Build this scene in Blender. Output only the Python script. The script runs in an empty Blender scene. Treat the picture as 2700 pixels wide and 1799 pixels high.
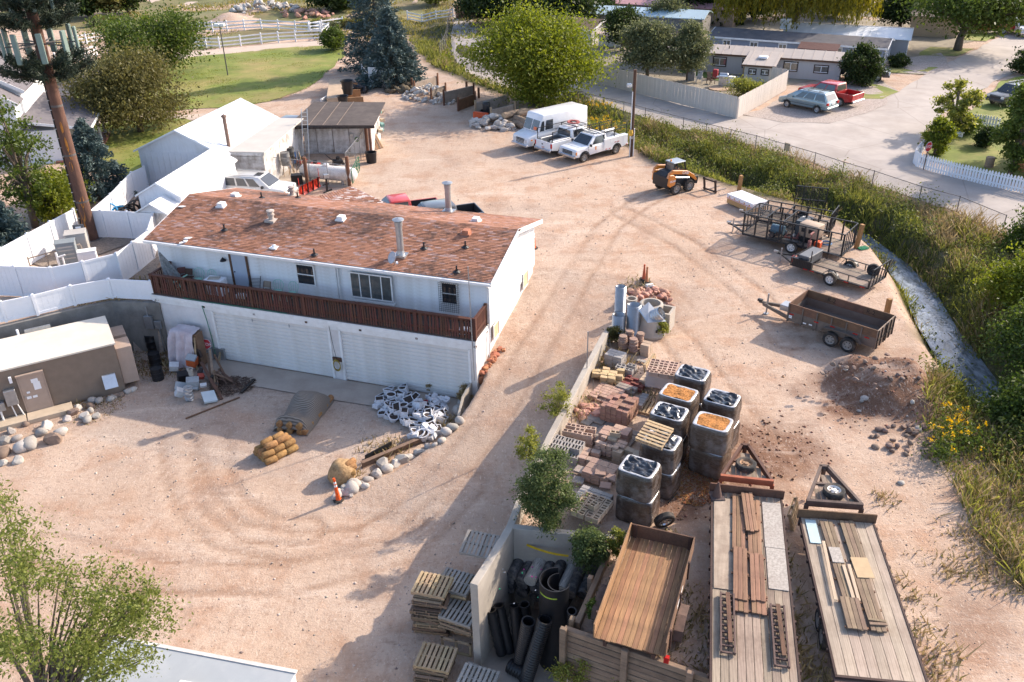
import bpy, bmesh, math, random
import numpy as np
from mathutils import Vector, Matrix, noise as mnoise
random.seed(7); RS=np.random.RandomState(11)
scene=bpy.context.scene; COL=scene.collection
R=math.radians; PI=math.pi
# ------------------------------------------------------------------ camera, sky, sun, exposure
CF,CP,CR,CH=2299.0,0.505207,-0.0164775,20.5
fw=np.array([0,math.cos(CP),-math.sin(CP)]); u0=np.array([0,math.sin(CP),math.cos(CP)]); r0=np.array([1.,0,0])
rt=math.cos(CR)*r0+math.sin(CR)*u0; up=-math.sin(CR)*r0+math.cos(CR)*u0
cd=bpy.data.cameras.new('camera'); cam=bpy.data.objects.new('camera',cd); COL.objects.link(cam)
cam.matrix_world=Matrix([[rt[i],up[i],-fw[i],(0,0,CH)[i]] for i in range(3)]+[[0,0,0,1]])
cd.sensor_width=36; cd.lens=36*CF/2700; cd.clip_start=.5; cd.clip_end=2000
scene.camera=cam
scene.view_settings.view_transform='Standard'; scene.view_settings.look='None'; scene.view_settings.gamma=1; scene.view_settings.use_curve_mapping=False
scene.view_settings.exposure=1.36
SUNV=Vector((0.863*math.cos(R(31)),0.505*math.cos(R(31)),math.sin(R(31)))).normalized()
w=bpy.data.worlds.new('World'); scene.world=w; w.use_nodes=True
nt=w.node_tree; bg=nt.nodes['Background']; sk=nt.nodes.new('ShaderNodeTexSky'); sk.sky_type='NISHITA'; sk.sun_disc=False
sk.sun_elevation=R(31); sk.sun_rotation=math.atan2(0.863,0.505); sk.dust_density=7.5; sk.ozone_density=.4; sk.air_density=.85; sk.altitude=1800
nt.links.new(sk.outputs[0],bg.inputs[0]); bg.inputs[1].default_value=0.15
sl=bpy.data.lights.new('sun','SUN'); sl.energy=2.6; sl.angle=R(.55); sl.color=(1,.87,.73)
so=bpy.data.objects.new('sun',sl); COL.objects.link(so); so.rotation_euler=SUNV.to_track_quat('Z','Y').to_euler()
try:
    scene.cycles.use_denoising=True; scene.cycles.max_bounces=6; scene.cycles.diffuse_bounces=3; scene.cycles.transparent_max_bounces=12
except Exception: pass

def G(px,py,z=0.):
    """photo pixel -> the place in the world at height z"""
    d=fw+(px-1350)/CF*rt-(py-899.5)/CF*up; t=(z-CH)/d[2]
    return Vector((d[0]*t,d[1]*t,z))
def D(x,y,z=0.): return G(x*1.1475,y*1.1475,z)
def PX(p):
    d=np.array([p[0],p[1],p[2]-CH]); zz=d@fw
    return 1350+CF*(d@rt)/zz, 899.5-CF*(d@up)/zz
def HT(base,py):
    """height above z=0 of the point over base that shows in row py"""
    lo,hi=-6.,60.
    for _ in range(50):
        m=(lo+hi)/2
        if PX((base[0],base[1],m))[1]>py: lo=m
        else: hi=m
    return lo
def ang(a,b): return math.atan2(b[1]-a[1],b[0]-a[0])
def V(*a): return Vector(a)
# ------------------------------------------------------------------ materials
MATS={}
def _n(nt,t,**k):
    n=nt.nodes.new(t)
    for a,b in k.items():
        if a in n.inputs: n.inputs[a].default_value=b
        else: setattr(n,a,b)
    return n
def mat(name,col,rough=.7,var=.18,scale=3.,metal=0.,bump=0.,bs=None,rnd=0.,dirt=None,da=.5,ds=.8,alpha=1.,spec=.4,stretch=None,island=0.,coat=0.,emit=None):
    if name in MATS: return MATS[name]
    m=bpy.data.materials.new(name); m.use_nodes=True; nt=m.node_tree; b=nt.nodes['Principled BSDF']; L=nt.links.new
    tc=_n(nt,'ShaderNodeTexCoord'); src=tc.outputs['Object']
    if stretch:
        mp=_n(nt,'ShaderNodeMapping'); mp.inputs['Scale'].default_value=stretch; L(src,mp.inputs[0]); src=mp.outputs[0]
    nz=_n(nt,'ShaderNodeTexNoise',Scale=scale,Detail=6.,Roughness=.65); L(src,nz.inputs['Vector'])
    rp=_n(nt,'ShaderNodeValToRGB'); e=rp.color_ramp.elements
    e[0].position=.28; e[1].position=.72
    e[0].color=(*[c*(1-var) for c in col],1); e[1].color=(*[min(1,c*(1+var)) for c in col],1)
    L(nz.outputs['Fac'],rp.inputs[0]); out=rp.outputs[0]
    if dirt:
        n2=_n(nt,'ShaderNodeTexNoise',Scale=ds,Detail=8.,Roughness=.7); L(tc.outputs['Object'],n2.inputs['Vector'])
        r2=_n(nt,'ShaderNodeMapRange'); r2.inputs[1].default_value=.45; r2.inputs[2].default_value=.68; r2.inputs[3].default_value=0; r2.inputs[4].default_value=da
        L(n2.outputs['Fac'],r2.inputs[0])
        mx=_n(nt,'ShaderNodeMix',data_type='RGBA'); L(r2.outputs[0],mx.inputs[0]); L(out,mx.inputs[6]); mx.inputs[7].default_value=(*dirt,1); out=mx.outputs[2]
    if rnd or island:
        if island: rr=_n(nt,'ShaderNodeNewGeometry').outputs['Random Per Island']; amt=island
        else: rr=_n(nt,'ShaderNodeObjectInfo').outputs['Random']; amt=rnd
        r3=_n(nt,'ShaderNodeMapRange'); r3.inputs[3].default_value=1-amt; r3.inputs[4].default_value=1+amt; L(rr,r3.inputs[0])
        hs=_n(nt,'ShaderNodeHueSaturation'); L(r3.outputs[0],hs.inputs['Value']); L(out,hs.inputs['Color']); out=hs.outputs[0]
        r4=_n(nt,'ShaderNodeMapRange'); r4.inputs[3].default_value=.5-amt*.06; r4.inputs[4].default_value=.5+amt*.06
        wn=_n(nt,'ShaderNodeMath',operation='FRACT'); ml=_n(nt,'ShaderNodeMath',operation='MULTIPLY'); ml.inputs[1].default_value=17.3; L(rr,ml.inputs[0]); L(ml.outputs[0],wn.inputs[0]); L(wn.outputs[0],r4.inputs[0]); L(r4.outputs[0],hs.inputs['Hue'])
    L(out,b.inputs['Base Color'])
    b.inputs['Roughness'].default_value=rough; b.inputs['Metallic'].default_value=metal; b.inputs['Specular IOR Level'].default_value=spec
    if coat: b.inputs['Coat Weight'].default_value=coat; b.inputs['Coat Roughness'].default_value=.08
    if alpha<1: b.inputs['Alpha'].default_value=alpha
    if emit: b.inputs['Emission Color'].default_value=(*emit,1); b.inputs['Emission Strength'].default_value=1
    if bump:
        bn=_n(nt,'ShaderNodeTexNoise',Scale=bs or scale*4,Detail=4.); L(src,bn.inputs['Vector'])
        bp=_n(nt,'ShaderNodeBump',Strength=bump,Distance=.02); L(bn.outputs['Fac'],bp.inputs['Height']); L(bp.outputs[0],b.inputs['Normal'])
    MATS[name]=m; return m
def leafmat(name,c1,c2,trans=.35):
    if name in MATS: return MATS[name]
    m=bpy.data.materials.new(name); m.use_nodes=True; nt=m.node_tree; L=nt.links.new; nt.nodes.remove(nt.nodes['Principled BSDF'])
    o=nt.nodes['Material Output']; g=_n(nt,'ShaderNodeNewGeometry'); tc=_n(nt,'ShaderNodeTexCoord')
    nz=_n(nt,'ShaderNodeTexNoise',Scale=.55,Detail=3.); L(tc.outputs['Object'],nz.inputs['Vector'])
    ad=_n(nt,'ShaderNodeMath',operation='ADD'); L(g.outputs['Random Per Island'],ad.inputs[0]); L(nz.outputs['Fac'],ad.inputs[1])
    mr=_n(nt,'ShaderNodeMapRange'); mr.inputs[1].default_value=.35; mr.inputs[2].default_value=1.15; L(ad.outputs[0],mr.inputs[0])
    mx=_n(nt,'ShaderNodeMix',data_type='RGBA'); L(mr.outputs[0],mx.inputs[0]); mx.inputs[6].default_value=(*c1,1); mx.inputs[7].default_value=(*c2,1)
    d=_n(nt,'ShaderNodeBsdfPrincipled'); d.inputs['Roughness'].default_value=.55; d.inputs['Specular IOR Level'].default_value=.25; L(mx.outputs[2],d.inputs['Base Color'])
    t=_n(nt,'ShaderNodeBsdfTranslucent'); hs=_n(nt,'ShaderNodeHueSaturation',Value=1.5,Saturation=1.1); L(mx.outputs[2],hs.inputs['Color']); L(hs.outputs[0],t.inputs[0])
    ms=_n(nt,'ShaderNodeMixShader'); ms.inputs[0].default_value=trans; L(d.outputs[0],ms.inputs[1]); L(t.outputs[0],ms.inputs[2]); L(ms.outputs[0],o.inputs[0])
    MATS[name]=m; return m
# ------------------------------------------------------------------ mesh builder
def rotm(rx=0,ry=0,rz=0): return Matrix.Rotation(rz,3,'Z')@Matrix.Rotation(ry,3,'Y')@Matrix.Rotation(rx,3,'X')
SPLIT=set('leg rail post slat plank timber louvre stake conduit cabinet_door reflector_strip reflector_tape decal shutter divider printed_mark bearer batten column gate_bar downspout crossbar marker_lamp'.split())
U=random.uniform; RR=random.random
BOXF=((0,3,2,1),(4,5,6,7),(0,1,5,4),(1,2,6,5),(2,3,7,6),(3,0,4,7))
class MB:
    def __init__(s): s.v=[]; s.f=[]; s.mi=[]; s.m=0; s.ch=[]
    def add(s,vs,fs):
        o=len(s.v); s.ch.append((o,len(s.f))); s.v.extend([tuple(v) for v in vs]); s.f.extend([tuple(i+o for i in f) for f in fs]); s.mi.extend([s.m]*len(fs)); return s
    def box(s,x0,y0,z0,x1,y1,z1):
        return s.add([(x0,y0,z0),(x1,y0,z0),(x1,y1,z0),(x0,y1,z0),(x0,y0,z1),(x1,y0,z1),(x1,y1,z1),(x0,y1,z1)],BOXF)
    def bx(s,c,d,r=(0,0,0)):
        M=rotm(*r); c=Vector(c); h=[q/2 for q in d]
        return s.add([c+M@Vector((a*h[0],b*h[1],e*h[2])) for a,b,e in ((-1,-1,-1),(1,-1,-1),(1,1,-1),(-1,1,-1),(-1,-1,1),(1,-1,1),(1,1,1),(-1,1,1))],BOXF)
    def bar(s,a,b,w,h=None,roll=0):
        a=Vector(a); b=Vector(b); h=h or w; d=b-a; L=d.length
        if L<1e-6: return s
        d/=L; x=d.cross(Vector((0,0,1)))
        if x.length<1e-3: x=Vector((1,0,0))
        x.normalize(); y=x.cross(d)
        if roll: q=Matrix.Rotation(roll,3,d); x=q@x; y=q@y
        vs=[p+x*(i*w/2)+y*(j*h/2) for p in (a,b) for i,j in ((-1,-1),(1,-1),(1,1),(-1,1))]
        return s.add(vs,((0,1,2,3),(7,6,5,4),(0,4,5,1),(1,5,6,2),(2,6,7,3),(3,7,4,0)))
    def cyl(s,a,b,r0,r1=None,n=10,cap=True):
        r1=r0 if r1 is None else r1; return s.tube([a,b],[r0,r1],n,cap)
    def tube(s,pts,r,n=8,cap=True):
        pts=[Vector(p) for p in pts]
        if not isinstance(r,(list,tuple)): r=[r]*len(pts)
        vs=[]; x=None
        for i,p in enumerate(pts):
            d=(pts[min(i+1,len(pts)-1)]-pts[max(i-1,0)]).normalized()
            if x is None: x=d.cross(Vector((0,0,1)) if abs(d.z)<.95 else Vector((1,0,0)))
            else: x=x-d*x.dot(d)
            x.normalize(); y=d.cross(x)
            vs+=[p+(x*math.cos(2*PI*k/n)+y*math.sin(2*PI*k/n))*r[i] for k in range(n)]
        fs=[(i*n+k,i*n+(k+1)%n,(i+1)*n+(k+1)%n,(i+1)*n+k) for i in range(len(pts)-1) for k in range(n)]
        if cap: fs+=[tuple(range(n-1,-1,-1)),tuple(range((len(pts)-1)*n,len(pts)*n))]
        return s.add(vs,fs)
    def lathe(s,prof,n=16,c=(0,0,0),ax='z',cap=False):
        vs=[]; c=Vector(c)
        for r,h in prof:
            for k in range(n):
                a=2*PI*k/n; q=(r*math.cos(a),r*math.sin(a),h)
                if ax=='x': q=(q[2],q[0],q[1])
                if ax=='y': q=(q[1],q[2],q[0])
                vs.append(c+Vector(q))
        fs=[(i*n+k,i*n+(k+1)%n,(i+1)*n+(k+1)%n,(i+1)*n+k) for i in range(len(prof)-1) for k in range(n)]
        if cap: fs+=[tuple(range(n-1,-1,-1)),tuple(range((len(prof)-1)*n,len(prof)*n))]
        return s.add(vs,fs)
    def prism(s,poly,z0,z1,ax='z'):
        n=len(poly); f={'z':lambda a,b,h:(a,b,h),'y':lambda a,b,h:(a,h,b),'x':lambda a,b,h:(h,a,b)}[ax]
        vs=[f(a,b,z0) for a,b in poly]+[f(a,b,z1) for a,b in poly]
        return s.add(vs,[tuple(range(n-1,-1,-1)),tuple(range(n,2*n))]+[(i,(i+1)%n,(i+1)%n+n,i+n) for i in range(n)])
    def face(s,*p): return s.add(p,[tuple(range(len(p)))])
    def data(s,name,mats,smooth=False,bevel=0,seg=1,merge=False):
        me=bpy.data.meshes.new(name); me.from_pydata(s.v,[],s.f)
        for m in (mats if isinstance(mats,(list,tuple)) else [mats]): me.materials.append(m)
        if max(s.mi or [0])>0: me.polygons.foreach_set('material_index',s.mi)
        bm=bmesh.new(); bm.from_mesh(me)
        if merge: bmesh.ops.remove_doubles(bm,verts=bm.verts,dist=.0005)
        bmesh.ops.recalc_face_normals(bm,faces=bm.faces)
        if bevel: bmesh.ops.bevel(bm,geom=list(bm.edges),offset=bevel,segments=seg,affect='EDGES',profile=.5,clamp_overlap=True)
        bm.to_mesh(me); bm.free()
        if smooth:
            me.polygons.foreach_set('use_smooth',[True]*len(me.polygons))
            if smooth is not True: me.set_sharp_from_angle(angle=R(smooth))
        return me
    def build(s,name,mats,parent=None,loc=(0,0,0),rz=0,**k):
        if parent is not None and name in SPLIT and len(s.ch)>1:   # each piece an object of its own
            for i,(a,f) in enumerate(s.ch):
                q=MB(); b=s.ch[i+1] if i+1<len(s.ch) else (len(s.v),len(s.f)); q.v=s.v[a:b[0]]; q.f=[tuple(j-a for j in g) for g in s.f[f:b[1]]]; q.mi=s.mi[f:b[1]]; o=link(name,q.data(name,mats,**k),parent,loc,rz)
            return o
        return link(name,s.data(name,mats,**k),parent,loc,rz)
def link(name,me,parent=None,loc=(0,0,0),rz=0,rot=None):
    o=bpy.data.objects.new(name,me); COL.objects.link(o); o.location=loc
    o.rotation_euler=rot if rot is not None else (0,0,rz)
    if parent is not None: o.parent=parent
    return o
def npmesh(name,v,f,m,smooth=False,k=4):
    me=bpy.data.meshes.new(name); v=np.asarray(v,np.float32); f=np.asarray(f,np.int32)
    me.vertices.add(len(v)); me.vertices.foreach_set('co',v.ravel()); n=len(f)
    me.loops.add(n*k); me.loops.foreach_set('vertex_index',f.ravel()); me.polygons.add(n)
    me.polygons.foreach_set('loop_start',np.arange(0,n*k,k,dtype=np.int32)); me.polygons.foreach_set('loop_total',np.full(n,k,np.int32))
    if smooth: me.polygons.foreach_set('use_smooth',np.ones(n,bool))
    me.materials.append(m); me.update(calc_edges=True); return me
def tag(o,label=None,cat=None,group=None,kind=None):
    if label: o['label']=label
    if cat: o['category']=cat
    if group: o['group']=group
    if kind: o['kind']=kind
    return o
def thing(name,label,cat,loc=(0,0,0),rz=0,group=None,rot=None):
    o=bpy.data.objects.new(name,None); COL.objects.link(o); o.location=loc; o.rotation_euler=rot or (0,0,rz); o.empty_display_size=.2
    return tag(o,label,cat,group)
def copytree(o,loc,rz=0,label=None,parent=None,rot=None):
    c=o.copy(); COL.objects.link(c)
    if parent is None:
        c.location=loc; c.rotation_euler=rot or (0,0,rz)
        if label: c['label']=label
    else: c.parent=parent
    for ch in o.children: copytree(ch,None,parent=c)
    return c
def inpoly(x,y,poly):
    x=np.asarray(x,float); y=np.asarray(y,float); r=np.zeros(x.shape,bool); n=len(poly)
    for i in range(n):
        x1,y1=poly[i][:2]; x2,y2=poly[(i+1)%n][:2]
        c=((y1>y)!=(y2>y))&(x<(x2-x1)*(y-y1)/((y2-y1) or 1e-9)+x1); r^=c
    return r
def pdist(x,y,pl):
    """distance to a polyline, and position along it 0..n-1"""
    best=np.full(np.shape(x),1e9); tt=np.zeros(np.shape(x))
    for i in range(len(pl)-1):
        ax,ay=pl[i][:2]; bx,by=pl[i+1][:2]; dx,dy=bx-ax,by-ay
        t=np.clip(((x-ax)*dx+(y-ay)*dy)/(dx*dx+dy*dy),0,1); d=np.hypot(x-ax-t*dx,y-ay-t*dy)
        k=d<best; best=np.where(k,d,best); tt=np.where(k,i+t,tt)
    return best,tt
def vnoise(x,y,s,seed=0):
    """smooth value noise on arrays, -1..1"""
    x=np.asarray(x,float)*s+seed*17.3; y=np.asarray(y,float)*s+seed*9.1
    xi=np.floor(x).astype(np.int64); yi=np.floor(y).astype(np.int64); fx=x-xi; fy=y-yi; fx=fx*fx*(3-2*fx); fy=fy*fy*(3-2*fy)
    def h(a,b):
        n=(a*374761393+b*668265263+seed*1442695)&0xffffffff; n=((n^(n>>13))*1274126177)&0xffffffff; return ((n^(n>>16))&0xffff)/32767.5-1
    return (h(xi,yi)*(1-fx)+h(xi+1,yi)*fx)*(1-fy)+(h(xi,yi+1)*(1-fx)+h(xi+1,yi+1)*fx)*fy
def fbm(x,y,s,o=4,seed=0):
    r=0;a=1;t=0
    for i in range(o): r=r+a*vnoise(x,y,s*2**i,seed+i); t+=a; a*=.55
    return r/t
def sstep(a,b,x): t=np.clip((x-a)/(b-a),0,1); return t*t*(3-2*t)
# ------------------------------------------------------------------ terrain
YAW=-0.322211; HO=Vector((-19.626,43.615,0)); EX=Vector((math.cos(YAW),math.sin(YAW),0)); EY=Vector((-math.sin(YAW),math.cos(YAW),0))
def HL(x,y,z=0): return HO+EX*x+EY*y+Vector((0,0,z))          # house frame -> world
def hl(*p): return tuple(HL(*p)[:2])
PADZ=-3.0
LOWER=[(-90,34),(-35,34.2),(-26.13,39.54),(-23.15,41.44),(-21.45,42.29),(-18.97,41.97),hl(1.3,-.6),hl(19.1,-.6),hl(19.1,9.4),hl(26,9.4),(4.75,37.2),(4.45,36.6),(1.32,28.0),(-.1,23.2),(.05,22.9),(3.1,22.42),(1.6,18.95),(5.85,16.9),(12.3,13.7),(20,5),(-90,5)]
WALLLINE=[(7.0,43.5),(4.55,36.75),(1.42,28.06),(-.12,23.0)]
PADEDGE=None
CREEK=[G(*q,-1.3) for q in ((2900,1230),(2665,1120),(2545,965),(2468,850),(2428,770),(2368,695),(2275,622),(2130,560),(1980,518),(1860,480),(1765,440),(1690,398),(1500,305),(1350,255),(1215,195),(1130,110),(1080,40))]
def drivez(x,y):
    ly=(x-HO.x)*EY.x+(y-HO.y)*EY.y
    q=-0.2-0.152*(7.6-ly); s=.35
    q=np.minimum(q,0)-0; return np.maximum(q,PADZ)+np.where(q<PADZ,0,0)
# the pad in front of the garage is lower than the drive, inside the line of boulders
def hz(x,y):
    x=np.asarray(x,float); y=np.asarray(y,float)
    ly=(x-HO.x)*EY.x+(y-HO.y)*EY.y; lx=(x-HO.x)*EX.x+(y-HO.y)*EX.y
    low=inpoly(x,y,LOWER); dz=drivez(x,y)
    # pad
    bd=np.interp(ly,[-11.5,-10,-8,-6,-4.5,-3,-1.3],[15.0,15.6,17.6,18.6,19.0,19.15,19.2])
    padw=1-sstep(0,.5,lx-bd)
    zl=np.where(ly<-.9,dz*(1-padw)+PADZ*padw,dz)
    z=np.where(low,zl,0.)
    # north of the wall the drive runs into the yard
    d,t=pdist(x,y,WALLLINE); wid=np.interp(ly,[1.3,3.,9],[.06,4.,9.])
    z=np.where(~low&(ly>1.2)&(lx>19),dz*(1-sstep(0,1,d/wid)),z)
    # creek
    d,t=pdist(x,y,CREEK); half=np.interp(t,[0,4,6,7,12,16],[.95,.75,.55,.45,.45,.5]); dep=np.interp(t,[0,6,9,11,16],[-1.85,-1.75,-1.4,-.55,-.45])
    bank=np.interp(t,[0,3,6,16],[1.9,1.7,1.6,1.8])
    k=1-sstep(half*.7,half+bank,d)
    z=z+dep*k
    z=z+.35*sstep(2,9,d)*(x>CREEK_E(y))*1.0
    # soil mound and ridge
    for (mx,my,h,rx,ry,a) in MOUNDS:
        c,s=math.cos(a),math.sin(a); u=((x-mx)*c+(y-my)*s)/rx; v=(-(x-mx)*s+(y-my)*c)/ry
        rr=np.sqrt(u*u+v*v)+.18*fbm(x,y,.9,3,5); z=z+h*(1-sstep(.1,1.,rr))
    z=z+.035*fbm(x,y,.35,4,2)+.018*fbm(x,y,2.1,3,8)
    far=sstep(105,150,y); z=z+far*1.0*fbm(x,y,.05,3,3)
    return z
def CREEK_E(y):
    ys=[c[1] for c in CREEK]; xs=[c[0] for c in CREEK]; o=np.argsort(ys); return np.interp(y,np.array(ys)[o],np.array(xs)[o])
MOUNDS=[(*G(2335,1035)[:2],1.15,2.4,3.1,.6),(*G(2250,975)[:2],.4,1.9,1.4,.3),(*G(2390,1010)[:2],.5,1.2,1.6,.2),(*G(612,60)[:2],1.2,4,3,0),(*G(2130,870)[:2],.25,1.8,.7,-.5),(*G(1280,118)[:2],.4,2,2,0)]
def T(px,py,dz=0.):
    """photo pixel -> the place on the terrain"""
    d=np.array(fw+(px-1350)/CF*rt-(py-899.5)/CF*up); d/=np.linalg.norm(d)
    t0=(CH-2.2)/-d[2]; ts=np.linspace(t0*.9,(CH+3.6)/-d[2],500)
    zz=CH+ts*d[2]-hz(ts*d[0],ts*d[1]); i=int(np.argmax(zz<0)) or len(ts)-1
    a,b=ts[i-1],ts[i]; za,zb=zz[i-1],zz[i]; t=a+(b-a)*za/(za-zb) if za!=zb else b
    return Vector((d[0]*t,d[1]*t,CH+t*d[2]+dz))
def TZ(x,y): return float(hz(np.array([x]),np.array([y]))[0])
def sub(a,b,ds):
    v=[]; x=a
    while x<b-1e-6: v.append(x); x+=ds(x)
    return np.array(v+[b])
xs=sub(-150,150,lambda x:.2 if -13<x<22 else (.3 if -30<x<32 else min(6,.3+.06*(abs(x)-30))))
ys=sub(6,330,lambda y:.2 if y<52 else min(9,.2+.022*(y-52)))
gx,gy=np.meshgrid(xs,ys); gz=hz(gx,gy)
ID=np.arange(gx.size).reshape(gx.shape)
qf=np.stack([ID[:-1,:-1],ID[:-1,1:],ID[1:,1:],ID[1:,:-1]],-1).reshape(-1,4)
# zones of bare soil kinds (what the ground is made of), kept as point attributes
def zone_soil(x,y):   # redder loose soil
    v=np.zeros(x.shape)
    for px,py,r,a in ((2010,1200,3.4,1),(1900,1260,2.2,.8),(2120,1220,1.6,.6),(2320,1040,4.2,1.25),(1790,1340,1.2,1.),(2560,1640,2,.55),(1700,870,1.4,.6)):
        c=G(px,py); v=np.maximum(v,a*(1-sstep(.3,1,np.hypot(x-c.x,y-c.y)/r+.35*fbm(x,y,.8,3,4))))
    return v
def tracks(x,y):
    """wheel tracks pressed in the dirt"""
    v=np.zeros(x.shape)
    for pl in TRK:
        d,t=pdist(x,y,pl)
        v=np.maximum(v,np.maximum(1-np.abs(d-.78)/.26,0)*(.75+.5*fbm(x,y,.4,2,9)))
    return v
TRK=[[T(*q) for q in pl] for pl in (
 [(470,1120),(480,1230),(520,1330),(600,1410),(760,1440),(950,1430),(1120,1330),(1290,1120),(1400,930),(1480,800),(1540,700)],
 [(560,1140),(555,1240),(590,1330),(680,1395),(800,1400)],
 [(100,1440),(400,1520),(760,1530),(1050,1450),(1230,1280)],
 [(1540,700),(1600,600),(1680,540),(1760,500)],[(1720,830),(1850,980),(1960,1120),(2060,1230)],[(1640,560),(1800,640),(1990,780),(2080,900)])]
so_=zone_soil(gx,gy); tr=tracks(gx,gy)
ly=(gx-HO.x)*EY.x+(gy-HO.y)*EY.y; lx=(gx-HO.x)*EX.x+(gy-HO.y)*EX.y
grav=np.clip((gz<-2.6)*(ly>-9.5)*.9*(lx<17)+ (lx>19)*(lx<22.5)*(ly>-10)*(ly<8)*.6+.5*(fbm(gx,gy,.12,3,6)>.12)*(ly>8),0,1)*(.6+.4*fbm(gx,gy,.5,3,12))
dcr,tcr=pdist(gx,gy,CREEK); lush=1-sstep(0,1.6,dcr+1.2*fbm(gx,gy,.3,3,7)-np.where(gx<CREEK_E(gy),np.interp(tcr,[0,1,1.8,3,6,7.5,10,16],[3.6,2.6,1.,.6,.8,1.8,2.,3.5]),3.8))
gz=gz-.05*np.clip(tr,0,1)*(gx>-40)
gm=npmesh('ground',np.stack([gx,gy,gz],-1).reshape(-1,3),qf,None if False else mat('tmp',(.4,.3,.2)),True)
def attr(me,n,a):
    at=me.attributes.new(n,'FLOAT','POINT'); at.data.foreach_set('value',np.asarray(a,np.float32).ravel())
attr(gm,'soil',so_); attr(gm,'track',tr); attr(gm,'gravel',np.clip(grav,0,1)); attr(gm,'lush',lush)
def groundmat():
    m=bpy.data.materials.new('dirt'); m.use_nodes=True; nt=m.node_tree; b=nt.nodes['Principled BSDF']; L=nt.links.new
    tc=_n(nt,'ShaderNodeTexCoord').outputs['Object']
    def noise(s,det=6.,ro=.65,sc=None):
        n=_n(nt,'ShaderNodeTexNoise',Scale=s,Detail=det,Roughness=ro); v=tc
        if sc: mp=_n(nt,'ShaderNodeMapping'); mp.inputs['Scale'].default_value=sc; L(tc,mp.inputs[0]); v=mp.outputs[0]
        L(v,n.inputs['Vector']); return n.outputs['Fac']
    def mr(v,a,b_,c=0.,d=1.):
        r=_n(nt,'ShaderNodeMapRange'); L(v,r.inputs[0]); r.inputs[1].default_value=a; r.inputs[2].default_value=b_; r.inputs[3].default_value=c; r.inputs[4].default_value=d; return r.outputs[0]
    def mix(f,a,c):
        x=_n(nt,'ShaderNodeMix',data_type='RGBA')
        if isinstance(f,float): x.inputs[0].default_value=f
        else: L(f,x.inputs[0])
        for i,q in ((6,a),(7,c)):
            if isinstance(q,tuple): x.inputs[i].default_value=(*q,1)
            else: L(q,x.inputs[i])
        return x.outputs[2]
    def mul(a,c):
        x=_n(nt,'ShaderNodeMath',operation='MULTIPLY'); 
        for i,q in ((0,a),(1,c)):
            if isinstance(q,float): x.inputs[i].default_value=q
            else: L(q,x.inputs[i])
        return x.outputs[0]
    def at(n): return _n(nt,'ShaderNodeAttribute',attribute_name=n).outputs['Fac']
    c=mix(mr(noise(.16),.35,.65),(.462,.330,.240),(.548,.412,.315))
    c=mix(mr(noise(.55,8.,.62),.48,.66,0,.85),c,(.42,.255,.165))
    c=mix(mr(noise(.07,4.),.5,.68,0,.5),c,(.42,.33,.27))
    # scrape marks, drawn out along the way the plant drives
    c=mix(mr(noise(1.1,6.,.7,(2.6,.5,1)),.56,.72,0,.55),c,(.33,.21,.145))
    c=mix(mul(at('soil'),mr(noise(2.2,8.),.25,.5,.55,1.)),c,(.195,.105,.066))
    c=mix(mul(at('track'),mr(noise(2.5,7.,.7),.3,.6,.45,1.)),c,(.285,.168,.105))
    c=mix(mul(at('gravel'),.6),c,(.37,.315,.272))
    c=mix(mr(noise(.28,5.,.6),.57,.70,0,.5),c,(.30,.20,.145))
    c=mix(mr(noise(.5,7.,.7,(.35,1.7,1)),.55,.68,0,.45),c,(.66,.53,.43))
    c=mix(mr(noise(4.2,9.,.78),.53,.66,0,.62),c,(.27,.165,.11)); c=mix(mr(noise(7.,6.,.75,(1.5,.6,1)),.56,.66,0,.55),c,(.70,.58,.47)); c=mix(mr(noise(2.1,9.,.8,(.5,1.6,1)),.57,.66,0,.5),c,(.25,.155,.11))
    vo=_n(nt,'ShaderNodeTexVoronoi',Scale=13.); L(tc,vo.inputs['Vector'])
    vr=_n(nt,'ShaderNodeValToRGB'); e=vr.color_ramp.elements; e[0].color=(.16,.12,.10,1); e[1].color=(.62,.55,.50,1); L(vo.outputs['Color'],vr.inputs[0])
    st=mul(mr(vo.outputs['Distance'],.55,.2,0.,1.),mr(noise(1.3,4.),.42,.6,.08,.6))
    gsum=_n(nt,'ShaderNodeMath',operation='MAXIMUM'); gsum.inputs[1].default_value=.32; L(at('gravel'),gsum.inputs[0])
    c=mix(mul(st,gsum.outputs[0]),c,vr.outputs[0])
    vo2=_n(nt,'ShaderNodeTexVoronoi',Scale=34.); L(tc,vo2.inputs['Vector'])
    c=mix(mr(vo2.outputs['Distance'],.30,.05,0.,.38),c,(.17,.11,.08))
    c=mix(mul(at('lush'),mr(noise(.8,6.),.25,.5,.5,1.)),c,(.075,.075,.03))
    L(c,b.inputs['Base Color']); b.inputs['Roughness'].default_value=.95; b.inputs['Specular IOR Level'].default_value=.12
    n1=noise(3.5,10.,.75); n2=noise(14.,4.)
    ad=_n(nt,'ShaderNodeMath',operation='ADD'); L(n1,ad.inputs[0]); L(mul(n2,.35),ad.inputs[1])
    bp=_n(nt,'ShaderNodeBump',Strength=.5,Distance=.1); L(ad.outputs[0],bp.inputs['Height']); L(bp.outputs[0],b.inputs['Normal'])
    return m
gm.materials.clear(); gm.materials.append(groundmat())
tag(link('ground',gm),kind='structure')
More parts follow.
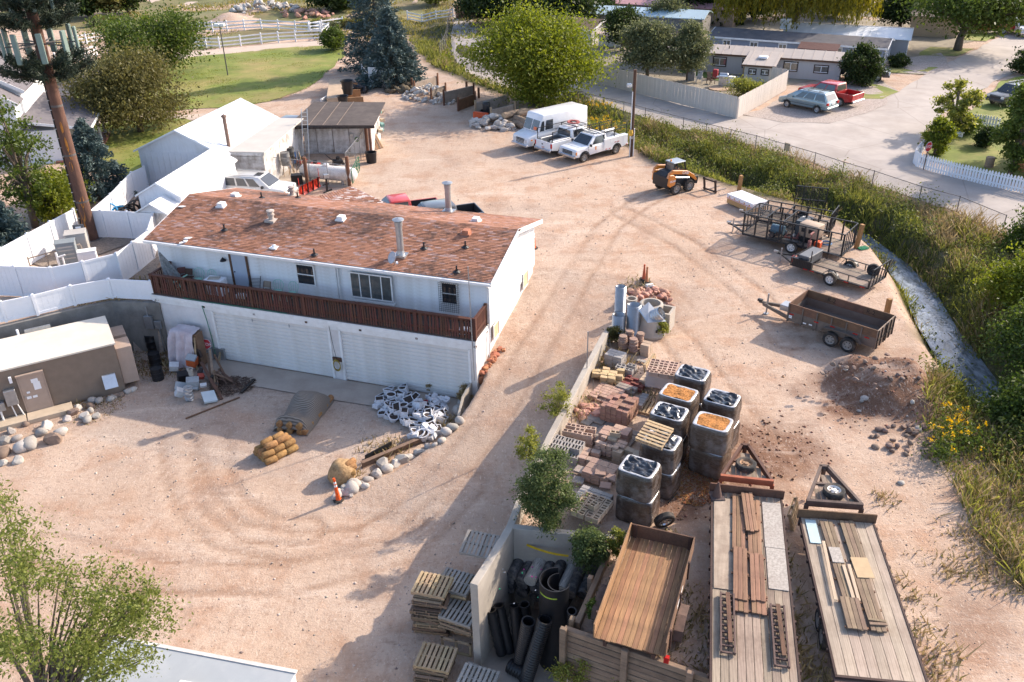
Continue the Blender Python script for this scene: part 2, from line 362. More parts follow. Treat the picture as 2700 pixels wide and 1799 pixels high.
# ------------------------------------------------------------------ flat sheets laid over the ground: lawn, roads, paths, water
def sheet(name,poly,m,dz=.02,rough=.25,step=1.,grid=None,wob=.5,kind='structure',follow=True):
    """a surface with its own uneven edge, draped over the terrain"""
    pts=[]
    n=len(poly)
    for i in range(n):
        a=Vector((poly[i][0],poly[i][1])); b=Vector((poly[(i+1)%n][0],poly[(i+1)%n][1])); k=max(1,int((b-a).length/step))
        for j in range(k):
            p=a.lerp(b,j/k); q=float(fbm(p.x,p.y,wob,3,3)); q2=float(fbm(p.x,p.y,wob,3,31))
            pts.append((p.x+rough*q,p.y+rough*q2))
    bm=bmesh.new(); f=bm.faces.new([bm.verts.new((x,y,0)) for x,y in pts])
    if grid:
        xs_=[p[0] for p in pts]; ys_=[p[1] for p in pts]
        for ax,lo,hi in ((0,min(xs_),max(xs_)),(1,min(ys_),max(ys_))):
            c=lo+grid*.5
            while c<hi:
                bmesh.ops.bisect_plane(bm,geom=list(bm.verts)+list(bm.edges)+list(bm.faces),plane_co=(c,0,0) if ax==0 else (0,c,0),plane_no=(1,0,0) if ax==0 else (0,1,0)); c+=grid
    vs=list(bm.verts); zz=hz(np.array([v.co.x for v in vs]),np.array([v.co.y for v in vs]))
    for v,z in zip(vs,zz): v.co.z=(z if follow else 0)+dz
    bmesh.ops.recalc_face_normals(bm,faces=bm.faces)
    if sum(f.normal.z for f in bm.faces)<0: bmesh.ops.reverse_faces(bm,faces=bm.faces)
    me=bpy.data.meshes.new(name); bm.to_mesh(me); bm.free(); me.materials.append(m)
    return tag(link(name,me),kind=kind)
def g2(*ps): return [G(*p) for p in ps]
mL=mat('lawn_green',(.150,.185,.028),.9,.35,.35,bump=.6,bs=9,dirt=(.40,.29,.12),da=.7,ds=.13)
mR=mat('road_grey',(.40,.35,.31),.9,.16,.5,bump=.25,bs=16,dirt=(.30,.25,.21),da=.45,ds=.22)
nt=mR.node_tree; b=nt.nodes['Principled BSDF']; src=b.inputs['Base Color'].links[0].from_socket; tc=_n(nt,'ShaderNodeTexCoord'); wz=_n(nt,'ShaderNodeTexNoise',Scale=.8,Detail=4.); nt.links.new(tc.outputs['Object'],wz.inputs['Vector']); av=_n(nt,'ShaderNodeMix',data_type='RGBA'); av.inputs[0].default_value=.12; nt.links.new(tc.outputs['Object'],av.inputs[6]); nt.links.new(wz.outputs['Color'],av.inputs[7])
vc=_n(nt,'ShaderNodeTexVoronoi',Scale=.16,feature='DISTANCE_TO_EDGE'); nt.links.new(av.outputs[2],vc.inputs['Vector']); mm=_n(nt,'ShaderNodeMapRange'); mm.inputs[1].default_value=.004; mm.inputs[2].default_value=.008; mm.inputs[3].default_value=.3; mm.inputs[4].default_value=0.; nt.links.new(vc.outputs['Distance'],mm.inputs[0]); mx=_n(nt,'ShaderNodeMix',data_type='RGBA'); nt.links.new(mm.outputs[0],mx.inputs[0]); nt.links.new(src,mx.inputs[6]); mx.inputs[7].default_value=(.16,.13,.11,1); nt.links.new(mx.outputs[2],b.inputs['Base Color'])
mPth=mat('path_dirt',(.50,.40,.32),.95,.15,.8,bump=.3,bs=10)
mGv=mat('gravel_grey',(.36,.30,.26),.95,.5,9,bump=.8,bs=14)
LAWN1=g2((190,235),(262,200),(330,185),(500,152),(690,132),(800,122),(905,120),(911,143),(882,172),(840,214),(805,238),(739,262),(650,280),(624,284),(487,290),(300,305),(210,300))
LAWN2=g2((150,345),(300,322),(487,313),(520,330),(430,400),(375,440),(345,480),(250,420),(170,400))
sheet('lawn',LAWN1,mL,.05,.5,grid=2.5); sheet('lawn',LAWN2,mL,.05,.4,grid=2.5)
RNEAR=[(1195,40),(1190,110),(1185,125),(1230,190),(1300,222),(1400,242),(1497,252),(1600,278),(1700,312),(1800,346),(1991,394),(2144,436),(2297,494),(2420,535),(2527,572),(2620,620),(2760,690)]
ROAD=g2(*RNEAR,(2840,590),(2700,513),(2560,480),(2431,446),(2400,430),(2420,395),(2442,358),(2480,320),(2550,268),(2615,230),(2700,190),(2760,165),(2760,80),(2700,80),(2634,107),(2565,142),(2473,187),(2366,253),(2330,285),(2270,312),(2183,333),(2060,330),(1950,315),(1899,302),(1700,255),(1542,214),(1440,160),(1330,110),(1260,95),(1240,40))
sheet('road',ROAD,mR,.04,.35,grid=3.)
sheet('gravel_parking',g2((1945,312),(2000,302),(2080,262),(2120,235),(2300,205),(2366,253),(2330,288),(2270,315),(2183,336),(2060,334)),mGv,.055,.4,grid=3)
sheet('gravel_parking',g2((2300,200),(2440,207),(2505,190),(2480,150),(2360,165)),mGv,.055,.3,grid=3)
sheet('lawn',g2((2262,238),(2300,230),(2366,253),(2330,274),(2255,272)),mL,.06,.25,grid=3)
sheet('lawn',g2((2340,190),(2360,178),(2473,187),(2432,207),(2345,202)),mL,.06,.25,grid=3)
sheet('lawn',g2((2420,150),(2450,133),(2565,138),(2520,158),(2420,156)),mL,.06,.25,grid=3)
sheet('lawn',g2((2535,108),(2560,95),(2634,100),(2600,118),(2540,116)),mL,.06,.25,grid=3)
sheet('lawn',g2((1790,200),(1900,225),(1990,250),(2050,240),(2050,200),(1990,235),(1800,165)),mat('lawn_shade',(.09,.14,.025),.9,.3,.5),.06,.1,grid=3)  # darker copy of the lawn green, shade put into its base colour
sheet('lawn',g2((2442,372),(2500,318),(2560,300),(2640,225),(2780,190),(2860,560),(2700,500),(2560,468),(2445,436)),mL,.06,.3,grid=3)
sheet('dirt_track',g2((300,318),(487,305),(560,300),(600,312),(480,320),(380,330),(280,352),(220,340)),mPth,.045,.3,grid=3)
sheet('dirt_track',g2((190,215),(300,175),(480,140),(690,118),(850,106),(905,95),(930,100),(905,124),(800,125),(690,134),(500,154),(330,187),(262,202),(215,230)),mPth,.04,.3,grid=3)
mF=mat('field_grass',(.155,.15,.055),.95,.4,.25,bump=.7,bs=6,dirt=(.25,.16,.09),da=.6,ds=.09)
def outside(*ps): return [G(*p) for p in ps]
sheet('field',g2((-500,60),(480,85),(850,50),(1180,45),(1190,8),(1215,-40),(-900,-40)),mF,.03,.6,grid=6,wob=.2)
sheet('field',g2((-150,250),(100,190),(300,150),(520,100),(850,58),(905,75),(880,92),(690,114),(480,136),(300,170),(190,210),(60,260),(-200,400)),mF,.035,.3,grid=4)
sheet('field',g2((1340,60),(1545,205),(1899,295),(2050,240),(2300,195),(2620,100),(2760,70),(2900,-40),(1240,-40)),mat('yard_dirt',(.27,.23,.17),.95,.3,.4,bump=.5),.03,.4,grid=6,wob=.3)
sheet('dirt_lane',g2((400,10),(450,18),(540,12),(520,2),(395,0)),mPth,.06,.3,grid=5)
# creek water
wl=[]; wr=[]
for i,c in enumerate(CREEK[:9]):
    a=CREEK[max(i-1,0)]; b=CREEK[min(i+1,len(CREEK)-1)]; d=(b-a).normalized(); nn=Vector((-d.y,d.x,0)); h=np.interp(i,[0,2,4,6,8],[1.15,1.1,.9,.6,.45])
    wl.append(c+nn*h); wr.append(c-nn*h)
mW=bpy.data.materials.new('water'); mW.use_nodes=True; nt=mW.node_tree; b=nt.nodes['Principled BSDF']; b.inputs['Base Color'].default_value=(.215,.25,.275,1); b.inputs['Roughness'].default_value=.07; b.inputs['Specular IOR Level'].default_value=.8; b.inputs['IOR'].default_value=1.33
tc=_n(nt,'ShaderNodeTexCoord'); mp=_n(nt,'ShaderNodeMapping'); mp.inputs['Scale'].default_value=(2.2,.7,1); nt.links.new(tc.outputs['Object'],mp.inputs[0]); n4=_n(nt,'ShaderNodeTexNoise',Scale=1.6,Detail=7.,Roughness=.7); nt.links.new(mp.outputs[0],n4.inputs['Vector']); r9=_n(nt,'ShaderNodeValToRGB'); e=r9.color_ramp.elements; e[0].position=.38; e[0].color=(.09,.105,.105,1); e[1].position=.62; e[1].color=(.30,.34,.385,1); nt.links.new(n4.outputs['Fac'],r9.inputs[0]); nt.links.new(r9.outputs[0],b.inputs['Base Color']); nz=_n(nt,'ShaderNodeTexNoise',Scale=2.6,Detail=3.); nt.links.new(tc.outputs['Object'],nz.inputs['Vector']); bp=_n(nt,'ShaderNodeBump',Strength=.45,Distance=.06); nt.links.new(nz.outputs['Fac'],bp.inputs['Height']); nt.links.new(bp.outputs[0],b.inputs['Normal'])  # silty water; bright sky glare is also put into its pale colour streaks
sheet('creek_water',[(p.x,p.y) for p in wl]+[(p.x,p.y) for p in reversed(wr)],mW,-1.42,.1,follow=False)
# ------------------------------------------------------------------ the house
def M(*a,**k): return mat(*a,**k)
mWhite=M('white_paint',(.78,.78,.78),.55,.05,2.,dirt=(.50,.45,.38),da=.5,ds=.9,bump=.05)
mWhite2=M('white_clean',(.80,.80,.81),.45,.03,1.)
mTrim=M('white_trim',(.80,.79,.77),.5,.06,3.,dirt=(.5,.45,.4),da=.3,ds=2.)
mStucco=M('white_stucco',(.72,.69,.67),.9,.07,3.,bump=.4,bs=30,dirt=(.5,.42,.36),da=.4,ds=.5)
mDoorW=M('garage_white',(.70,.675,.64),.45,.06,1.5,dirt=(.50,.45,.38),da=.5,ds=.6)
mGlass=M('window_glass',(.03,.035,.04),.06,.2,2.,spec=.9)
mGlassB=M('window_glass_pale',(.10,.105,.10),.08,.3,3.,spec=.9)
mRed=M('deck_redwood',(.105,.036,.023),.65,.35,3.,stretch=(8,8,1),dirt=(.05,.025,.02),da=.6,ds=3.,rnd=.25)
mBrownTrim=M('brown_trim',(.11,.055,.03),.6,.25,6.)
mGalv=M('galvanised_steel',(.40,.41,.42),.42,.15,4.,metal=.75,rnd=.05)
mBlack=M('black_paint',(.018,.018,.02),.45,.3,4.)
mRubber=M('rubber',(.022,.021,.02),.85,.35,5.,dirt=(.12,.09,.07),da=.5,ds=4.)
mConc=M('concrete',(.40,.355,.30),.9,.14,1.2,bump=.3,bs=12,dirt=(.27,.23,.20),da=.5,ds=.7)
mConcD=M('concrete_stained',(.25,.23,.205),.9,.2,.9,stretch=(2,2,.5),bump=.3,bs=10,dirt=(.12,.105,.09),da=.7,ds=.8)
def shinglemat():
    m=bpy.data.materials.new('shingle_red'); m.use_nodes=True; nt=m.node_tree; b=nt.nodes['Principled BSDF']; L=nt.links.new
    g=_n(nt,'ShaderNodeNewGeometry'); oi=_n(nt,'ShaderNodeObjectInfo')
    ad=_n(nt,'ShaderNodeMath',operation='ADD'); L(g.outputs['Random Per Island'],ad.inputs[0]); L(oi.outputs['Random'],ad.inputs[1]); fr=_n(nt,'ShaderNodeMath',operation='FRACT'); L(ad.outputs[0],fr.inputs[0])
    rp=_n(nt,'ShaderNodeValToRGB'); e=rp.color_ramp.elements; e[0].position=0; e[0].color=(.20,.085,.048,1); e[1].position=.3; e[1].color=(.34,.155,.088,1)
    x=e.new(.74); x.color=(.38,.175,.105,1); x=e.new(.82); x.color=(.42,.28,.25,1); x=e.new(1.); x.color=(.30,.135,.08,1)
    L(fr.outputs[0],rp.inputs[0])
    n1=_n(nt,'ShaderNodeTexNoise',Scale=.33,Detail=5.); L(g.outputs['Position'],n1.inputs['Vector'])
    n2=_n(nt,'ShaderNodeTexNoise',Scale=3.2,Detail=6.,Roughness=.7); L(g.outputs['Position'],n2.inputs['Vector'])
    a2=_n(nt,'ShaderNodeMath',operation='ADD'); L(n1.outputs['Fac'],a2.inputs[0]); L(n2.outputs['Fac'],a2.inputs[1])
    r=_n(nt,'ShaderNodeMapRange'); L(a2.outputs[0],r.inputs[0]); r.inputs[1].default_value=.98; r.inputs[2].default_value=1.2; r.inputs[4].default_value=.8
    mx=_n(nt,'ShaderNodeMix',data_type='RGBA'); L(r.outputs[0],mx.inputs[0]); L(rp.outputs[0],mx.inputs[6]); mx.inputs[7].default_value=(.075,.045,.035,1)
    L(mx.outputs[2],b.inputs['Base Color']); b.inputs['Roughness'].default_value=.9; return m
mSh=shinglemat()
house=thing('house','white two-level house with a brown shingle roof, deck and two wide garage doors','house',HO,YAW)
HLEN,HDEP,EAVE,RID=19.68,8.63,2.956,4.017
# walls, all in the house frame
b=MB(); b.box(.35,.45,.35,19.36,8.2,2.75)
b.prism([(.45,2.75),(8.2,2.75),(4.32,3.9)],.36,19.35,'x'); b.build('upper_wall',mWhite,house)
b=MB(); b.box(1.1,-1.3,.0,19.3,8.1,.4); b.box(1.1,-1.3,PADZ-.4,4.6,-.3,.0); b.box(11.4,-1.3,PADZ-.4,12.03,-.3,.0); b.box(18.97,-1.3,PADZ-.4,19.3,-.3,.0); b.box(1.1,-.35,PADZ-.4,19.28,8.1,.0); b.build('lower_wall',mStucco,house)
bd=MB().box(0,-.012,0,18.95,.012,.19).data('siding_board',mWhite)
for i in range(11):
    o=link('siding_board',bd,house,(.38,.44-.006,.60+i*.195)); o.rotation_euler=(-.15,0,0)
bd2=MB().box(-.012,0,0,.012,7.7,.19).data('siding_board',mWhite)
for i in range(11):
    o=link('siding_board',bd2,house,(19.37,.47,.42+i*.2)); o.rotation_euler=(0,-.06,0)
# roof: deck, fascia, then the shingles one by one
sl=math.atan2(RID-EAVE,HDEP/2); SLN=math.hypot(RID-EAVE,HDEP/2)
roof=MB().add([(0,0,EAVE-.03),(HLEN,0,EAVE-.03),(HLEN,HDEP/2,RID-.03),(0,HDEP/2,RID-.03),(HLEN,HDEP,EAVE-.03),(0,HDEP,EAVE-.03),(0,0,EAVE-.16),(HLEN,0,EAVE-.16),(HLEN,HDEP/2,RID-.16),(0,HDEP/2,RID-.16),(HLEN,HDEP,EAVE-.16),(0,HDEP,EAVE-.16)],
 [(0,1,2,3),(3,2,4,5),(7,6,9,8),(8,9,11,10),(0,6,7,1),(4,10,11,5),(1,7,8,2),(2,8,10,4),(0,3,9,6),(3,5,11,9)]).build('roof',M('roof_deck',(.13,.06,.04),.9),house)
RS1=random.Random(3)
def slope(u,v,front=True):
    y=v*math.cos(sl); z=EAVE+v*math.sin(sl); return (u,y if front else HDEP-y,z)
tabs=[]
for r_ in range(37):
    v=r_*.12; off=(r_%2)*.165+RS1.uniform(-.02,.02); u=-off
    while u<HLEN-.02:
        a=max(u,0); e=min(u+.325,HLEN)
        if e-a>.08: tabs.append((a,e,v))
        u+=.333
def tabmesh(wd): return MB().add([(0,0,.0),(wd,0,.0),(wd,.16,0),(0,.16,0),(0,0,.022),(wd,0,.022),(wd,.16,.006),(0,.16,.006)],BOXF)
def tabjoin(b,a,e,v,front):
    h=RS1.uniform(.018,.03); q=[slope(a,v,front),slope(e,v,front),slope(e,min(v+.14,SLN),front),slope(a,min(v+.14,SLN),front)]
    t=[(x,y,z+h) for x,y,z in q[:2]]+[(x,y,z+.004) for x,y,z in q[2:]]
    b.add(q[:2]+t,((0,1,3,2),(2,3,4,5),(1,4,3),(0,2,5)))
near=sorted(tabs,key=lambda t:(t[2]*1.0+abs(t[0]-12.)*.55))[:290]; ns=set(near)
tm=tabmesh(.322).data('shingle',mSh)
for a,e,v in near:
    o=link('shingle',tm,roof,slope(a,v)); o.rotation_euler=(sl,0,0)
    if e-a<.3: o.scale=((e-a)/.322,1,1)
b=MB()
for t in tabs:
    if t not in ns: tabjoin(b,*t,True)
for t in tabs: tabjoin(b,*t,False)
tag(b.build('shingles',mSh,roof),kind='stuff')
b=MB()
for i in range(60):
    u=i*.33; b.add([(u,HDEP/2-.16,RID-.025),(u+.36,HDEP/2-.16,RID-.015),(u+.36,HDEP/2,RID+.03),(u,HDEP/2,RID+.02),(u+.36,HDEP/2+.16,RID-.015),(u,HDEP/2+.16,RID-.025)],((0,1,2,3),(3,2,4,5)))
b.build('ridge_cap',mSh,roof)
b=MB(); b.box(-.02,-.035,EAVE-.2,HLEN+.02,.0,EAVE-.01); b.box(-.02,HDEP,EAVE-.2,HLEN+.02,HDEP+.035,EAVE-.01)
for x in (-.03,HLEN): 
    b.add([(x,-.03,EAVE-.22),(x+.035,-.03,EAVE-.22),(x+.035,HDEP/2,RID-.22),(x,HDEP/2,RID-.22),(x,-.03,EAVE+.02),(x+.035,-.03,EAVE+.02),(x+.035,HDEP/2,RID+.03),(x,HDEP/2,RID+.03)],BOXF)
    b.add([(x,HDEP+.03,EAVE-.22),(x+.035,HDEP+.03,EAVE-.22),(x+.035,HDEP/2,RID-.22),(x,HDEP/2,RID-.22),(x,HDEP+.03,EAVE+.02),(x+.035,HDEP+.03,EAVE+.02),(x+.035,HDEP/2,RID+.03),(x,HDEP/2,RID+.03)],BOXF)
b.build('fascia',mTrim,house)
b=MB(); b.box(0,-.13,EAVE-.12,HLEN,-.04,EAVE-.02); b.cyl((19.42,-.1,EAVE-.1),(19.42,.38,EAVE-.45),.04,n=8); b.cyl((19.42,.38,EAVE-.45),(19.42,.38,-.3),.04,n=8); b.cyl((19.42,.36,-.3),(19.4,.25,-1.2),.035,n=8); b.build('gutter',mTrim,house)
# rear porch hip
Vv=G(853,546,3.28); Aa=G(925,492,3.05); Bb=G(1024,540,2.95); Cc=G(831,520,2.95); inv=lambda p:(house.matrix_world.inverted()@p) if False else Vector(((p-HO).dot(EX),(p-HO).dot(EY),p.z))
q=[inv(p) for p in (Vv,Aa,Bb,Cc)]
ph=MB(); ph.face(q[0],q[2],q[1]); ph.face(q[0],q[1],q[3]); ph.face(q[2],q[1],(q[1].x,q[1].y,0),(q[2].x,q[2].y,0)); ph.face(q[1],q[3],(q[3].x,q[3].y,0),(q[1].x,q[1].y,0))
prf=ph.build('porch_roof',[M('porch_deck',(.15,.07,.045),.9)],house)
b=MB()
def tri_tabs(A,Bq,Cq,wd,hh,mi,jit):
    n=(Bq-A).cross(Cq-A).normalized(); n=n if n.z>0 else -n; e1=(Bq-A).normalized(); e2=n.cross(e1)
    if (Cq-A).dot(e2)<0: e2=-e2
    bl=(Bq-A).length; cu,cv=(Cq-A).dot(e1),(Cq-A).dot(e2); v=0; i=0
    while v<cv-.02:
        u0_,u1_=cu*v/cv,bl+(cu-bl)*v/cv; u=u0_-(i%2)*wd/2
        while u<u1_:
            a=max(u,u0_); e=min(u+wd*.97,u1_)
            if e-a>.05:
                p=[A+e1*a+e2*v,A+e1*e+e2*v,A+e1*e+e2*min(v+hh*1.1,cv),A+e1*a+e2*min(v+hh*1.1,cv)]; b.m=mi if RS1.random()<jit else 0
                b.add([p[0]+n*.01,p[1]+n*.01,p[0]+n*.035,p[1]+n*.035,p[2]+n*.012,p[3]+n*.012],((0,1,3,2),(2,3,4,5)))
            u+=wd
        v+=hh; i+=1
tri_tabs(q[0],q[2],q[1],.33,.16,1,.30); tri_tabs(q[0],q[3],q[1],.33,.15,0,0); b.m=0
tag(b.build('shingles',[mSh,M('shingle_pale',(.62,.54,.50),.85,.1)],prf),kind='stuff')
MB().bx((0,0,0),(.35,1.1,.03)).build('valley_flashing',M('old_white',(.6,.55,.5),.7,.2,6.),house,inv(G(838,535,3.2)),.3)
# deck, trim and railing
b=MB(); b.box(1.0,-1.42,.44,19.32,.44,.55); b.build('deck_floor',M('deck_boards',(.10,.07,.055),.8,.3,4.,stretch=(.4,8,1)),house)
b=MB(); b.box(.96,-1.47,.28,19.36,-1.35,.5); b.box(19.305,-1.47,.28,19.37,.4,.5); b.box(1.03,-1.36,.02,19.33,-1.31,.27); b.build('deck_trim',mTrim,house)
RZ0,RZ1=.66,1.62
pm=MB().box(-.07,-.06,.1,.07,.06,1.68).data('railing_post',mRed)
for i in range(7): link('railing_post',pm,house,(1.1+i*3.03,-1.3,0))
link('railing_post',pm,house,(19.25,.3,0)); link('railing_post',pm,house,(1.1,.3,0))
b=MB(); b.box(1.02,-1.4,1.60,19.33,-1.2,1.65); b.box(1.1,-1.27,1.42,19.28,-1.23,1.56); b.box(1.1,-1.33,.78,19.28,-1.27,.9); b.box(19.2,-1.2,1.60,19.33,.4,1.65); b.box(19.22,-1.2,.78,19.3,.35,.9); b.box(1.03,-1.2,1.60,1.17,.4,1.65); b.box(1.06,-1.2,.78,1.14,.35,.9); b.build('handrail',mRed,house)
bm_=MB().box(-.042,-.018,.58,.042,.018,1.58).data('baluster',mRed)
x=1.25
while x<19.2:
    if min(abs(x-1.1-i*3.03) for i in range(7))>.09: o=link('baluster',bm_,house,(x,-1.345,0)); o.rotation_euler=(RS1.uniform(-.02,.02),RS1.uniform(-.03,.03),0)
    x+=.142
for y in np.arange(-1.05,.25,.15):
    for x in (19.28,1.08): link('baluster',bm_,house,(x,y,0),PI/2)
# garage doors
pm=MB().add([(0,0,0),(6.8,0,0),(0,-.045,.03),(6.8,-.045,.03),(0,-.045,.165),(6.8,-.045,.165),(0,0,.205),(6.8,0,.205)],((0,1,3,2),(2,3,5,4),(4,5,7,6)))
pmA=pm.data('door_slat',mDoorW)
for x0,wd in ((4.62,6.78),(12.05,6.9)):
    gd=MB().box(0,.02,0,wd,.06,2.95).build('garage_door',mDoorW,house,(x0,-1.22,PADZ+.01))
    for i in range(14): o=link('door_slat',pmA,gd,(0,0,.02+i*.208)); o.scale=(wd/6.8,1,1)
    for k in (.34,.66) if x0<6 else ():
        MB().box(-.03,-.05,0,.03,-.03,.2).build('latch',mGalv,gd,(wd*k,0,2.62))
b=MB()
for x in (4.5,11.34,11.95,18.9): b.box(x,-1.35,PADZ-.05,x+.12,-1.2,.0)
b.box(4.5,-1.35,-.05,19.0,-1.2,.02); b.build('door_frame',mTrim,house)
# windows, door and lamp of the upper wall
def window(par,x,z,w_,h_,y=0,rz=0,fm=None,gm_=None,mx=(.5,),mz=(),fw_=.07,side=None,name='window'):
    f=MB(); t=fw_
    f.box(-t,-.05,-t,w_+t,.0,0); f.box(-t,-.05,h_,w_+t,.0,h_+t); f.box(-t,-.048,0,0,.0,h_); f.box(w_,-.048,0,w_+t,.0,h_)
    for m_ in mx: f.box(w_*m_-.025,-.042,0,w_*m_+.025,.0,h_)
    for m_ in mz: f.box(0,-.044,h_*m_-.025,w_,.0,h_*m_+.025)
    o=f.build(name,fm or mTrim,par,side or (x,y,z),rz)
    MB().box(0,-.02,0,w_,-.005,h_).build('pane',gm_ or mGlass,o); return o
dr=MB().box(0,-.04,0,.86,0,2.03).build('door',M('door_grey',(.42,.47,.55),.5,.05),house,(5.05,.42,.56))
MB().bx((.1,-.07,1.0),(.05,.06,.05)).build('handle',mBlack,dr)
b=MB(); b.box(-.13,-.06,0,-.01,.0,2.14); b.box(.87,-.06,0,.99,0,2.14); b.box(-.13,-.06,2.04,.99,0,2.15); b.build('door_frame',mBrownTrim,house,(5.05,.42,.56))
window(house,8.95,1.40,.95,1.05,.41,mx=(),mz=(.5,)); window(house,17.0,1.40,.75,1.05,.41,mx=(),mz=(.5,))
window(house,12.1,1.15,2.2,1.28,.28,mx=(.22,.48,.76),gm_=mGlassB,name='bay_window')
b=MB()
for x in np.arange(16.85,17.95,.1): b.bar((x,.27,.95),(x,.27,2.55),.012)
for z in np.arange(1.0,2.6,.1): b.bar((16.85,.27,z),(17.93,.27,z),.012)
b.build('window_guard',mBlack,house)
MB().box(12.0,.2,1.02,14.42,.45,.92).build('window_sill',mTrim,house)
for y,z0,w_,h_ in ((.95,-.62,.75,.75),(5.9,-.1,.8,.85)):
    window(house,0,0,w_,h_,rz=PI/2,side=(19.40,y,z0),gm_=M('plywood_tan',(.55,.42,.26),.8,.12,3.),mx=(),fw_=.04)
MB().cyl((11.35,.33,.5),(11.35,.33,2.7),.045,n=8).build('downspout',mTrim,house)
MB().cyl((11.2,.38,.5),(11.2,.38,2.7),.03,n=8).build('downspout',mTrim,house)
MB().bx((19.35,-1.42,.2),(.1,.03,.01)).build('corner_bracket',mTrim,house)
wl_=MB().lathe([(.02,.1),(.05,.06),(.16,-.06),(.17,-.1)],12).build('wall_lamp',mBlack,house,(4.6,.28,2.25))
# things on the roof
def roofpt(px,py,front=True):
    n=(EX.cross(EY*math.cos(sl)+Vector((0,0,math.sin(sl))))) if front else (EX.cross(-EY*math.cos(sl)+Vector((0,0,math.sin(sl)))))
    p0=HL(0,0,EAVE+.03) if front else HL(0,HDEP,EAVE+.03)
    d=Vector(fw+(px-1350)/CF*rt-(py-899.5)/CF*up); c=Vector((0,0,CH)); t=(p0-c).dot(n)/d.dot(n); return inv(c+d*t)
def flue(px,py,h,r_,front,cap=True):
    p=roofpt(px,py,front); f=MB(); f.cyl((0,0,-.2),(0,0,h),r_,n=16); f.lathe([(r_*1.35,-.02),(r_*1.0,.22)],16,(0,0,.02)); f.lathe([(r_,h-.02),(r_*1.15,h),(r_*1.15,h+.22),(r_*1.1,h+.22)],16)
    if cap: f.lathe([(r_*1.75,h+.30),(r_*1.7,h+.33),(.02,h+.40)],16); f.cyl((0,0,h+.2),(0,0,h+.31),r_*.9,n=12)
    f.box(-.33,-.3,-.06,.33,.3,.05); f.build('flue_pipe',mGalv,house,p,smooth=40)
flue(1057,672,1.55,.17,True); flue(1183,557,1.35,.17,False)
for px,py,fr in ((716,580,True),(771,515,False)):
    p=roofpt(px,py,fr); MB().box(-.28,-.28,-.08,.28,.28,.04).lathe([(.14,.0),(.14,.25),(.19,.26),(.19,.36),(.12,.36)],14).lathe([(.13,.36),(.13,.46),(.21,.47),(.21,.54),(0,.6)],14).build('turbine_vent',M('vent_old',(.42,.36,.31),.6,.3,6.),house,p,smooth=40)
for px,py,fr in ((592,607,1),(829,672,1),(1118,655,1),(1227,652,1),(1204,717,1),(690,522,0),(785,522,0)):
    p=roofpt(px,py,fr); MB().cyl((0,0,-.1),(0,0,.33),.045,n=8).lathe([(.2,.0),(.09,.08)],10).build('plumbing_vent',mBlack,house,p)
for px,py,fr,c in ((585,543,1,0),(900,578,1,0),(1230,615,1,1),(620,518,0,0),(1255,583,0,0)):
    p=roofpt(px,py,fr); MB().box(-.25,-.25,-.05,.25,.25,.03).add([(-.18,-.2,.0),(.18,-.2,.0),(.18,.2,.0),(-.18,.2,.0),(-.16,-.2,.2),(.16,-.2,.2),(.16,.18,.2),(-.16,.18,.2)],BOXF).build('box_vent',M('vent_red',(.40,.16,.09),.7) if c else mTrim,house,p,.0)
p=roofpt(723,652); MB().box(-.2,-.2,-.05,.2,.2,.02).lathe([(.1,0),(.1,.1),(0,.16)],12).build('dome_vent',mTrim,house,p)
for px,py in ((480,640),(495,628),(488,636),(479,545)):
    p=roofpt(px,py); MB().prism([(-.2,-.1),(.1,-.14),(.25,.02),(.05,.1),(-.1,.06)],0,.03).build('torn_patch',M('torn_white',(.75,.72,.7),.8),house,p,U(0,3))
dish=thing('satellite_dish','grey satellite dish on the eave in front of the tall flue pipe','satellite dish',HL(*roofpt(1040,700)),YAW)
MB().lathe([(0,0),(.12,.012),(.24,.05),(.31,.09),(.31,.1),(.2,.05),(0,.015)],20).build('reflector',M('dish_grey',(.50,.47,.48),.5,.08),dish,(0,-.05,.42),rz=0,smooth=True).rotation_euler=(R(62),0,R(-35))
b=MB(); b.tube([(0,.1,-.05),(0,.0,.1),(.02,-.02,.36)],.025,8); b.bar((0,-.04,.2),(.35,-.4,.32),.025); b.build('arm',mGalv,dish); MB().bx((.36,-.42,.36),(.09,.12,.09),(0,0,.7)).build('receiver',mWhite2,dish)
# ------------------------------------------------------------------ on the deck
def HW(x,y,z): return HL(x,y,z)
u=thing('closed_umbrella','closed patio umbrella with grey striped cloth leaning at the deck corner','umbrella',HW(1.75,-.25,.56),YAW,rot=(R(6),R(-14),YAW))
b=MB(); 
prof=[(.30,.25),(.34,.45),(.27,.9),(.16,1.5),(.04,2.05)]
vs=[];n=18
for r_,h in prof:
    for k in range(n):
        a=2*PI*k/n; rr=r_*(1.25 if k%2 else .7); vs.append((rr*math.cos(a),rr*math.sin(a),h))
b.add(vs,[(i*n+k,i*n+(k+1)%n,(i+1)*n+(k+1)%n,(i+1)*n+k) for i in range(4) for k in range(n)])
b.build('cloth',M('umbrella_cloth',(.26,.27,.27),.8,.5,7.),u); MB().cyl((0,0,-.1),(0,0,2.15),.025,n=8).build('pole',mGalv,u)
mMint=M('mint_metal',(.36,.62,.50),.45,.06)
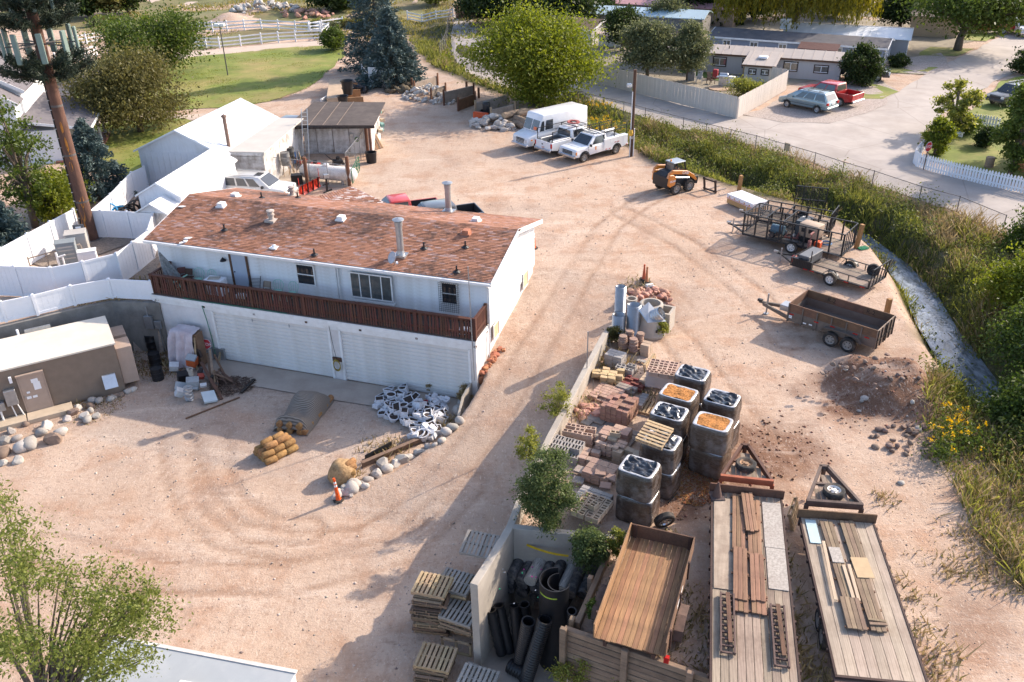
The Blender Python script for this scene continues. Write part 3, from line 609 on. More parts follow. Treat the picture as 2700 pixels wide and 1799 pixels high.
def mint_chair(lab,x,y,rz):
    t=thing('mint_chair',lab,'chair',HW(x,y,.56),YAW+rz,'mint metal chairs on the deck'); b=MB()
    for a in (-1,1):
        for c in (-.2,.2): b.tube([(a*.2,c,0),(a*.2,c,.44)],.013,6)
    b.build('leg',mMint,t); MB().lathe([(0,.44),(.23,.44),(.23,.46),(0,.46)],16).build('seat',mMint,t)
    b=MB(); b.tube([(-.22,.2,.44)]+[(.3*math.sin(k),.22+.06*math.cos(k),.72-.28*math.cos(k)*-1) for k in np.linspace(-2.2,2.2,12)]+[(.22,.2,.44)],.014,6)
    for k in (-.12,0,.12): b.tube([(k,.2,.45),(k*1.3,.25,.98)],.01,5)
    b.build('backrest',mMint,t)
mint_chair('mint metal chair nearest the folded brown chair on the deck',3.0,.0,.2); mint_chair('mint metal chair beside the white freezer on the deck',3.75,.0,-.1)
mint_chair('mint metal chair next to the round tan chair',7.9,-.1,.1); mint_chair('mint metal chair at the far end by the small window',8.75,-.1,-.1)
def fold_chair(lab,x,y,rz,m):
    t=thing('folding_chair',lab,'chair',HW(x,y,.56),YAW+rz); b=MB()
    for a in (-.2,.2): b.bar((a,-.2,0),(a,.12,.85),.025); b.bar((a,.2,0),(a,-.18,.44),.025)
    b.build('frame',mBrownTrim,t); MB().bx((0,-.04,.44),(.42,.4,.03)).build('seat',m,t); MB().bx((0,.1,.72),(.42,.03,.34),(-.3,0,0)).build('backrest',m,t,bevel=.01)
fold_chair('brown folding chair against the siding near the umbrella',2.35,.1,.1,M('brown_seat',(.10,.055,.035),.6)); fold_chair('rust coloured chair behind the closed umbrella',1.9,.15,.6,M('rust_seat',(.16,.06,.045),.6))
fold_chair('round tan metal chair by the deck railing',7.3,-.1,0,M('tan_seat',(.30,.24,.18),.6))
t=thing('slatted_chair','black slatted lounge chair leaning by the grey door','chair',HW(6.55,-.2,.56),YAW+.2); b=MB()
for i in range(9): b.bar((-.3,.1+.035*i,.35+.065*i),(.3,.1+.035*i,.35+.065*i),.035,.012)
b.build('slat',mBlack,t); b=MB()
for a in (-.3,.3): b.bar((a,.05,.3),(a,.45,.98),.03); b.bar((a,.05,.3),(a,-.45,.34),.03); b.bar((a,-.4,0),(a,-.4,.34),.03); b.bar((a,.1,0),(a,.1,.34),.03)
b.build('frame',mBlack,t)
t=thing('chest_freezer','white chest freezer with papers on top beside the grey door','freezer',HW(3.95,-.75,.56),YAW); MB().box(0,0,0,1.0,.62,.8).build('body',mWhite2,t,bevel=.03); MB().box(-.01,-.02,.81,1.01,.63,.88).build('lid',mWhite2,t,bevel=.02)
tag(MB().bx((0,0,0),(.6,.35,.03)).build('cardboard_sheet',M('card',(.45,.40,.33),.9,.3),None,HW(4.4,-.45,1.46),YAW+.3),'crumpled cardboard sheet lying on the white freezer','cardboard')
t=thing('mint_parasol_base','folded mint table frame leaning beside the umbrella','table',HW(2.0,-.7,.56),YAW); b=MB(); b.bar((-.3,0,.3),(.7,.3,.85),.06); b.build('top',mMint,t); b=MB(); b.bar((0,0,0),(.5,.1,.6),.03); b.bar((.5,0,0),(0,.1,.6),.03); b.build('leg',mMint,t)
tag(MB().bx((0,0,0),(.5,.3,.25),(0,0,.2)).build('white_tub',mWhite2,None,HW(6.0,-.6,.7),YAW,bevel=.03),'low white tub on the deck below the door','tub')
tag(MB().bx((0,0,0),(.5,.35,.3),(0,0,.2)).build('white_crate',mWhite2,None,HW(18.6,-.9,.72),YAW,bevel=.03),'white crate behind the railing at the right deck corner','crate')
# cords, hose and mast on the house front
tag(MB().tube([HW(4.15,-1.5,.3),HW(4.2,-1.42,-.6),HW(4.25,-1.38,-1.6),HW(4.3,-1.4,PADZ+.05)],.022,6).build('green_hose',M('hose_green',(.02,.16,.09),.5)),'green garden hose hanging down the garage wall','hose')
tag(MB().tube([HW(3.,-1.45,.58),HW(4.5,-1.46,.54),HW(7,-1.46,.58),HW(9.2,-1.46,.55)],.018,6).build('green_hose',MATS['hose_green']),'green hose lying along the deck edge','hose')
tag(MB().cyl(HW(19.25,-1.52,PADZ+1.4),HW(19.15,-1.5,4.4),.028,n=6).build('metal_mast',mGalv),'thin metal mast standing at the garage corner','mast')
t=thing('coiled_cable','yellow coiled cord hanging on a bracket between the garage doors','cord',HW(11.72,-1.42,-2.05),YAW); b=MB()
for k in range(5): b.tube([(.2*math.sin(a)+.02*k-.04,-.03*k,.3*math.cos(a)) for a in np.linspace(0,6.28,14)],.018,5)
b.build('coil',M('cord_yellow',(.32,.22,.03),.6),t); MB().bx((0,.04,.3),(.5,.06,.22)).build('bracket',M('rusty',(.10,.05,.03),.8,.4,6.),t); MB().tube([(0,0,.3),(-.1,0,1.),(-.2,.0,2.2)],.012,5).build('lead',mBlack,t)
# ------------------------------------------------------------------ fences
def run(pts):
    for a,b_ in zip(pts[:-1],pts[1:]): yield Vector(a),Vector(b_)
mVinyl=M('vinyl_white',(.80,.80,.82),.4,.03,1.,dirt=(.66,.62,.57),da=.25,ds=.6)
def privacy_fence(lab,pts,h,base=None,bay=2.4,group='white vinyl privacy fences',grooves=True):
    """pts: tops of the posts in the world"""
    o0=Vector(pts[0]); t=thing('privacy_fence',lab,'fence',(o0.x,o0.y,o0.z-h),0,group)
    post=MB().box(-.065,-.065,0,.065,.065,h+.04).add([(-.08,-.08,h+.04),(.08,-.08,h+.04),(.08,.08,h+.04),(-.08,.08,h+.04),(0,0,h+.1)],((0,1,4),(1,2,4),(2,3,4),(3,0,4),(3,2,1,0))).data('post',mVinyl)
    first=True
    for a,b_ in run(pts):
        n=max(1,round((b_-a).length/bay)); az=ang(a,b_); L_=(Vector((b_.x,b_.y,0))-Vector((a.x,a.y,0))).length/n
        pn=MB(); k=max(3,int(L_/.28)); wd=(L_-.14)/k
        for i in range(k): pn.box(.07+i*wd+.006,-.022,.12,.07+(i+1)*wd-.006,.022,h-.1)
        pn.box(.07,-.012,.1,L_-.07,.012,h-.08)
        pnd=pn.data('panel',mVinyl); rl=MB().box(.065,-.04,h-.13,L_-.065,.04,h).data('rail',mVinyl); rl2=MB().box(.065,-.04,.05,L_-.065,.04,.18).data('rail',mVinyl)
        for i in range(n):
            p=a.lerp(b_,i/n)-o0
            for nm,d in (('post',post),('panel',pnd),('rail',rl),('rail',rl2)): link(nm,d,t,(p.x,p.y,p.z),az)
        last=b_
    p=last-o0; link('post',post,t,p)
    return t
PF=lambda ps,z:[G(x,y,z) for x,y in ps]
privacy_fence('white vinyl fence along the slope under the leafy tree',PF([(-40,680),(0,655),(70,617),(130,585),(192,552)],1.83),1.83)
privacy_fence('white vinyl fence behind the big pole beside the coiled pipes',PF([(238,556),(265,555),(333,558),(403,563)],1.83),1.83)
privacy_fence('white vinyl fence from the small white shed toward the house corner',PF([(403,563),(389,607)],1.83),1.83)
privacy_fence('white vinyl fence in front of the grey electrical cabinet',PF([(-30,700),(36,702),(131,706),(216,690),(306,668),(348,639),(389,608)],1.83),1.83)
privacy_fence('low white vinyl fence along the top of the concrete wall',PF([(-60,807),(0,796),(84,779),(184,754),(285,736),(395,741)],1.25),1.15,bay=3.)
privacy_fence('white vinyl fence running behind the coiled black pipe',PF([(238,556),(290,512),(345,455),(378,440)],1.6),1.6)
mVy=mVinyl
def rail_fence(lab,pts,h=1.3,bay=2.4,n_r=3,group='white three-rail fences across the pasture'):
    o0=Vector(pts[0]); t=thing('rail_fence',lab,'fence',o0,0,group)
    post=MB().box(-.075,-.075,-.1,.075,.075,h+.12).data('post',mVy)
    for a,b_ in run(pts):
        n=max(1,round((b_-a).length/bay))
        for i in range(n):
            p=a.lerp(b_,i/n); q_=a.lerp(b_,(i+1)/n); p=Vector((p.x,p.y,TZ(p.x,p.y)))-o0; q_=Vector((q_.x,q_.y,TZ(q_.x,q_.y)))-o0
            link('post',post,t,p); b=MB()
            for k in range(n_r): z=h*(k+.75)/n_r; b.bar(p+Vector((0,0,z)),q_+Vector((0,0,z)),.05,.15)
            b.build('rail',mVy,t)
    link('post',post,t,q_); return t
RF=lambda *ps:[T(*q) for q in ps]
rail_fence('white three-rail fence beyond the upper pasture beside the rubble',RF((485,86),(600,82),(690,78),(735,80),(780,83),(818,84),(845,86)))
rail_fence('white three-rail fence along the far edge of the lawn path',RF((510,127),(580,128),(690,116),(780,110),(850,106),(868,88),(845,84)))
rail_fence('white three-rail fence climbing to the spruce past the round bush',RF((815,86),(850,80),(905,72)))
rail_fence('white three-rail fence behind the tall spruce trees',RF((1075,55),(1150,54),(1195,48)))
rail_fence('white three-rail fence below the pine branches at far left',RF((195,122),(230,117),(288,108)))
rail_fence('white three-rail fence in front of the gravel lane at left',RF((150,172),(190,166),(225,158),(256,148)))
rail_fence('short white rail fence behind the left deciduous tree',RF((293,136),(345,132),(400,128)))
rail_fence('short curved white rail fence below the big spruce',RF((957,205),(968,216),(985,224)))
# picket fences
mPk=M('picket_white',(.78,.78,.80),.5,.05,2.,dirt=(.6,.55,.5),da=.25,ds=2.)
def picket_fence(lab,pts,h=1.15,sp=.2,wd=.145,m=None,group=None,pointed=True,cat='fence',name='picket_fence',th=.02):
    m=m or mPk; o0=Vector(pts[0]); t=thing(name,lab,cat,o0,0,group)
    pk=MB().prism([(-wd/2,0.05),(wd/2,.05),(wd/2,h-.12 if pointed else h),(0,h),(-wd/2,h-.12 if pointed else h)],-th/2,th/2,'y').data('picket',m)
    for a,b_ in run(pts):
        L_=(b_-a).length; az=ang(a,b_); n=max(1,round(L_/sp)); nx=Vector((math.sin(az),-math.cos(az),0))
        for i in range(n):
            p=a.lerp(b_,i/n)-o0; o=link('picket',pk,t,p+nx*.03+Vector((0,0,U(-.02,.02))),az+U(-.04,.04)); o.rotation_euler.y=U(-.015,.015)
        b=MB()
        for z in (.3,h-.3): b.bar(a-o0+Vector((0,0,z)),b_-o0+Vector((0,0,z)),.04,.09)
        b.build('rail',m,t); b=MB(); k=max(1,round(L_/2.2))
        for i in range(k+1): p=a.lerp(b_,i/k)-o0; b.bar(p-nx*.06,p-nx*.06+Vector((0,0,h-.15)),.09)
        b.build('post',m,t)
    return t
picket_fence('white picket fence curving round the corner lawn behind the stop sign',RF((2442,395),(2424,412),(2408,432),(2416,441),(2440,449),(2500,466),(2600,490),(2700,512),(2760,527)))
picket_fence('short white picket fence behind the bushes in the corner lawn',RF((2560,330),(2600,335),(2630,340)),group=None,h=1.)
mBF=M('fence_beige',(.56,.50,.44),.85,.08,3.,stretch=(3,3,.5),rnd=.05)
picket_fence('tall beige plank fence along the road in front of the grey mobile home',RF((1535,212),(1600,227),(1700,252),(1800,278),(1900,303),(1941,314)),h=1.9,sp=.152,wd=.147,m=mBF,group='beige plank fences round the mobile home yard',pointed=False,name='plank_fence')
picket_fence('beige plank fence beside the parked silver minivan',RF((1941,314),(2005,278),(2072,238)),h=1.9,sp=.152,wd=.147,m=mBF,group='beige plank fences round the mobile home yard',pointed=False,name='plank_fence')
picket_fence('short beige plank fence end by the grey addition',RF((2033,226),(2070,232)),h=1.8,sp=.152,wd=.147,m=mBF,group='beige plank fences round the mobile home yard',pointed=False,name='plank_fence')
picket_fence('brown plank fence at the end of the road under the dark trees',RF((1203,50),(1260,50),(1300,49)),h=1.8,sp=.17,wd=.16,m=M('fence_brown',(.13,.055,.035),.8,.25,3.,rnd=.2),pointed=False,name='plank_fence')
def wiremat():
    m=bpy.data.materials.new('chain_wire'); m.use_nodes=True; nt=m.node_tree; b=nt.nodes['Principled BSDF']; L=nt.links.new; tc=_n(nt,'ShaderNodeTexCoord')
    sx=_n(nt,'ShaderNodeSeparateXYZ'); L(tc.outputs['Object'],sx.inputs[0]); mxs=[]
    for sgn in (1,-1):
        m1=_n(nt,'ShaderNodeMath',operation='MULTIPLY_ADD'); L(sx.outputs['Z'],m1.inputs[0]); m1.inputs[1].default_value=sgn; L(sx.outputs['X'],m1.inputs[2])
        m2=_n(nt,'ShaderNodeMath',operation='PINGPONG'); m2.inputs[1].default_value=.035; L(m1.outputs[0],m2.inputs[0])
        m3=_n(nt,'ShaderNodeMath',operation='LESS_THAN'); m3.inputs[1].default_value=.0028; L(m2.outputs[0],m3.inputs[0]); mxs.append(m3)
    mm=_n(nt,'ShaderNodeMath',operation='MAXIMUM'); L(mxs[0].outputs[0],mm.inputs[0]); L(mxs[1].outputs[0],mm.inputs[1]); L(mm.outputs[0],b.inputs['Alpha'])
    b.inputs['Base Color'].default_value=(.35,.35,.35,1); b.inputs['Metallic'].default_value=.5; b.inputs['Roughness'].default_value=.5; return m
mWire=wiremat(); mPostD=M('steel_post_dark',(.11,.10,.095),.6,.2,3.,metal=.3)
def chain_fence(lab,pts,h=1.25,bay=3.,m=None,group='chain-link fences along the creek'):
    m=m or mPostD; o0=Vector(pts[0]); t=thing('chain_link_fence',lab,'fence',o0,0,group); pm=MB().cyl((0,0,-.05),(0,0,h+.05),.028,n=6).data('post',m)
    for a,b_ in run(pts):
        n=max(1,round((b_-a).length/bay))
        for i in range(n):
            p=a.lerp(b_,i/n); q_=a.lerp(b_,(i+1)/n); p=Vector((p.x,p.y,TZ(p.x,p.y)))-o0; q_=Vector((q_.x,q_.y,TZ(q_.x,q_.y)))-o0
            link('post',pm,t,p); MB().bar(p+Vector((0,0,h)),q_+Vector((0,0,h)),.035).build('top_rail',m,t)
            L_=(q_-p).length; d=(q_-p); o=MB().add([(0,0,.03),(L_,0,.03),(L_,0,h),(0,0,h)],[(0,1,2,3)]).build('mesh',mWire,t,p,ang((0,0),d)); 
    link('post',pm,t,q_); return t
chain_fence('long chain-link fence between the road and the overgrown creek',RF((1165,115),(1180,150),(1230,195),(1310,228),(1400,252),(1497,266),(1590,293),(1700,323),(1800,350),(1990,400),(2144,447),(2297,497),(2420,540),(2520,568),(2640,620)))
chain_fence('chain-link fence climbing the bank beside the road end',RF((1195,45),(1215,20),(1232,0)),h=1.8)
chain_fence('taller chain-link fence left of the road end',RF((1160,155),(1180,110),(1188,55)),h=1.8)
mGP=M('galv_post',(.30,.30,.30),.5,.15,3.,metal=.6)
YB=lambda *ps:[G(*q) for q in ps]
chain_fence('chain-link fence in front of the white propane tank',YB((722,475),(820,487),(917,499)),h=1.75,m=mGP,group='chain-link fences of the tool yard',bay=2.)
chain_fence('chain-link fence panel beside the tarpaper shed door',YB((917,470),(940,440),(964,405)),h=1.9,m=mGP,group='chain-link fences of the tool yard',bay=2.)
tag(MB().box(-.25,-.02,-.3,.25,.02,.3).build('notice_board',M('notice_tan',(.55,.42,.28),.8,.1),None,T(2071,420)+Vector((0,0,.95)),ang(T(1990,400),T(2144,447))),'small tan notice fixed to the roadside chain-link fence','sign')
# ------------------------------------------------------------------ retaining walls and equipment pad
def wall_between(name,lab,pts,zt,zb,th,m,cat='wall',group=None,cap=None):
    """a poured wall along pts (xy), top heights zt per point"""
    o0=Vector((pts[0][0],pts[0][1],0)); n=len(pts); L_=[];R_=[]
    for i in range(n):
        a=Vector(pts[max(i-1,0)][:2]); b_=Vector(pts[min(i+1,n-1)][:2]); d=(b_-a).normalized(); nn=Vector((-d.y,d.x))*th/2; c=Vector(pts[i][:2])-Vector(o0[:2]); L_.append(c+nn); R_.append(c-nn)
    b=MB(); zt=zt if isinstance(zt,(list,tuple)) else [zt]*n; zb=zb if isinstance(zb,(list,tuple)) else [zb]*n
    vs=[]; 
    for i in range(n): vs+=[(*L_[i],zb[i]),(*R_[i],zb[i]),(*R_[i],zt[i]),(*L_[i],zt[i])]
    fs=[(4*i+k,4*i+(k+1)%4,4*i+4+(k+1)%4,4*i+4+k) for i in range(n-1) for k in range(4)]+[(0,1,2,3),(4*n-1,4*n-2,4*n-3,4*n-4)]
    b.add(vs,fs); o=b.build(name,m,None,o0,bevel=.012); return tag(o,lab,cat,group)
wall_between('retaining_wall','stained grey concrete retaining wall below the low white fence',[(-40,30.6),(-33,35.0),(-26.13,39.5),(-23.15,41.4),(-21.45,42.25),(-18.8,42.0)],[.02]*6,PADZ-.3,.3,mConcD)
# equipment shelter on the lower pad
A=Vector((-24.11,35.41,0)); Bc=Vector((-19.67,37.93,0)); Ab=A-(Bc-A)*.9; az=ang(Ab,Bc); LS=(Bc-Ab).length
sh=thing('equipment_shelter','low beige stucco equipment shelter with a pale flat roof','shelter',(Ab.x,Ab.y,PADZ),az)
mBei=M('stucco_beige',(.215,.165,.125),.95,.1,2.,bump=.35,bs=40); mBeiP=M('beige_panel',(.40,.30,.235),.7,.08)
MB().box(0,.06,-.1,LS-.08,3.4,2.7).build('wall',mBei,sh); MB().box(-.1,0,2.7,LS,3.49,2.78).add([(-.1,0,2.78),(LS,0,2.78),(LS,3.49,2.78),(-.1,3.49,2.78),(-.1,1.7,2.9),(LS,1.7,2.9)],((0,1,5,4),(4,5,2,3),(1,2,5),(0,4,3))).build('roof',M('roof_cream',(.68,.62,.52),.7,.1,.7,dirt=(.5,.4,.3),da=.3,ds=.5),sh)
du=[Vector(((p-Ab).x*math.cos(az)+(p-Ab).y*math.sin(az),-(p-Ab).x*math.sin(az)+(p-Ab).y*math.cos(az))) for p in (G(80,1100,PADZ),G(149,1085,PADZ))]
dx=du[0].x
dd=MB().box(0,-.05,.15,1.05,.05,2.2).build('door',mBeiP,sh,(dx,.03,0)); MB().bx((.52,-.1,2.28),(1.2,.15,.08)).build('lintel',mBeiP,sh,(dx,.03,0)); b=MB(); b.box(-.07,-.06,.1,-.01,.0,2.22); b.box(1.06,-.06,.1,1.12,0,2.22); b.build('door_frame',mBeiP,sh,(dx,.03,0))
for x,z,w_,h_ in ((.5,1.75,.3,.2),(.55,1.35,.3,.42),(.18,1.25,.14,.1),(.12,.95,.2,.14),(.38,.95,.2,.12)): MB().box(0,-.065,0,w_,-.052,h_).build('sign',mWhite2,dd,(x,0,z))
MB().bx((.08,-.08,1.1),(.04,.06,.12)).build('handle',mGalv,dd)
MB().box(-.75,-.28,.95,-.25,.04,1.75).build('meter_box',mGalv,sh,(dx,0,0),bevel=.015); MB().box(-1.3,-.22,.75,-.85,.04,1.2).build('meter_box',mGalv,sh,(dx,0,0),bevel=.015)
b=MB(); b.cyl((-.35,-.1,.95),(-.15,-.1,-.1),.03); b.cyl((-.6,-.1,.95),(-.5,-.1,-.1),.03); b.cyl((-1.1,-.12,.75),(-1.1,-.12,-.1),.05); b.build('conduit',mTrim,sh,(dx,0,0))
MB().bx((-.3,-.06,2.2),(.12,.15,.3)).build('lamp',mWhite2,sh,(dx,0,0))
MB().add([(0,0,0),(.62,0,0),(.62,-.4,.0),(0,-.4,0),(0,0,.62),(.62,0,.62),(.62,-.1,.62),(0,-.1,.62)],BOXF).build('vent_hood',M('steel_hood',(.6,.6,.62),.35,.1,metal=.6),sh,(LS-1.0,.05,.55))
for y,h in ((.1,2.35),(1.9,2.2)): 
    a_=MB().box(0,0,.3,.75,1.15,h).build('air_conditioner',mBeiP,sh,(LS-.07,y+.1,0),bevel=.02); MB().box(.76,.15,.5,.78,1.0,1.1).build('grille',mBlack,a_)
MB().box(0,0,0,1.2,.1,.3).build('roof_vent',mGalv,sh,(LS-3.8,3.5,2.65)); MB().cyl((LS-4.1,3.55,2.2),(LS-4.1,3.55,3.05),.06).build('vent_pipe',mWhite2,sh)
for x0,x1,y in ((dx-1.6,dx-.15,-.75),(dx-.1,dx+1.9,-.8)): tag(MB().box(0,0,0,x1-x0,.75,.24).build('concrete_step',M('step_tan',(.50,.40,.29),.9,.1,2.,bump=.2),None,Ab+Vector((x0*math.cos(az)-y*math.sin(az),x0*math.sin(az)+y*math.cos(az),PADZ)),az,bevel=.01),'tan concrete step %s the shelter'%('below the meter boxes of' if x0<dx-1 else 'below the door of'),'step')
# fuse boxes on the retaining wall
t=thing('electrical_box','grey electrical boxes with pipe on the concrete wall by the garage','electrical box',G(385,880,-1.3)+Vector((.25,.35,0)),-.1)
t.location=(-19.75,41.93,-1.45); MB().box(0,-.22,0,.45,-.05,.75).build('panel_box',mGalv,t,bevel=.01); MB().box(.5,-.2,.0,.85,-.05,.45).build('meter_box',mGalv,t,bevel=.01); b=MB(); b.cyl((.2,-.1,.7),(.2,-.1,1.3),.035); b.cyl((.7,-.1,0),(.7,-.1,-1.5),.035); b.build('conduit',mGalv,t)
# cabinets inside the fenced enclosure
gp=G(200,650); az=ang(G(150,690),G(210,655))
sheet('gravel_pad',g2((60,690),(150,715),(300,660),(400,625),(350,625),(290,628),(200,640)),M('gravel_brown',(.26,.21,.17),.95,.5,8.,bump=.8,bs=14),.06,.15,grid=3)
sheet('gravel_strip',g2((320,700),(410,632),(440,660),(400,738),(300,735)),MATS['gravel_brown'],.06,.1,grid=3)
def cabinet(name,lab,px,py,w_,d_,h,m,cat,rz=.45,parts=()):
    t=thing(name,lab,cat,G(px,py),rz); MB().box(-w_/2,-d_/2,0,w_/2,d_/2,h).build('body',m,t,bevel=.02); MB().box(-w_/2-.03,-d_/2-.03,h,w_/2+.03,d_/2+.03,h+.05).build('lid',m,t,bevel=.01)
    for x in (-.25,.25): MB().box(x*w_-w_*.22,-d_/2-.025,.1,x*w_+w_*.22,-d_/2-.004,h-.1).build('door',m,t)
    return t
c=cabinet('electrical_cabinet','tall grey electrical cabinet with louvred doors inside the fence','cabinet' and 187,698,1.05,.7,1.45,M('cab_grey',(.24,.265,.27),.5,.08),'cabinet',.35)
for z in (.5,.75,1.0,1.2): MB().box(-.4,-.39,z,.4,-.375,z+.08).build('louvre',mGalv,c)
cabinet('electrical_cabinet','beige metal cabinet between the grey cabinet and the pole',212,668,1.15,.9,1.35,M('cab_beige',(.47,.44,.40),.5,.05),'cabinet',.35)
cabinet('utility_box','low white utility box in front of the grey cabinet',226,694,1.4,.5,.75,mWhite2,'utility box',.35)
t=thing('meter_stand','grey transformer drum and meter board at the foot of the pole','meter',G(226,652),.3); MB().cyl((0,0,.2),(0,0,1.1),.32,n=16).build('drum',mGalv,t); MB().box(-.35,-.4,1.1,.25,-.3,1.6).build('board',M('board_dark',(.10,.10,.11),.6),t); MB().box(-.2,-.42,1.2,.1,-.405,1.5).build('label_plate',mWhite2,t); MB().box(-.28,-.42,1.0,.2,-.405,1.12).build('warning_plate',M('warn_y',(.75,.45,.05),.5),t)
b=MB(); b.bar((0,0,.9),(2.6,1.2,1.05),.06); 
for k in (0,.33,.66,1): b.bar((2.6*k,1.2*k,0),(2.6*k,1.2*k,1.0),.06)
tag(b.build('cable_rack',M('rack_rust',(.35,.28,.22),.7,.3,5.),None,G(85,720),.2),'low rusty cable rack by the white fence at left','rack')
tag(MB().cyl((0,0,0),(0,0,1.3),.06).cyl((.25,.1,0),(.25,.1,1.0),.05).cyl((0,0,1.),(.4,.16,1.1),.05).build('standpipe',mTrim,None,G(163,722)),'white standpipes beside the tall grey cabinet','pipe')
sheet('concrete_apron',[hl(4.2,-3.3),hl(19.0,-3.1),hl(19.0,-1.36),hl(4.2,-1.36)],M('apron_concrete',(.42,.35,.29),.9,.12,.8,dirt=(.30,.23,.18),da=.5,ds=.6),.05,.05,grid=2)
# ------------------------------------------------------------------ simple gabled buildings
def gable(name,lab,cat,A,B_,dep,h,rise,mw,mr,oh=.3,ridge='x',ribs=0,hb=-.2,group=None,rt=.1,trim=None):
    """front wall A (left) to B (right); depth goes away from the viewer"""
    A=Vector(A);B_=Vector(B_); az=ang(A,B_); L_=(Vector((B_.x,B_.y))-Vector((A.x,A.y))).length
    t=thing(name,lab,cat,(A.x,A.y,0),az,group); w_=MB()
    w_.box(0,0,hb,L_,dep,h)
    if ridge=='x': w_.prism([(0.01,h),(dep-.01,h),(dep/2,h+rise)],.01,L_-.01,'x')
    else: w_.prism([(0.01,h),(L_-.01,h),(L_/2,h+rise)],.01,dep-.01,'y')
    wo=w_.build('wall',mw,t)
    if ridge=='x': P_=lambda s,u: (u,-oh+(dep/2+oh)*s if s<=1 else dep/2+(dep/2+oh)*(s-1), h-rise*oh/(dep/2)+(rise+rise*oh/(dep/2))*(s if s<=1 else 2-s)); u0_,u1_=-oh,L_+oh; sp=dep/2+oh
    else: P_=lambda s,u: (-oh+(L_/2+oh)*s if s<=1 else L_/2+(L_/2+oh)*(s-1), u, h-rise*oh/(L_/2)+(rise+rise*oh/(L_/2))*(s if s<=1 else 2-s)); u0_,u1_=-oh,dep+oh; sp=L_/2+oh
    r_=MB()
    for s0,s1 in ((0,1),(1,2)):
        q=[P_(s0,u0_),P_(s0,u1_),P_(s1,u1_),P_(s1,u0_)]; r_.add([(x,y,z+.01) for x,y,z in q]+[(x,y,z+rt) for x,y,z in q],BOXF)
    ro=r_.build('roof',mr,t)
    if ribs:
        for s0,s1 in ((0,1),(1,2)):
            a=Vector(P_(s0,0)); c=Vector(P_(s1,0)); d=c-a; ax=Vector((1,0,0)) if ridge=='x' else Vector((0,1,0))
            me=MB().bar((0,0,0),d,.06,.035).data('rib',mr); n=int((u1_-u0_)/ribs)
            for i in range(n+1): link('rib',me,ro,a+ax*(u0_+.05+i*(u1_-u0_-.1)/n)+Vector((0,0,rt+.012)))
    if trim:
        f=MB()
        for s0,s1 in ((0,1),(1,2)):
            for u in (u0_,u1_): a=Vector(P_(s0,u)); c=Vector(P_(s1,u)); f.bar(a+Vector((0,0,.0)),c+Vector((0,0,.0)),.05,.22)
        f.bar(Vector(P_(0,u0_)),Vector(P_(0,u1_)),.05,.18); f.bar(Vector(P_(2,u0_)),Vector(P_(2,u1_)),.05,.18); f.build('fascia',trim,t)
    t['L']=L_; return t
mBarn=M('barn_white',(.72,.73,.76),.5,.06,2.,stretch=(3,3,.4),dirt=(.5,.47,.42),da=.4,ds=.6); mBarnR=M('barn_roof',(.80,.80,.80),.45,.04,1.)
mOldW=M('old_white_boards',(.62,.60,.58),.8,.12,2.,stretch=(3,3,.35),dirt=(.20,.16,.12),da=.85,ds=1.3)
# white metal barn
A=Vector((-26.6,61.6,0)); B_=Vector((-20.0,60.0,0))
barn=gable('metal_barn','large white metal barn with a low gable roof and stovepipe','barn',A,B_,9.0,2.6,1.55,mBarn,mBarnR,.25,'y',ribs=.6)
def panels(par,n,w_,h,y,name='wall_panel',m=None,z=0):
    me=MB().box(.012,-.02,0,w_/n-.012,.0,h).data(name,m)
    for i in range(n): link(name,me,par,(i*w_/n,y,z))
panels(barn,14,barn['L'],2.55,-.003,m=mBarn)
p=G(600,365,3.4); t=thing('stovepipe','rusty stovepipe on the white barn roof','pipe',(p.x,p.y,3.0),0); MB().cyl((0,0,-.4),(0,0,1.9),.13,n=12).build('pipe',M('rust_pipe',(.20,.13,.10),.8,.3,4.),t); MB().lathe([(.2,1.9),(.2,2.0),(.05,2.1)],12).build('cap',MATS['rust_pipe'],t)
A=Vector((-23.3,52.5,0)); B_=Vector((-20.5,52.0,0))
s2=gable('white_shed','long white shed with a gable roof beside the coiled pipes','shed',A,B_,7.6,2.35,.8,mBarn,mBarnR,.15,'y',ribs=.5); panels(s2,7,s2['L'],2.3,-.003,m=mBarn)
A=Vector((-22.75,50.9,0)); B_=Vector((-20.95,50.5,0))
s3=gable('small_shed','small white playhouse shed in front of the long white shed','shed',A,B_,1.5,1.9,.5,mBarn,mBarnR,.2,'y'); panels(s3,4,s3['L'],1.85,-.003,m=mOldW)
MB().box(.4,-.05,0,1.2,-.025,1.6).build('door',mOldW,s3)
# flat roofed shed
A=Vector((-20.1,60.75,0)); az=R(-7)
s4=thing('flat_roof_shed','flat-roofed white shed with peeling paint next to the barn','shed',A,az); MB().box(0,0,-.1,2.75,8.2,2.62).build('wall',mOldW,s4); MB().add([(-.15,-.2,2.6),(2.95,-.2,2.6),(2.95,8.4,2.75),(-.15,8.4,2.75),(-.15,-.2,2.7),(2.95,-.2,2.7),(2.95,8.4,2.85),(-.15,8.4,2.85)],BOXF).build('roof',M('roof_pale',(.50,.465,.415),.8,.08,1.),s4)
MB().box(-.12,-.22,2.45,2.92,-.18,2.62).build('fascia',mOldW,s4)
for x,w_ in ((.03,1.0),(1.1,1.6)): MB().box(x,-.05,.0,x+w_,-.01,2.3).build('door',mOldW,s4)
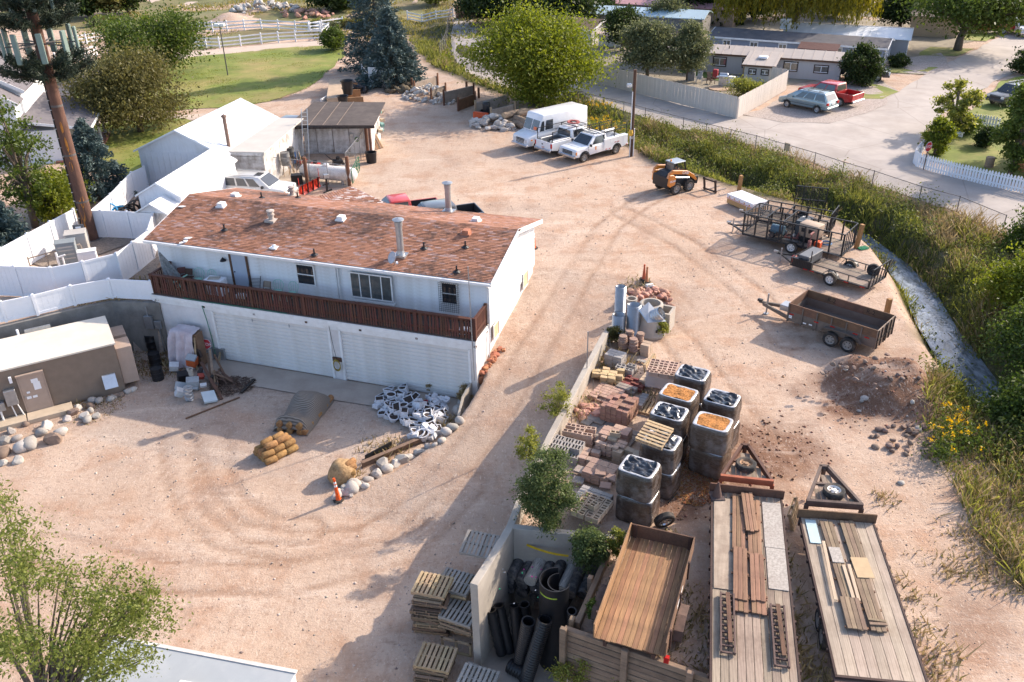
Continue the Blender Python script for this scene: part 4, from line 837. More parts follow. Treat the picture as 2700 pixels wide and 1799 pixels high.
# tarpaper shed with double doors
A=Vector((-16.3,68.75,0)); B_=Vector((-10.75,68.6,0)); az=ang(A,B_)
s5=thing('tarpaper_shed','old white shed with double doors under a dark tarpaper roof','shed',A,az); MB().box(0,0,-.1,5.4,4.2,2.75).build('wall',mOldW,s5)
b=MB(); b.add([(-.7,-1.5,2.62),(6.0,-1.7,2.62),(6.0,4.4,2.9),(.0,4.6,2.95),(-.7,-1.5,2.7),(6.0,-1.7,2.7),(6.0,4.4,2.98),(.0,4.6,3.03)],BOXF); ro=b.build('roof',M('tarpaper',(.085,.068,.06),.9,.18,2.,dirt=(.16,.13,.11),da=.5,ds=.8),s5)
for x in (.9,2.,3.1): MB().bar((x,-1.6,2.715),(x+.25,4.5,3.03),.04,.02).build('seam',M('seam_tan',(.26,.20,.16),.9),ro)
MB().box(-.7,-1.62,2.42,6.0,-1.52,2.62).build('fascia',M('tar_edge',(.05,.04,.035),.9,.5,6.),s5)
for x in (1.05,2.35): d=MB().box(0,-.06,.1,1.25,-.01,2.3).build('door',mOldW,s5,(x,0,0)); 
b=MB(); b.bar((2.33,-.07,.1),(2.33,-.07,2.35),.03); b.bar((.95,-.07,2.38),(3.8,-.07,2.38),.03); b.bar((1.02,-.07,.1),(1.02,-.07,2.35),.02); b.bar((3.63,-.07,.1),(3.63,-.07,2.35),.02); b.build('door_gap',mBrownTrim,s5)
b=MB()
for x in (4.5,4.95): b.box(x,-.05,1.2,x+.32,-.01,2.3)
b.build('shutter',M('shutter_tan',(.50,.43,.36),.8),s5); MB().bx((3.85,-.1,1.45),(.22,.15,.3)).build('meter_box',mGalv,s5)
b=MB(); b.tube([(.16*math.sin(a),0,.16*math.cos(a)) for a in np.linspace(0,6.28,14)],.05,6); b.build('hose_coil',M('hose_coil',(.16,.24,.10),.6),s5,(4.25,-.08,1.15))
for x in (5.55,): MB().bar((x,-1.5,-.1),(x,-1.5,2.6),.14).build('post',M('post_rust',(.15,.07,.045),.85,.3,3.),s5)
t=thing('extension_ladder','tall aluminium ladder leaning on the tarpaper shed','ladder',(-15.75,66.2,0),-.03); b=MB(); b.bar((-.22,0,0),(-.22,1.35,3.9),.05); b.bar((.22,0,0),(.22,1.35,3.9),.05); b.build('rail',M('alu',(.55,.54,.52),.4,.1,metal=.7),t); me=MB().bar((-.22,0,0),(.22,0,0),.035).data('rung',MATS['alu'])
for i in range(13): link('rung',me,t,(0,.1*i+.05,.15+.29*i))
# ------------------------------------------------------------------ farmhouse
mSid=M('farm_siding',(.76,.76,.75),.6,.04,1.); mGrR=M('grey_shingle',(.15,.135,.14),.9,.2,2.,stretch=(1,4,4),bump=.4,bs=8)
fd=(Vector((-35.24,75.78,0))-G(178,415)).normalized()
A=Vector((-41.2,68.4,0)); B_=Vector((-37.2,69.6,0))
farm=thing('farmhouse','white two-storey farmhouse with grey shingle roofs and a porch','farmhouse',(-36.6,67.6,0),R(105)-R(90))
b=MB(); b.box(-10,1.5,-.2,-.9,9.8,5.4); b.prism([(-10,5.4),(-.9,5.4),(-5.4,8.2)],1.5,9.8,'y'); b.box(-9.,-.6,-.2,-1.1,1.5,4.9); b.prism([(-9,4.9),(-1.1,4.9),(-3.6,6.6)],-.6,1.5,'y'); b.box(-1.0,-.5,-.2,1.6,5.5,2.6); b.build('wall',mSid,farm)
b=MB()
for (x0,x1,xm,y0,y1,z0,z1) in ((-10.3,-.5,-5.4,1.1,10.2,5.2,8.25),(-9.2,-.7,-3.6,-1.,1.2,4.7,6.7)):
    b.add([(x0,y0,z0),(x0,y1,z0),(xm,y1,z1),(xm,y0,z1),(x0,y0,z0+.12),(x0,y1,z0+.12),(xm,y1,z1+.12),(xm,y0,z1+.12)],BOXF); b.add([(x1,y0,z0),(x1,y1,z0),(xm,y1,z1),(xm,y0,z1),(x1,y0,z0+.12),(x1,y1,z0+.12),(xm,y1,z1+.12),(xm,y0,z1+.12)],BOXF)
b.build('roof',mGrR,farm)
b=MB(); b.add([(-1.0,-1.0,3.5),(3.9,-1.0,2.55),(3.9,7.4,2.55),(-1.0,9.,3.5),(-1.0,-1.0,3.62),(3.9,-1.0,2.67),(3.9,7.4,2.67),(-1.0,9.,3.62)],BOXF); b.build('porch_roof',mGrR,farm)
b=MB(); b.bar((3.95,-1.05,2.55),(3.95,7.4,2.55),.05,.22); b.bar((-1.,-1.04,3.5),(3.95,-1.04,2.55),.05,.2)
for xm,x,y,z0,z1 in ((-5.4,-.5,1.08,5.2,8.25),(-5.4,-10.3,1.08,5.2,8.25),(-3.6,-.7,-1.03,4.7,6.7),(-3.6,-9.2,-1.03,4.7,6.7)): b.bar((x,y,z0+.05),(xm,y,z1+.05),.05,.26)
b.build('fascia',mTrim,farm)
cm=MB().lathe([(.17,0),(.12,.1),(.1,2.45),(.15,2.6)],10).data('column',mTrim)
for y in (2.2,4.8,7.2): link('column',cm,farm,(3.5,y,0))
MB().box(.8,-.8,0,3.9,7.4,.18).build('porch_floor',M('porch_red',(.22,.10,.07),.8),farm); MB().box(-5.4,1.4,4.9,-4.6,1.49,5.1).build('gable_vent',mGlass,farm); MB().bx((-7.5,4,7.0),(.6,.5,.3)).build('roof_vent',mTrim,farm)
# ------------------------------------------------------------------ mobile homes beyond the road
mMHw=M('mh_wall_grey',(.44,.42,.41),.8,.05,2.,stretch=(5,5,.3)); mMHr=M('mh_roof_tan',(.42,.36,.31),.6,.08,1.)
A=Vector((13.4,98.1,0)); B_=Vector((33.3,89.2,0))
mh=gable('mobile_home','long grey mobile home with a ribbed tan roof and small addition','mobile home',A,B_,4.2,2.35,.45,mMHw,mMHr,.25,'x',ribs=1.0,trim=mBrownTrim,hb=-.3); az=ang(A,B_); LB=mh['L']
pa=lambda p:((p-A).x*math.cos(az)+(p-A).y*math.sin(az),-(p-A).x*math.sin(az)+(p-A).y*math.cos(az))
a0=pa(T(1953,222))[0]; a1=pa(T(2030,226))[0]
b=MB(); b.box(a0,-3.0,-.2,a1,.05,2.0); b.build('addition_wall',mMHw,mh); b=MB(); b.add([(a0-.25,-3.3,2.0),(a1+.25,-3.3,2.0),(a1+.25,1.,2.62),(a0-.25,1.,2.62),(a0-.25,-3.3,2.1),(a1+.25,-3.3,2.1),(a1+.25,1.,2.72),(a0-.25,1.,2.72)],BOXF); b.build('addition_roof',mMHr,mh)
rb=MB().bar((0,-3.3,2.11),(0,1.0,2.73),.06,.035).data('rib',mMHr)
for i in range(4): link('rib',rb,mh,(a0+.2+i*(a1-a0)/3.2,0,0))
MB().box(a0+1.0,-1.6,2.4,a0+1.9,-.8,2.62).build('skylight',mWhite2,mh,bevel=.05); MB().bar((a0-.3,-3.32,2.0),(a1+.3,-3.32,2.0),.05,.16).build('fascia',mBrownTrim,mh)
mBk=M('dark_frame',(.035,.022,.018),.6)
def mhwin(par,x,z,w_,h_,y=-.0,fm=None,rz=0,side=None):
    f=window(par,x,z,w_,h_,y,rz,fm or mBk,mGlassB,(),(),.1,side); b=MB(); b.box(0,-.035,0,w_,-.022,.06); b.box(0,-.035,h_-.06,w_,-.022,h_); b.box(w_*.5-.03,-.035,.05,w_*.5+.03,-.022,h_-.05); b.build('sash',mWhite2,f)
for px in (1893,1960,2087,2168): 
    x=pa(G(px,200))[0]
    mhwin(mh,x-.5 if px!=1960 else a0-.7,1.15,1.25 if px!=1960 else .6,.8 if px<2100 else .65)
for k in (.18,.62): mhwin(mh,a0+k*(a1-a0),1.2,.6,.4,-3.0)
MB().box(0,-.04,0,.8,0,1.9).build('door',mWhite2,mh,(a1+.01,-2.2,.1),PI/2); MB().bx((0,0,0),(.5,.02,1.2)).build('door_glass',mGlassB,mh,(a1+.06,-1.8,1.2),PI/2)
MB().box(0,-.06,-.3,a0-.2,-.01,.35).build('skirting',M('skirt_brown',(.12,.06,.035),.8,.3,3.),mh); MB().cyl((a0-2.5,1.2,2.5),(a0-2.5,1.2,3.0),.05).build('vent_pipe',mBlack,mh)
# blue home
mBl=M('mh_blue',(.25,.28,.34),.7,.05,2.); mDk=M('roof_darkgrey',(.105,.10,.105),.9,.25,1.5,dirt=(.2,.17,.15),da=.5,ds=.5)
A=Vector((23.4,104.6,0)); B_=Vector((40.2,95.7,0)); bh=gable('mobile_home','long blue mobile home with white windows and a dark grey roof','mobile home',A,B_,5.6,2.3,.5,mBl,mDk,.25,'x',trim=mTrim)
for x in (1.7,5.0,8.4,14.7,18.): mhwin(bh,x*.94,.95,.75,1.05,0,mTrim)
mhwin(bh,0,0,.8,.7,rz=PI/2,side=(bh['L'],2.2,1.2),fm=mTrim)
b=MB(); b.add([(0,-1.8,1.95),(4.2,-1.8,1.95),(4.2,0,2.35),(0,0,2.35),(0,-1.8,2.02),(4.2,-1.8,2.02),(4.2,0,2.42),(0,0,2.42)],BOXF); b.build('porch_roof',M('porch_maroon',(.12,.055,.045),.8,.2),bh,(10.2,0,0)); b=MB()
for x in (10.3,12.2,14.2): b.bar((x,-1.7,0),(x,-1.7,1.95),.1)
b.build('porch_post',mTrim,bh)
t=thing('roof_cooler','white swamp cooler box on the blue mobile home roof','cooler',G(2071,75,2.75),-.5); MB().box(-.55,-.5,0,.55,.5,1.1).build('body',mTrim,t,bevel=.03); b=MB()
for x in np.arange(-.45,.5,.11): b.box(x,-.52,.1,x+.04,-.5,1.0)
b.build('louvre',mGalv,t)
# white home with two pitched metal roofs
A=Vector((34.2,106.2,0)); B_=Vector((44.9,101.3,0)); az=ang(A,B_)
wh=thing('mobile_home','mobile home with white and tan ribbed metal roofs behind the blue one','mobile home',A,az); LW=(B_-A).length
MB().box(0,0,-.2,LW,6.4,2.1).build('wall',M('mh_greige',(.34,.32,.31),.8,.05),wh)
for n_,y0,y1,z0,z1,m_ in (('roof',-.3,3.4,2.1,2.75,M('metal_white',(.70,.72,.74),.4,.05,1.)),('rear_roof',3.38,6.9,2.78,2.3,M('metal_tan',(.40,.36,.32),.5,.1,1.))):
    r_=MB().add([(-2.,y0,z0),(LW+.3,y0,z0),(LW+.3,y1,z1),(-2,y1,z1),(-2,y0,z0+.08),(LW+.3,y0,z0+.08),(LW+.3,y1,z1+.08),(-2,y1,z1+.08)],BOXF).build(n_,m_,wh); rb=MB().bar((0,y0,z0+.09),(0,y1,z1+.09),.06,.03).data('rib',m_)
    for i in range(20): link('rib',rb,r_,(-1.9+i*(LW+2.1)/19,0,0))
MB().box(0,-.05,0,1.,0,1.9).build('door',mWhite2,wh,(LW+.02,.4,.0),PI/2)
for y,w_ in ((2.3,.8),(3.4,1.6)): mhwin(wh,0,0,w_,1.2,rz=PI/2,side=(LW,y+.3,.7),fm=mTrim)
A=Vector((50.3,113.8,0)); B_=Vector((55.2,111.4,0)); gable('tan_shed','tan sided outbuilding with a low brown roof behind the big tree','shed',A,B_,6,2.7,.4,M('tan_siding',(.40,.31,.22),.8,.05,1.),M('brown_roof2',(.14,.11,.09),.9,.2),.2,'x')
A=Vector((7.6,108.2,0)); B_=Vector((10.1,111.0,0)); br=gable('bungalow','small pale bungalow with a brown shingle roof behind the green tree','house',Vector((4.2,115.0,0)),Vector((10.3,110.9,0)),5.2,2.2,.75,M('pale_siding',(.52,.50,.46),.8,.05,1.),M('brown_roof',(.16,.105,.07),.9,.2,2.,bump=.3),.35,'x',trim=mTrim); mhwin(br,4.0,.9,.9,1.,0,mBk)
gable('bungalow','house with a pale blue metal roof behind the brown bungalow','house',Vector((9.6,121.5,0)),Vector((24.5,114.8,0)),5,2.6,.6,M('dk_wall',(.2,.19,.18),.8),M('roof_blue',(.40,.52,.58),.45,.05),.3,'x')
pk=gable('bungalow','tan house with a faded red metal roof at the top edge','house',Vector((12.6,130.4,0)),Vector((30.,121.5,0)),7,2.7,.9,M('tan_wall',(.36,.27,.21),.8),M('roof_pink',(.50,.27,.27),.6,.08),.4,'x'); mhwin(pk,3.6,1.0,1.1,1.2,0,mBk)
t=thing('carport','low maroon carport roof beside the blue mobile home','carport',(20.4,106.4,0),-.46); MB().box(-1.9,-1.5,2.2,1.9,1.6,2.3).build('roof',MATS['porch_maroon'],t); b=MB()
for x in (-1.7,1.7):
    for y in (-1.3,1.4): b.bar((x,y,0),(x,y,2.2),.1)
b.build('post',mTrim,t)
b=MB(); b.box(-1.4,-1,1.9,1.4,1,1.98); tt=thing('lean_to','small tan lean-to roof on posts behind the plank fence','lean-to',G(1600,135),-.45); b.build('roof',M('lean_tan',(.45,.33,.26),.8),tt); b=MB(); b.bar((-1.3,-.9,0),(-1.3,-.9,1.9),.08); b.bar((1.3,-.9,0),(1.3,-.9,1.9),.08); b.box(-1.4,.8,0,1.4,1,1.8); b.build('wall',M('lean_wall',(.6,.58,.52),.8),tt)
t=thing('cottage','orange sided house corner behind the columnar tree at right','house',G(2672,462),-1.0); MB().box(0,0,-.1,7,5,2.6).build('wall',M('orange_siding',(.42,.16,.07),.7,.08),t); MB().box(-.3,-.3,2.6,7.3,5.3,2.75).build('roof',mDk,t); MB().cyl((-.05,-.08,.1),(-.05,-.08,2.6),.05).build('downspout',mTrim,t)
# ------------------------------------------------------------------ vehicles
def paint(name,c,metal=0.,rough=.3): return mat('paint_'+name,c,rough,.05,1.,metal=metal,coat=.6,dirt=(.40,.32,.26),da=.18,ds=1.5)
mTyre=M('tyre',(.028,.027,.026),.9,.3,6.,dirt=(.20,.15,.11),da=.6,ds=4.); mRim=M('rim_grey',(.45,.45,.46),.4,.1,4.,metal=.6); mRimW=M('rim_white',(.72,.70,.66),.5,.1,5.,dirt=(.4,.28,.2),da=.6,ds=8.)
mChr=M('chrome',(.62,.62,.63),.22,.05,2.,metal=.9); mUnd=M('underside',(.02,.02,.02),.9); mLampR=M('lamp_red',(.45,.015,.012),.25,.1); mLampA=M('lamp_amber',(.75,.25,.03),.25,.1); mLampW=M('lamp_clear',(.62,.62,.6),.15,.1); mPlas=M('black_plastic',(.03,.03,.032),.6,.2,6.)
WD={}
def wheel_data(r,w,rimm,lug=0):
    k=(r,w,rimm.name,lug)
    if k in WD: return WD[k]
    t=MB().lathe([(r*.62,-w/2),(r*.92,-w/2),(r,-w*.36),(r,w*.36),(r*.92,w/2),(r*.62,w/2),(r*.6,w*.3)],24,ax='y')
    if lug:
        for i in range(lug):
            a=2*PI*i/lug; 
            for s in (-1,1): t.bx((r*math.cos(a+s*.06),s*w*.22,r*math.sin(a+s*.06)),(.05,w*.42,.07),(0,-a,0))
    m=MB().lathe([(r*.64,-w*.46),(r*.58,-w*.42),(r*.5,-w*.2),(r*.22,-w*.25),(r*.2,-w*.42),(0,-w*.44)],20,ax='y').lathe([(r*.64,w*.46),(r*.58,w*.42),(r*.5,w*.2),(r*.22,w*.25),(r*.2,w*.42),(0,w*.44)],20,ax='y')
    h=MB()
    for s in (-1,1):
        for i in range(6): a=2*PI*i/6; h.bx((r*.38*math.cos(a),s*w*.24,r*.38*math.sin(a)),(r*.12,.012,r*.12),(0,-a,0))
    WD[k]=(t.data('tyre',mTyre,smooth=35),m.data('rim',rimm,smooth=35),h.data('rim_hole',mUnd)); return WD[k]
def wheel(par,x,y,r,w=.24,rimm=None,z=None,lug=0,name='wheel'):
    td,rd,hd=wheel_data(r,w,rimm or mRim,lug); e=link(name,td,par,(x,y,r if z is None else z)); link('rim',rd,e); link('rim_hole',hd,e); return e
def arch(cx,r,z0,n=9): return [(cx-r*math.cos(a),z0+r*math.sin(a)) for a in np.linspace(0.18,PI-.18,n)]
def lower(par,poly,hw,m,name='body',bev=.05): return MB().prism(poly,-hw,hw,'y').build(name,m,par,bevel=bev,seg=2,smooth=40)
def quad_on(P0,P1,P2,P3,u0_,u1_,v0,v1,off,th=.004):
    """a pane laid on the face P0(bottom left) P1(bottom right) P2(top right) P3(top left)"""
    P=[Vector(p) for p in (P0,P1,P2,P3)]; f=lambda u,v:(P[0]*(1-u)+P[1]*u)*(1-v)+(P[3]*(1-u)+P[2]*u)*v
    n=(P[1]-P[0]).cross(P[3]-P[0]).normalized()*off; return [f(u0_,v0)+n,f(u1_,v0)+n,f(u1_,v1)+n,f(u0_,v1)+n]
def greenhouse(par,xr,xf,tr,tf,zb,zt,hw,ins,m,panes,ws=True,rw=True,gm_=None,bev=.05):
    gm_=gm_ or mGlass; B_=[(xr,-hw,zb),(xf,-hw,zb),(xf,hw,zb),(xr,hw,zb)]; Tt=[(tr,-hw+ins,zt),(tf,-hw+ins,zt),(tf,hw-ins,zt),(tr,hw-ins,zt)]
    MB().add(B_+Tt,BOXF).build('cab',m,par,bevel=bev,seg=2,smooth=40)
    for u0_,u1_ in panes:
        MB().face(*quad_on(B_[0],B_[1],Tt[1],Tt[0],u0_,u1_,.1,.86,.012)).build('side_window',gm_,par); MB().face(*quad_on(B_[2],B_[3],Tt[3],Tt[2],1-u1_,1-u0_,.1,.86,.012)).build('side_window',gm_,par)
    if ws: MB().face(*quad_on(B_[1],B_[2],Tt[2],Tt[1],.05,.95,.08,.9,.014)).build('windscreen',gm_,par)
    if rw: MB().face(*quad_on(B_[3],B_[0],Tt[0],Tt[3],.08,.92,.15,.85,.014)).build('rear_window',gm_,par)
def pickup(name,lab,cat,pos,head,col,wb=3.35,cabl=1.55,bed='bed',hw=.98,wr=.39,group=None,rimm=None,dark=None,ztop=1.83,grille=mChr):
    t=thing(name,lab,cat,pos,head,group); xf,xr=wb/2,-wb/2; nose=xf+.92; tail=xr-1.15; cb=xf-.62-cabl-.32; ar=wr+.09
    cowl=xf-.42
    lower(t,[(cb,.52)]+[(q[0],q[1]) for q in arch(xf,ar,wr*.95)]+[(nose-.05,.5),(nose,.62),(nose-.02,.98),(nose-.12,1.08),(cowl+.1,1.17),(cb,1.17)],hw,col)
    greenhouse(t,cb+.02,cowl+.08,cb+.12,cowl-.68,1.15,ztop,hw-.04,.17,col,((.08,.46),(.5,.9)) if cabl>1.9 else ((.12,.8),))
    sd=[(tail,.6)]+arch(xr,ar,wr*.95)+[(cb-.03,.55),(cb-.03,1.2),(tail,1.2)]
    if bed=='bed':
        for s in (-1,1): MB().prism(sd,s*hw-(.09 if s>0 else 0),s*hw+(.09 if s<0 else 0),'y').build('bed_side',col,t,bevel=.02)
        b=MB(); b.box(tail+.03,-hw+.1,.62,cb-.05,hw-.1,.7); b.box(cb-.08,-hw+.1,.6,cb-.03,hw-.1,1.2); b.build('bed_floor',dark or mPlas,t)
        b=MB()
        for s in (-1,1): b.box(tail+.06,min(s*(hw-.12),s*(hw-.098)),.7,cb-.06,max(s*(hw-.12),s*(hw-.098)),1.19)
        b.build('bed_liner',dark or mPlas,t)
        MB().box(tail-.04,-hw+.02,.62,tail+.05,hw-.02,1.19).build('tailgate',col,t,bevel=.025)
    for s in (-1,1): MB().box(tail-.05,s*hw-(.13 if s>0 else .0),.78,tail+.02,s*hw+(.13 if s<0 else 0),1.12).build('tail_lamp',mLampR,t)
    MB().box(tail-.18,-hw+.03,.45,tail-.03,hw-.03,.64).build('rear_bumper',mChr,t,bevel=.03)
    MB().box(nose-.04,-hw+.02,.45,nose+.14,hw-.02,.66).build('front_bumper',mChr,t,bevel=.04)
    b=MB(); 
    for z in (.72,.82,.92): b.box(nose-.02,-.55,z-.035,nose+.02,.55,z+.035)
    b.build('grille',grille,t)
    for s in (-1,1):
        MB().box(nose-.03,s*.78-.18,.72,nose+.025,s*.78+.18,.95).build('headlight',mLampW,t); MB().box(nose-.1,s*.985-.02,.72,nose-.01,s*.985+.02,.95).build('indicator',mLampA,t)
        MB().bx((cowl-.12,s*(hw+.1),1.24),(.12,.22,.2)).build('mirror',mPlas,t,bevel=.03)
        b=MB(); b.bar((cb+.1,s*(hw+.004),.6),(cb+.1,s*(hw+.004),1.15),.012); b.bar((cowl+.02,s*(hw+.004),.6),(cowl+.02,s*(hw+.004),1.15),.012); b.bx((cb+.25,s*(hw+.015),1.05),(.16,.03,.04)); b.build('door_seam',mPlas,t)
        for x in (xf,xr):
            wheel(t,x,s*(hw-.13),wr,.26,rimm); f_=MB(); pts=arch(x,ar+.005,wr*.95)
            for a,c in zip(pts[:-1],pts[1:]): f_.bar((a[0],s*(hw+.005),a[1]),(c[0],s*(hw+.005),c[1]),.05,.05)
            if dark is None: f_.build('wheel_arch',mPlas,t)
    MB().box(tail+.2,-.5,.3,nose-.3,.5,.55).build('chassis',mUnd,t); MB().box(xr-.1,-hw+.2,wr-.05,xr+.1,hw-.2,wr+.05).build('axle',mUnd,t); return t
pw=paint('white',(.78,.78,.78)); pr=paint('red',(.42,.012,.015)); pg=paint('grey',(.075,.08,.085),0.); pbk=paint('black',(.02,.021,.023)); psl=paint('silver',(.55,.55,.54),.5); pbl=paint('silver_blue',(.25,.33,.36),.5)
def place2(a,b_,side):  # near-side wheels a(front) b(rear) on the ground -> centre, heading
    h=(a-b_); hd=math.atan2(h.y,h.x); l=Vector((-math.sin(hd),math.cos(hd),0)); m_=(a+b_)/2; return (m_-l*.86 if side=='L' else m_+l*.86),hd
fa,fb=G(1539,428),G(1622,406); c_,h_=place2(fa,fb,'L')
st=pickup('service_truck','white service truck with tool cabinets and a black rack, nearest the light pole','truck',c_,h_,pw,3.36,1.5,None,.97,.40,group=None,rimm=M('rim_dirty',(.33,.29,.25),.6,.2,5.),grille=mPlas)
b=MB(); b.prism([(-2.85,.6)]+arch(-1.68,.5,.4)+[(-.3,.55),(-.3,1.42),(-2.85,1.42)],.62,1.0,'y'); b.prism([(-2.85,.6)]+arch(-1.68,.5,.4)+[(-.3,.55),(-.3,1.42),(-2.85,1.42)],-1.0,-.62,'y'); b.build('tool_cabinet',pw,st,bevel=.02)
MB().box(-2.8,-.62,.68,-.32,.62,.74).build('bed_floor',mGalv,st); MB().box(-2.84,-.62,.7,-2.78,.62,1.2).build('tailgate',pw,st); MB().cyl((-2.7,-.5,1.5),(-.5,-.5,1.5),.16,n=14).build('pipe_tube',mGalv,st,smooth=True)
b=MB()
for x in (-1.2,-2.25): b.bar((x,.97,.62),(x,.97,1.0),.01)
for s in (-1,1):
    for x0 in (-.35,-.95,-2.35): b.box(x0-.5 if x0>-2 else x0-.42,s*1.0-.008,1.0 if x0>-2 else .65,x0,s*1.0+.008,1.36)
b.build('cabinet_door',pw,st)
b=MB()
for x in (-.55,-.9,-1.5,-1.8,-2.75): b.bx((x,1.012,.63 if x>-1 or x<-2.5 else 1.02),(.2,.01,.05))
b.build('reflector_strip',mLampR,st); MB().bx((.55,.985,.92),(.1,.01,.28)).build('door_mark',mLampA,st)
b=MB()
for s in (-1,1):
    y=s*.85
    for z in (1.95,2.15): b.bar((-2.8,y,z),(.15,y,z),.04)
    for x in (-2.8,-1.5,-.4): b.bar((x,y,1.4),(x,y,2.15),.045)
    b.bar((.15,y,1.98),(.6,s*.5,1.92),.04)
for x in (-.4,.0,.35,.6): b.bar((x,-.8,1.95),(x,.8,1.95),.035)
b.build('rack',mBlack,st)
hv=Vector((math.cos(h_),math.sin(h_),0)); 
p2=G(1481,410); hd2=h_+PI+.03; hv2=Vector((math.cos(hd2),math.sin(hd2),0)); r2=Vector((math.sin(hd2),-math.cos(hd2),0))
c2=p2+hv2*1.75-r2*.86
wp=pickup('pickup_truck','white pickup with a pipe rack and bed toolboxes between the step van and service truck','truck',c2,hd2,pw,3.5,1.6,'bed',.98,.40,dark=mGalv)
b=MB()
for s in (-1,1):
    y=s*.88; b.bar((-2.8,y,2.0),(.9,y,2.0),.045)
    for x in (-2.75,-.2): b.bar((x,y,1.15),(x,y,2.0),.05)
for x in (-.2,.4,.9): b.bar((x,-.88,2.0),(x,.88,2.0),.04)
b.build('rack',mBlack,wp)
b=MB(); b.box(-2.7,-.85,.75,-.6,-.5,1.28); b.box(-2.7,.5,.75,-.6,.85,1.28); b.build('toolbox',mGalv,wp,bevel=.02)
MB().box(-1.9,-.5,.8,-1.,.4,1.1).build('load',mBlack,wp); MB().lathe([(.3,2.02),(.52,2.04),(.5,2.14),(.3,2.12)],14,(.35,.1,0)).build('coiled_strap',M('strap_red',(.35,.09,.08),.8,.3,6.),wp)
MB().bx((-2.94,.1,.95),(.02,.16,.1)).build('badge',mBlack,wp); MB().bx((-2.96,0,.72),(.02,.3,.15)).build('plate',M('plate',(.6,.4,.35),.5),wp)
# step van
pf=G(1417,397)
vc=pf-hv*1.55-Vector((-hv.y,hv.x,0))*.9
sv=thing('step_van','white box step van with a short sloped bonnet, parked beside the rock pile','van',vc,h_)
xs_=[(-3.7,.55)]+arch(-1.75,.48,.38)+arch(1.55,.48,.38)+[(2.55,.5),(2.6,.75),(2.52,1.15),(1.55,1.42),(1.5,1.42),(-3.7,1.42)]
lower(sv,xs_,.98,pw,bev=.04)
b=MB(); b.add([(-3.7,-1.05,1.4),(1.55,-1.02,1.4),(1.55,1.02,1.4),(-3.7,1.05,1.4),(-3.7,-1.0,2.75),(1.05,-.98,2.75),(1.05,.98,2.75),(-3.7,1.0,2.75)],BOXF); b.build('cargo_box',pw,sv,bevel=.12,seg=3,smooth=40)
Bq=[(1.55,-1.02,1.4),(1.55,1.02,1.4),(1.05,.98,2.75),(1.05,-.98,2.75)]
for u0_,u1_ in ((.06,.48),(.52,.94)): MB().face(*quad_on(*Bq,u0_,u1_,.08,.66,.015)).build('windscreen',mGlassB,sv)
for s in (-1,1):
    MB().face(*[(x,s*1.035,z) for x,z in ((.05,1.55),(.85,1.55),(.75,2.3),(.05,2.3))]).build('side_window',mGlass,sv); MB().face(*[(x,s*1.03,z) for x,z in ((.95,1.5),(1.4,1.5),(1.18,2.25),(.95,2.3))]).build('side_window',mGlass,sv)
    MB().box(2.5,s*.72-.13,.72,2.6,s*.72+.13,.98).build('headlight',mLampW,sv); wheel(sv,1.55,s*.85,.38,.24,MATS['rim_dirty']); wheel(sv,-1.75,s*.85,.38,.24,MATS['rim_dirty']); MB().bx((2.2,s*.99,.95),(.16,.02,.1)).build('indicator',mLampA,sv)
b=MB()
for z in (.7,.8,.9,1.0): b.box(2.54,-.5,z-.03,2.61,.5,z+.03)
b.build('grille',mPlas,sv); MB().box(2.55,-1.,.42,2.75,1.,.62).build('front_bumper',mChr,sv,bevel=.04); MB().bx((1.5,.55,1.7),(.02,.34,.24),(0,-.35,0)).build('sale_sign',M('sign_orange',(.8,.2,.08),.5),sv); MB().box(-3.4,-.6,.3,2.2,.6,.6).build('chassis',mUnd,sv)
MB().bx((.98,0,2.62),(.03,.9,.06)).build('marker_lamp',mLampA,sv)
# silver minivan and red pickup by the beige fence
va,vb=T(2050+110/4.483,180+470/4.483,.05),T(2050+458/4.483,180+540/4.483,.05); vc,vh=place2(va,vb,'L')
mv=thing('minivan','silver blue minivan parked on the gravel beside the beige fence corner','minivan',vc,vh)
lower(mv,[(-2.45,.4)]+arch(-1.515,.41,.32)+arch(1.515,.41,.32)+[(2.35,.35),(2.45,.6),(2.3,.85),(1.6,1.02),(1.3,1.06),(-2.4,1.06),(-2.48,.7)],.97,pbl)
greenhouse(mv,-2.42,1.72,-2.0,.55,1.04,1.72,.94,.16,pbl,((.04,.3),(.33,.58),(.61,.8)))
for s in (-1,1):
    for x in (-1.515,1.515): wheel(mv,x,s*.86,.33,.22)
    MB().bar((-1.8,s*.62,1.78),(.3,s*.62,1.78),.04).build('roof_rail',mBlack,mv); MB().box(-2.52,s*.82-.12,.8,-2.38,s*.82+.15,1.02).build('tail_lamp',mLampR,mv); MB().bx((1.0,s*1.02,1.1),(.12,.16,.12)).build('mirror',pbl,mv); MB().bx((2.3,s*.75,.78),(.2,.3,.12)).build('headlight',mLampW,mv); MB().bar((-2.,s*.975,.62),(2.,s*.975,.62),.03).build('trim_line',mPlas,mv)
MB().box(-2.55,-.9,.42,-2.4,.9,.62).build('rear_bumper',pbl,mv,bevel=.04); MB().bx((-2.5,0,.85),(.02,.4,.14)).build('plate',mTrim,mv)
for x in (-1.3,-.2): MB().bar((x,-.62,1.8),(x,.62,1.8),.04).build('cross_bar',mBlack,mv)
rw_=T(2050+730/4.483,180+460/4.483,.05); l=Vector((-math.sin(vh),math.cos(vh),0)); hv3=Vector((math.cos(vh),math.sin(vh),0))
pickup('pickup_truck','red pickup parked next to the silver minivan','truck',rw_+hv3*1.7-l*.86,vh,pr,3.4,2.0,'bed',1.0,.40,dark=pr)
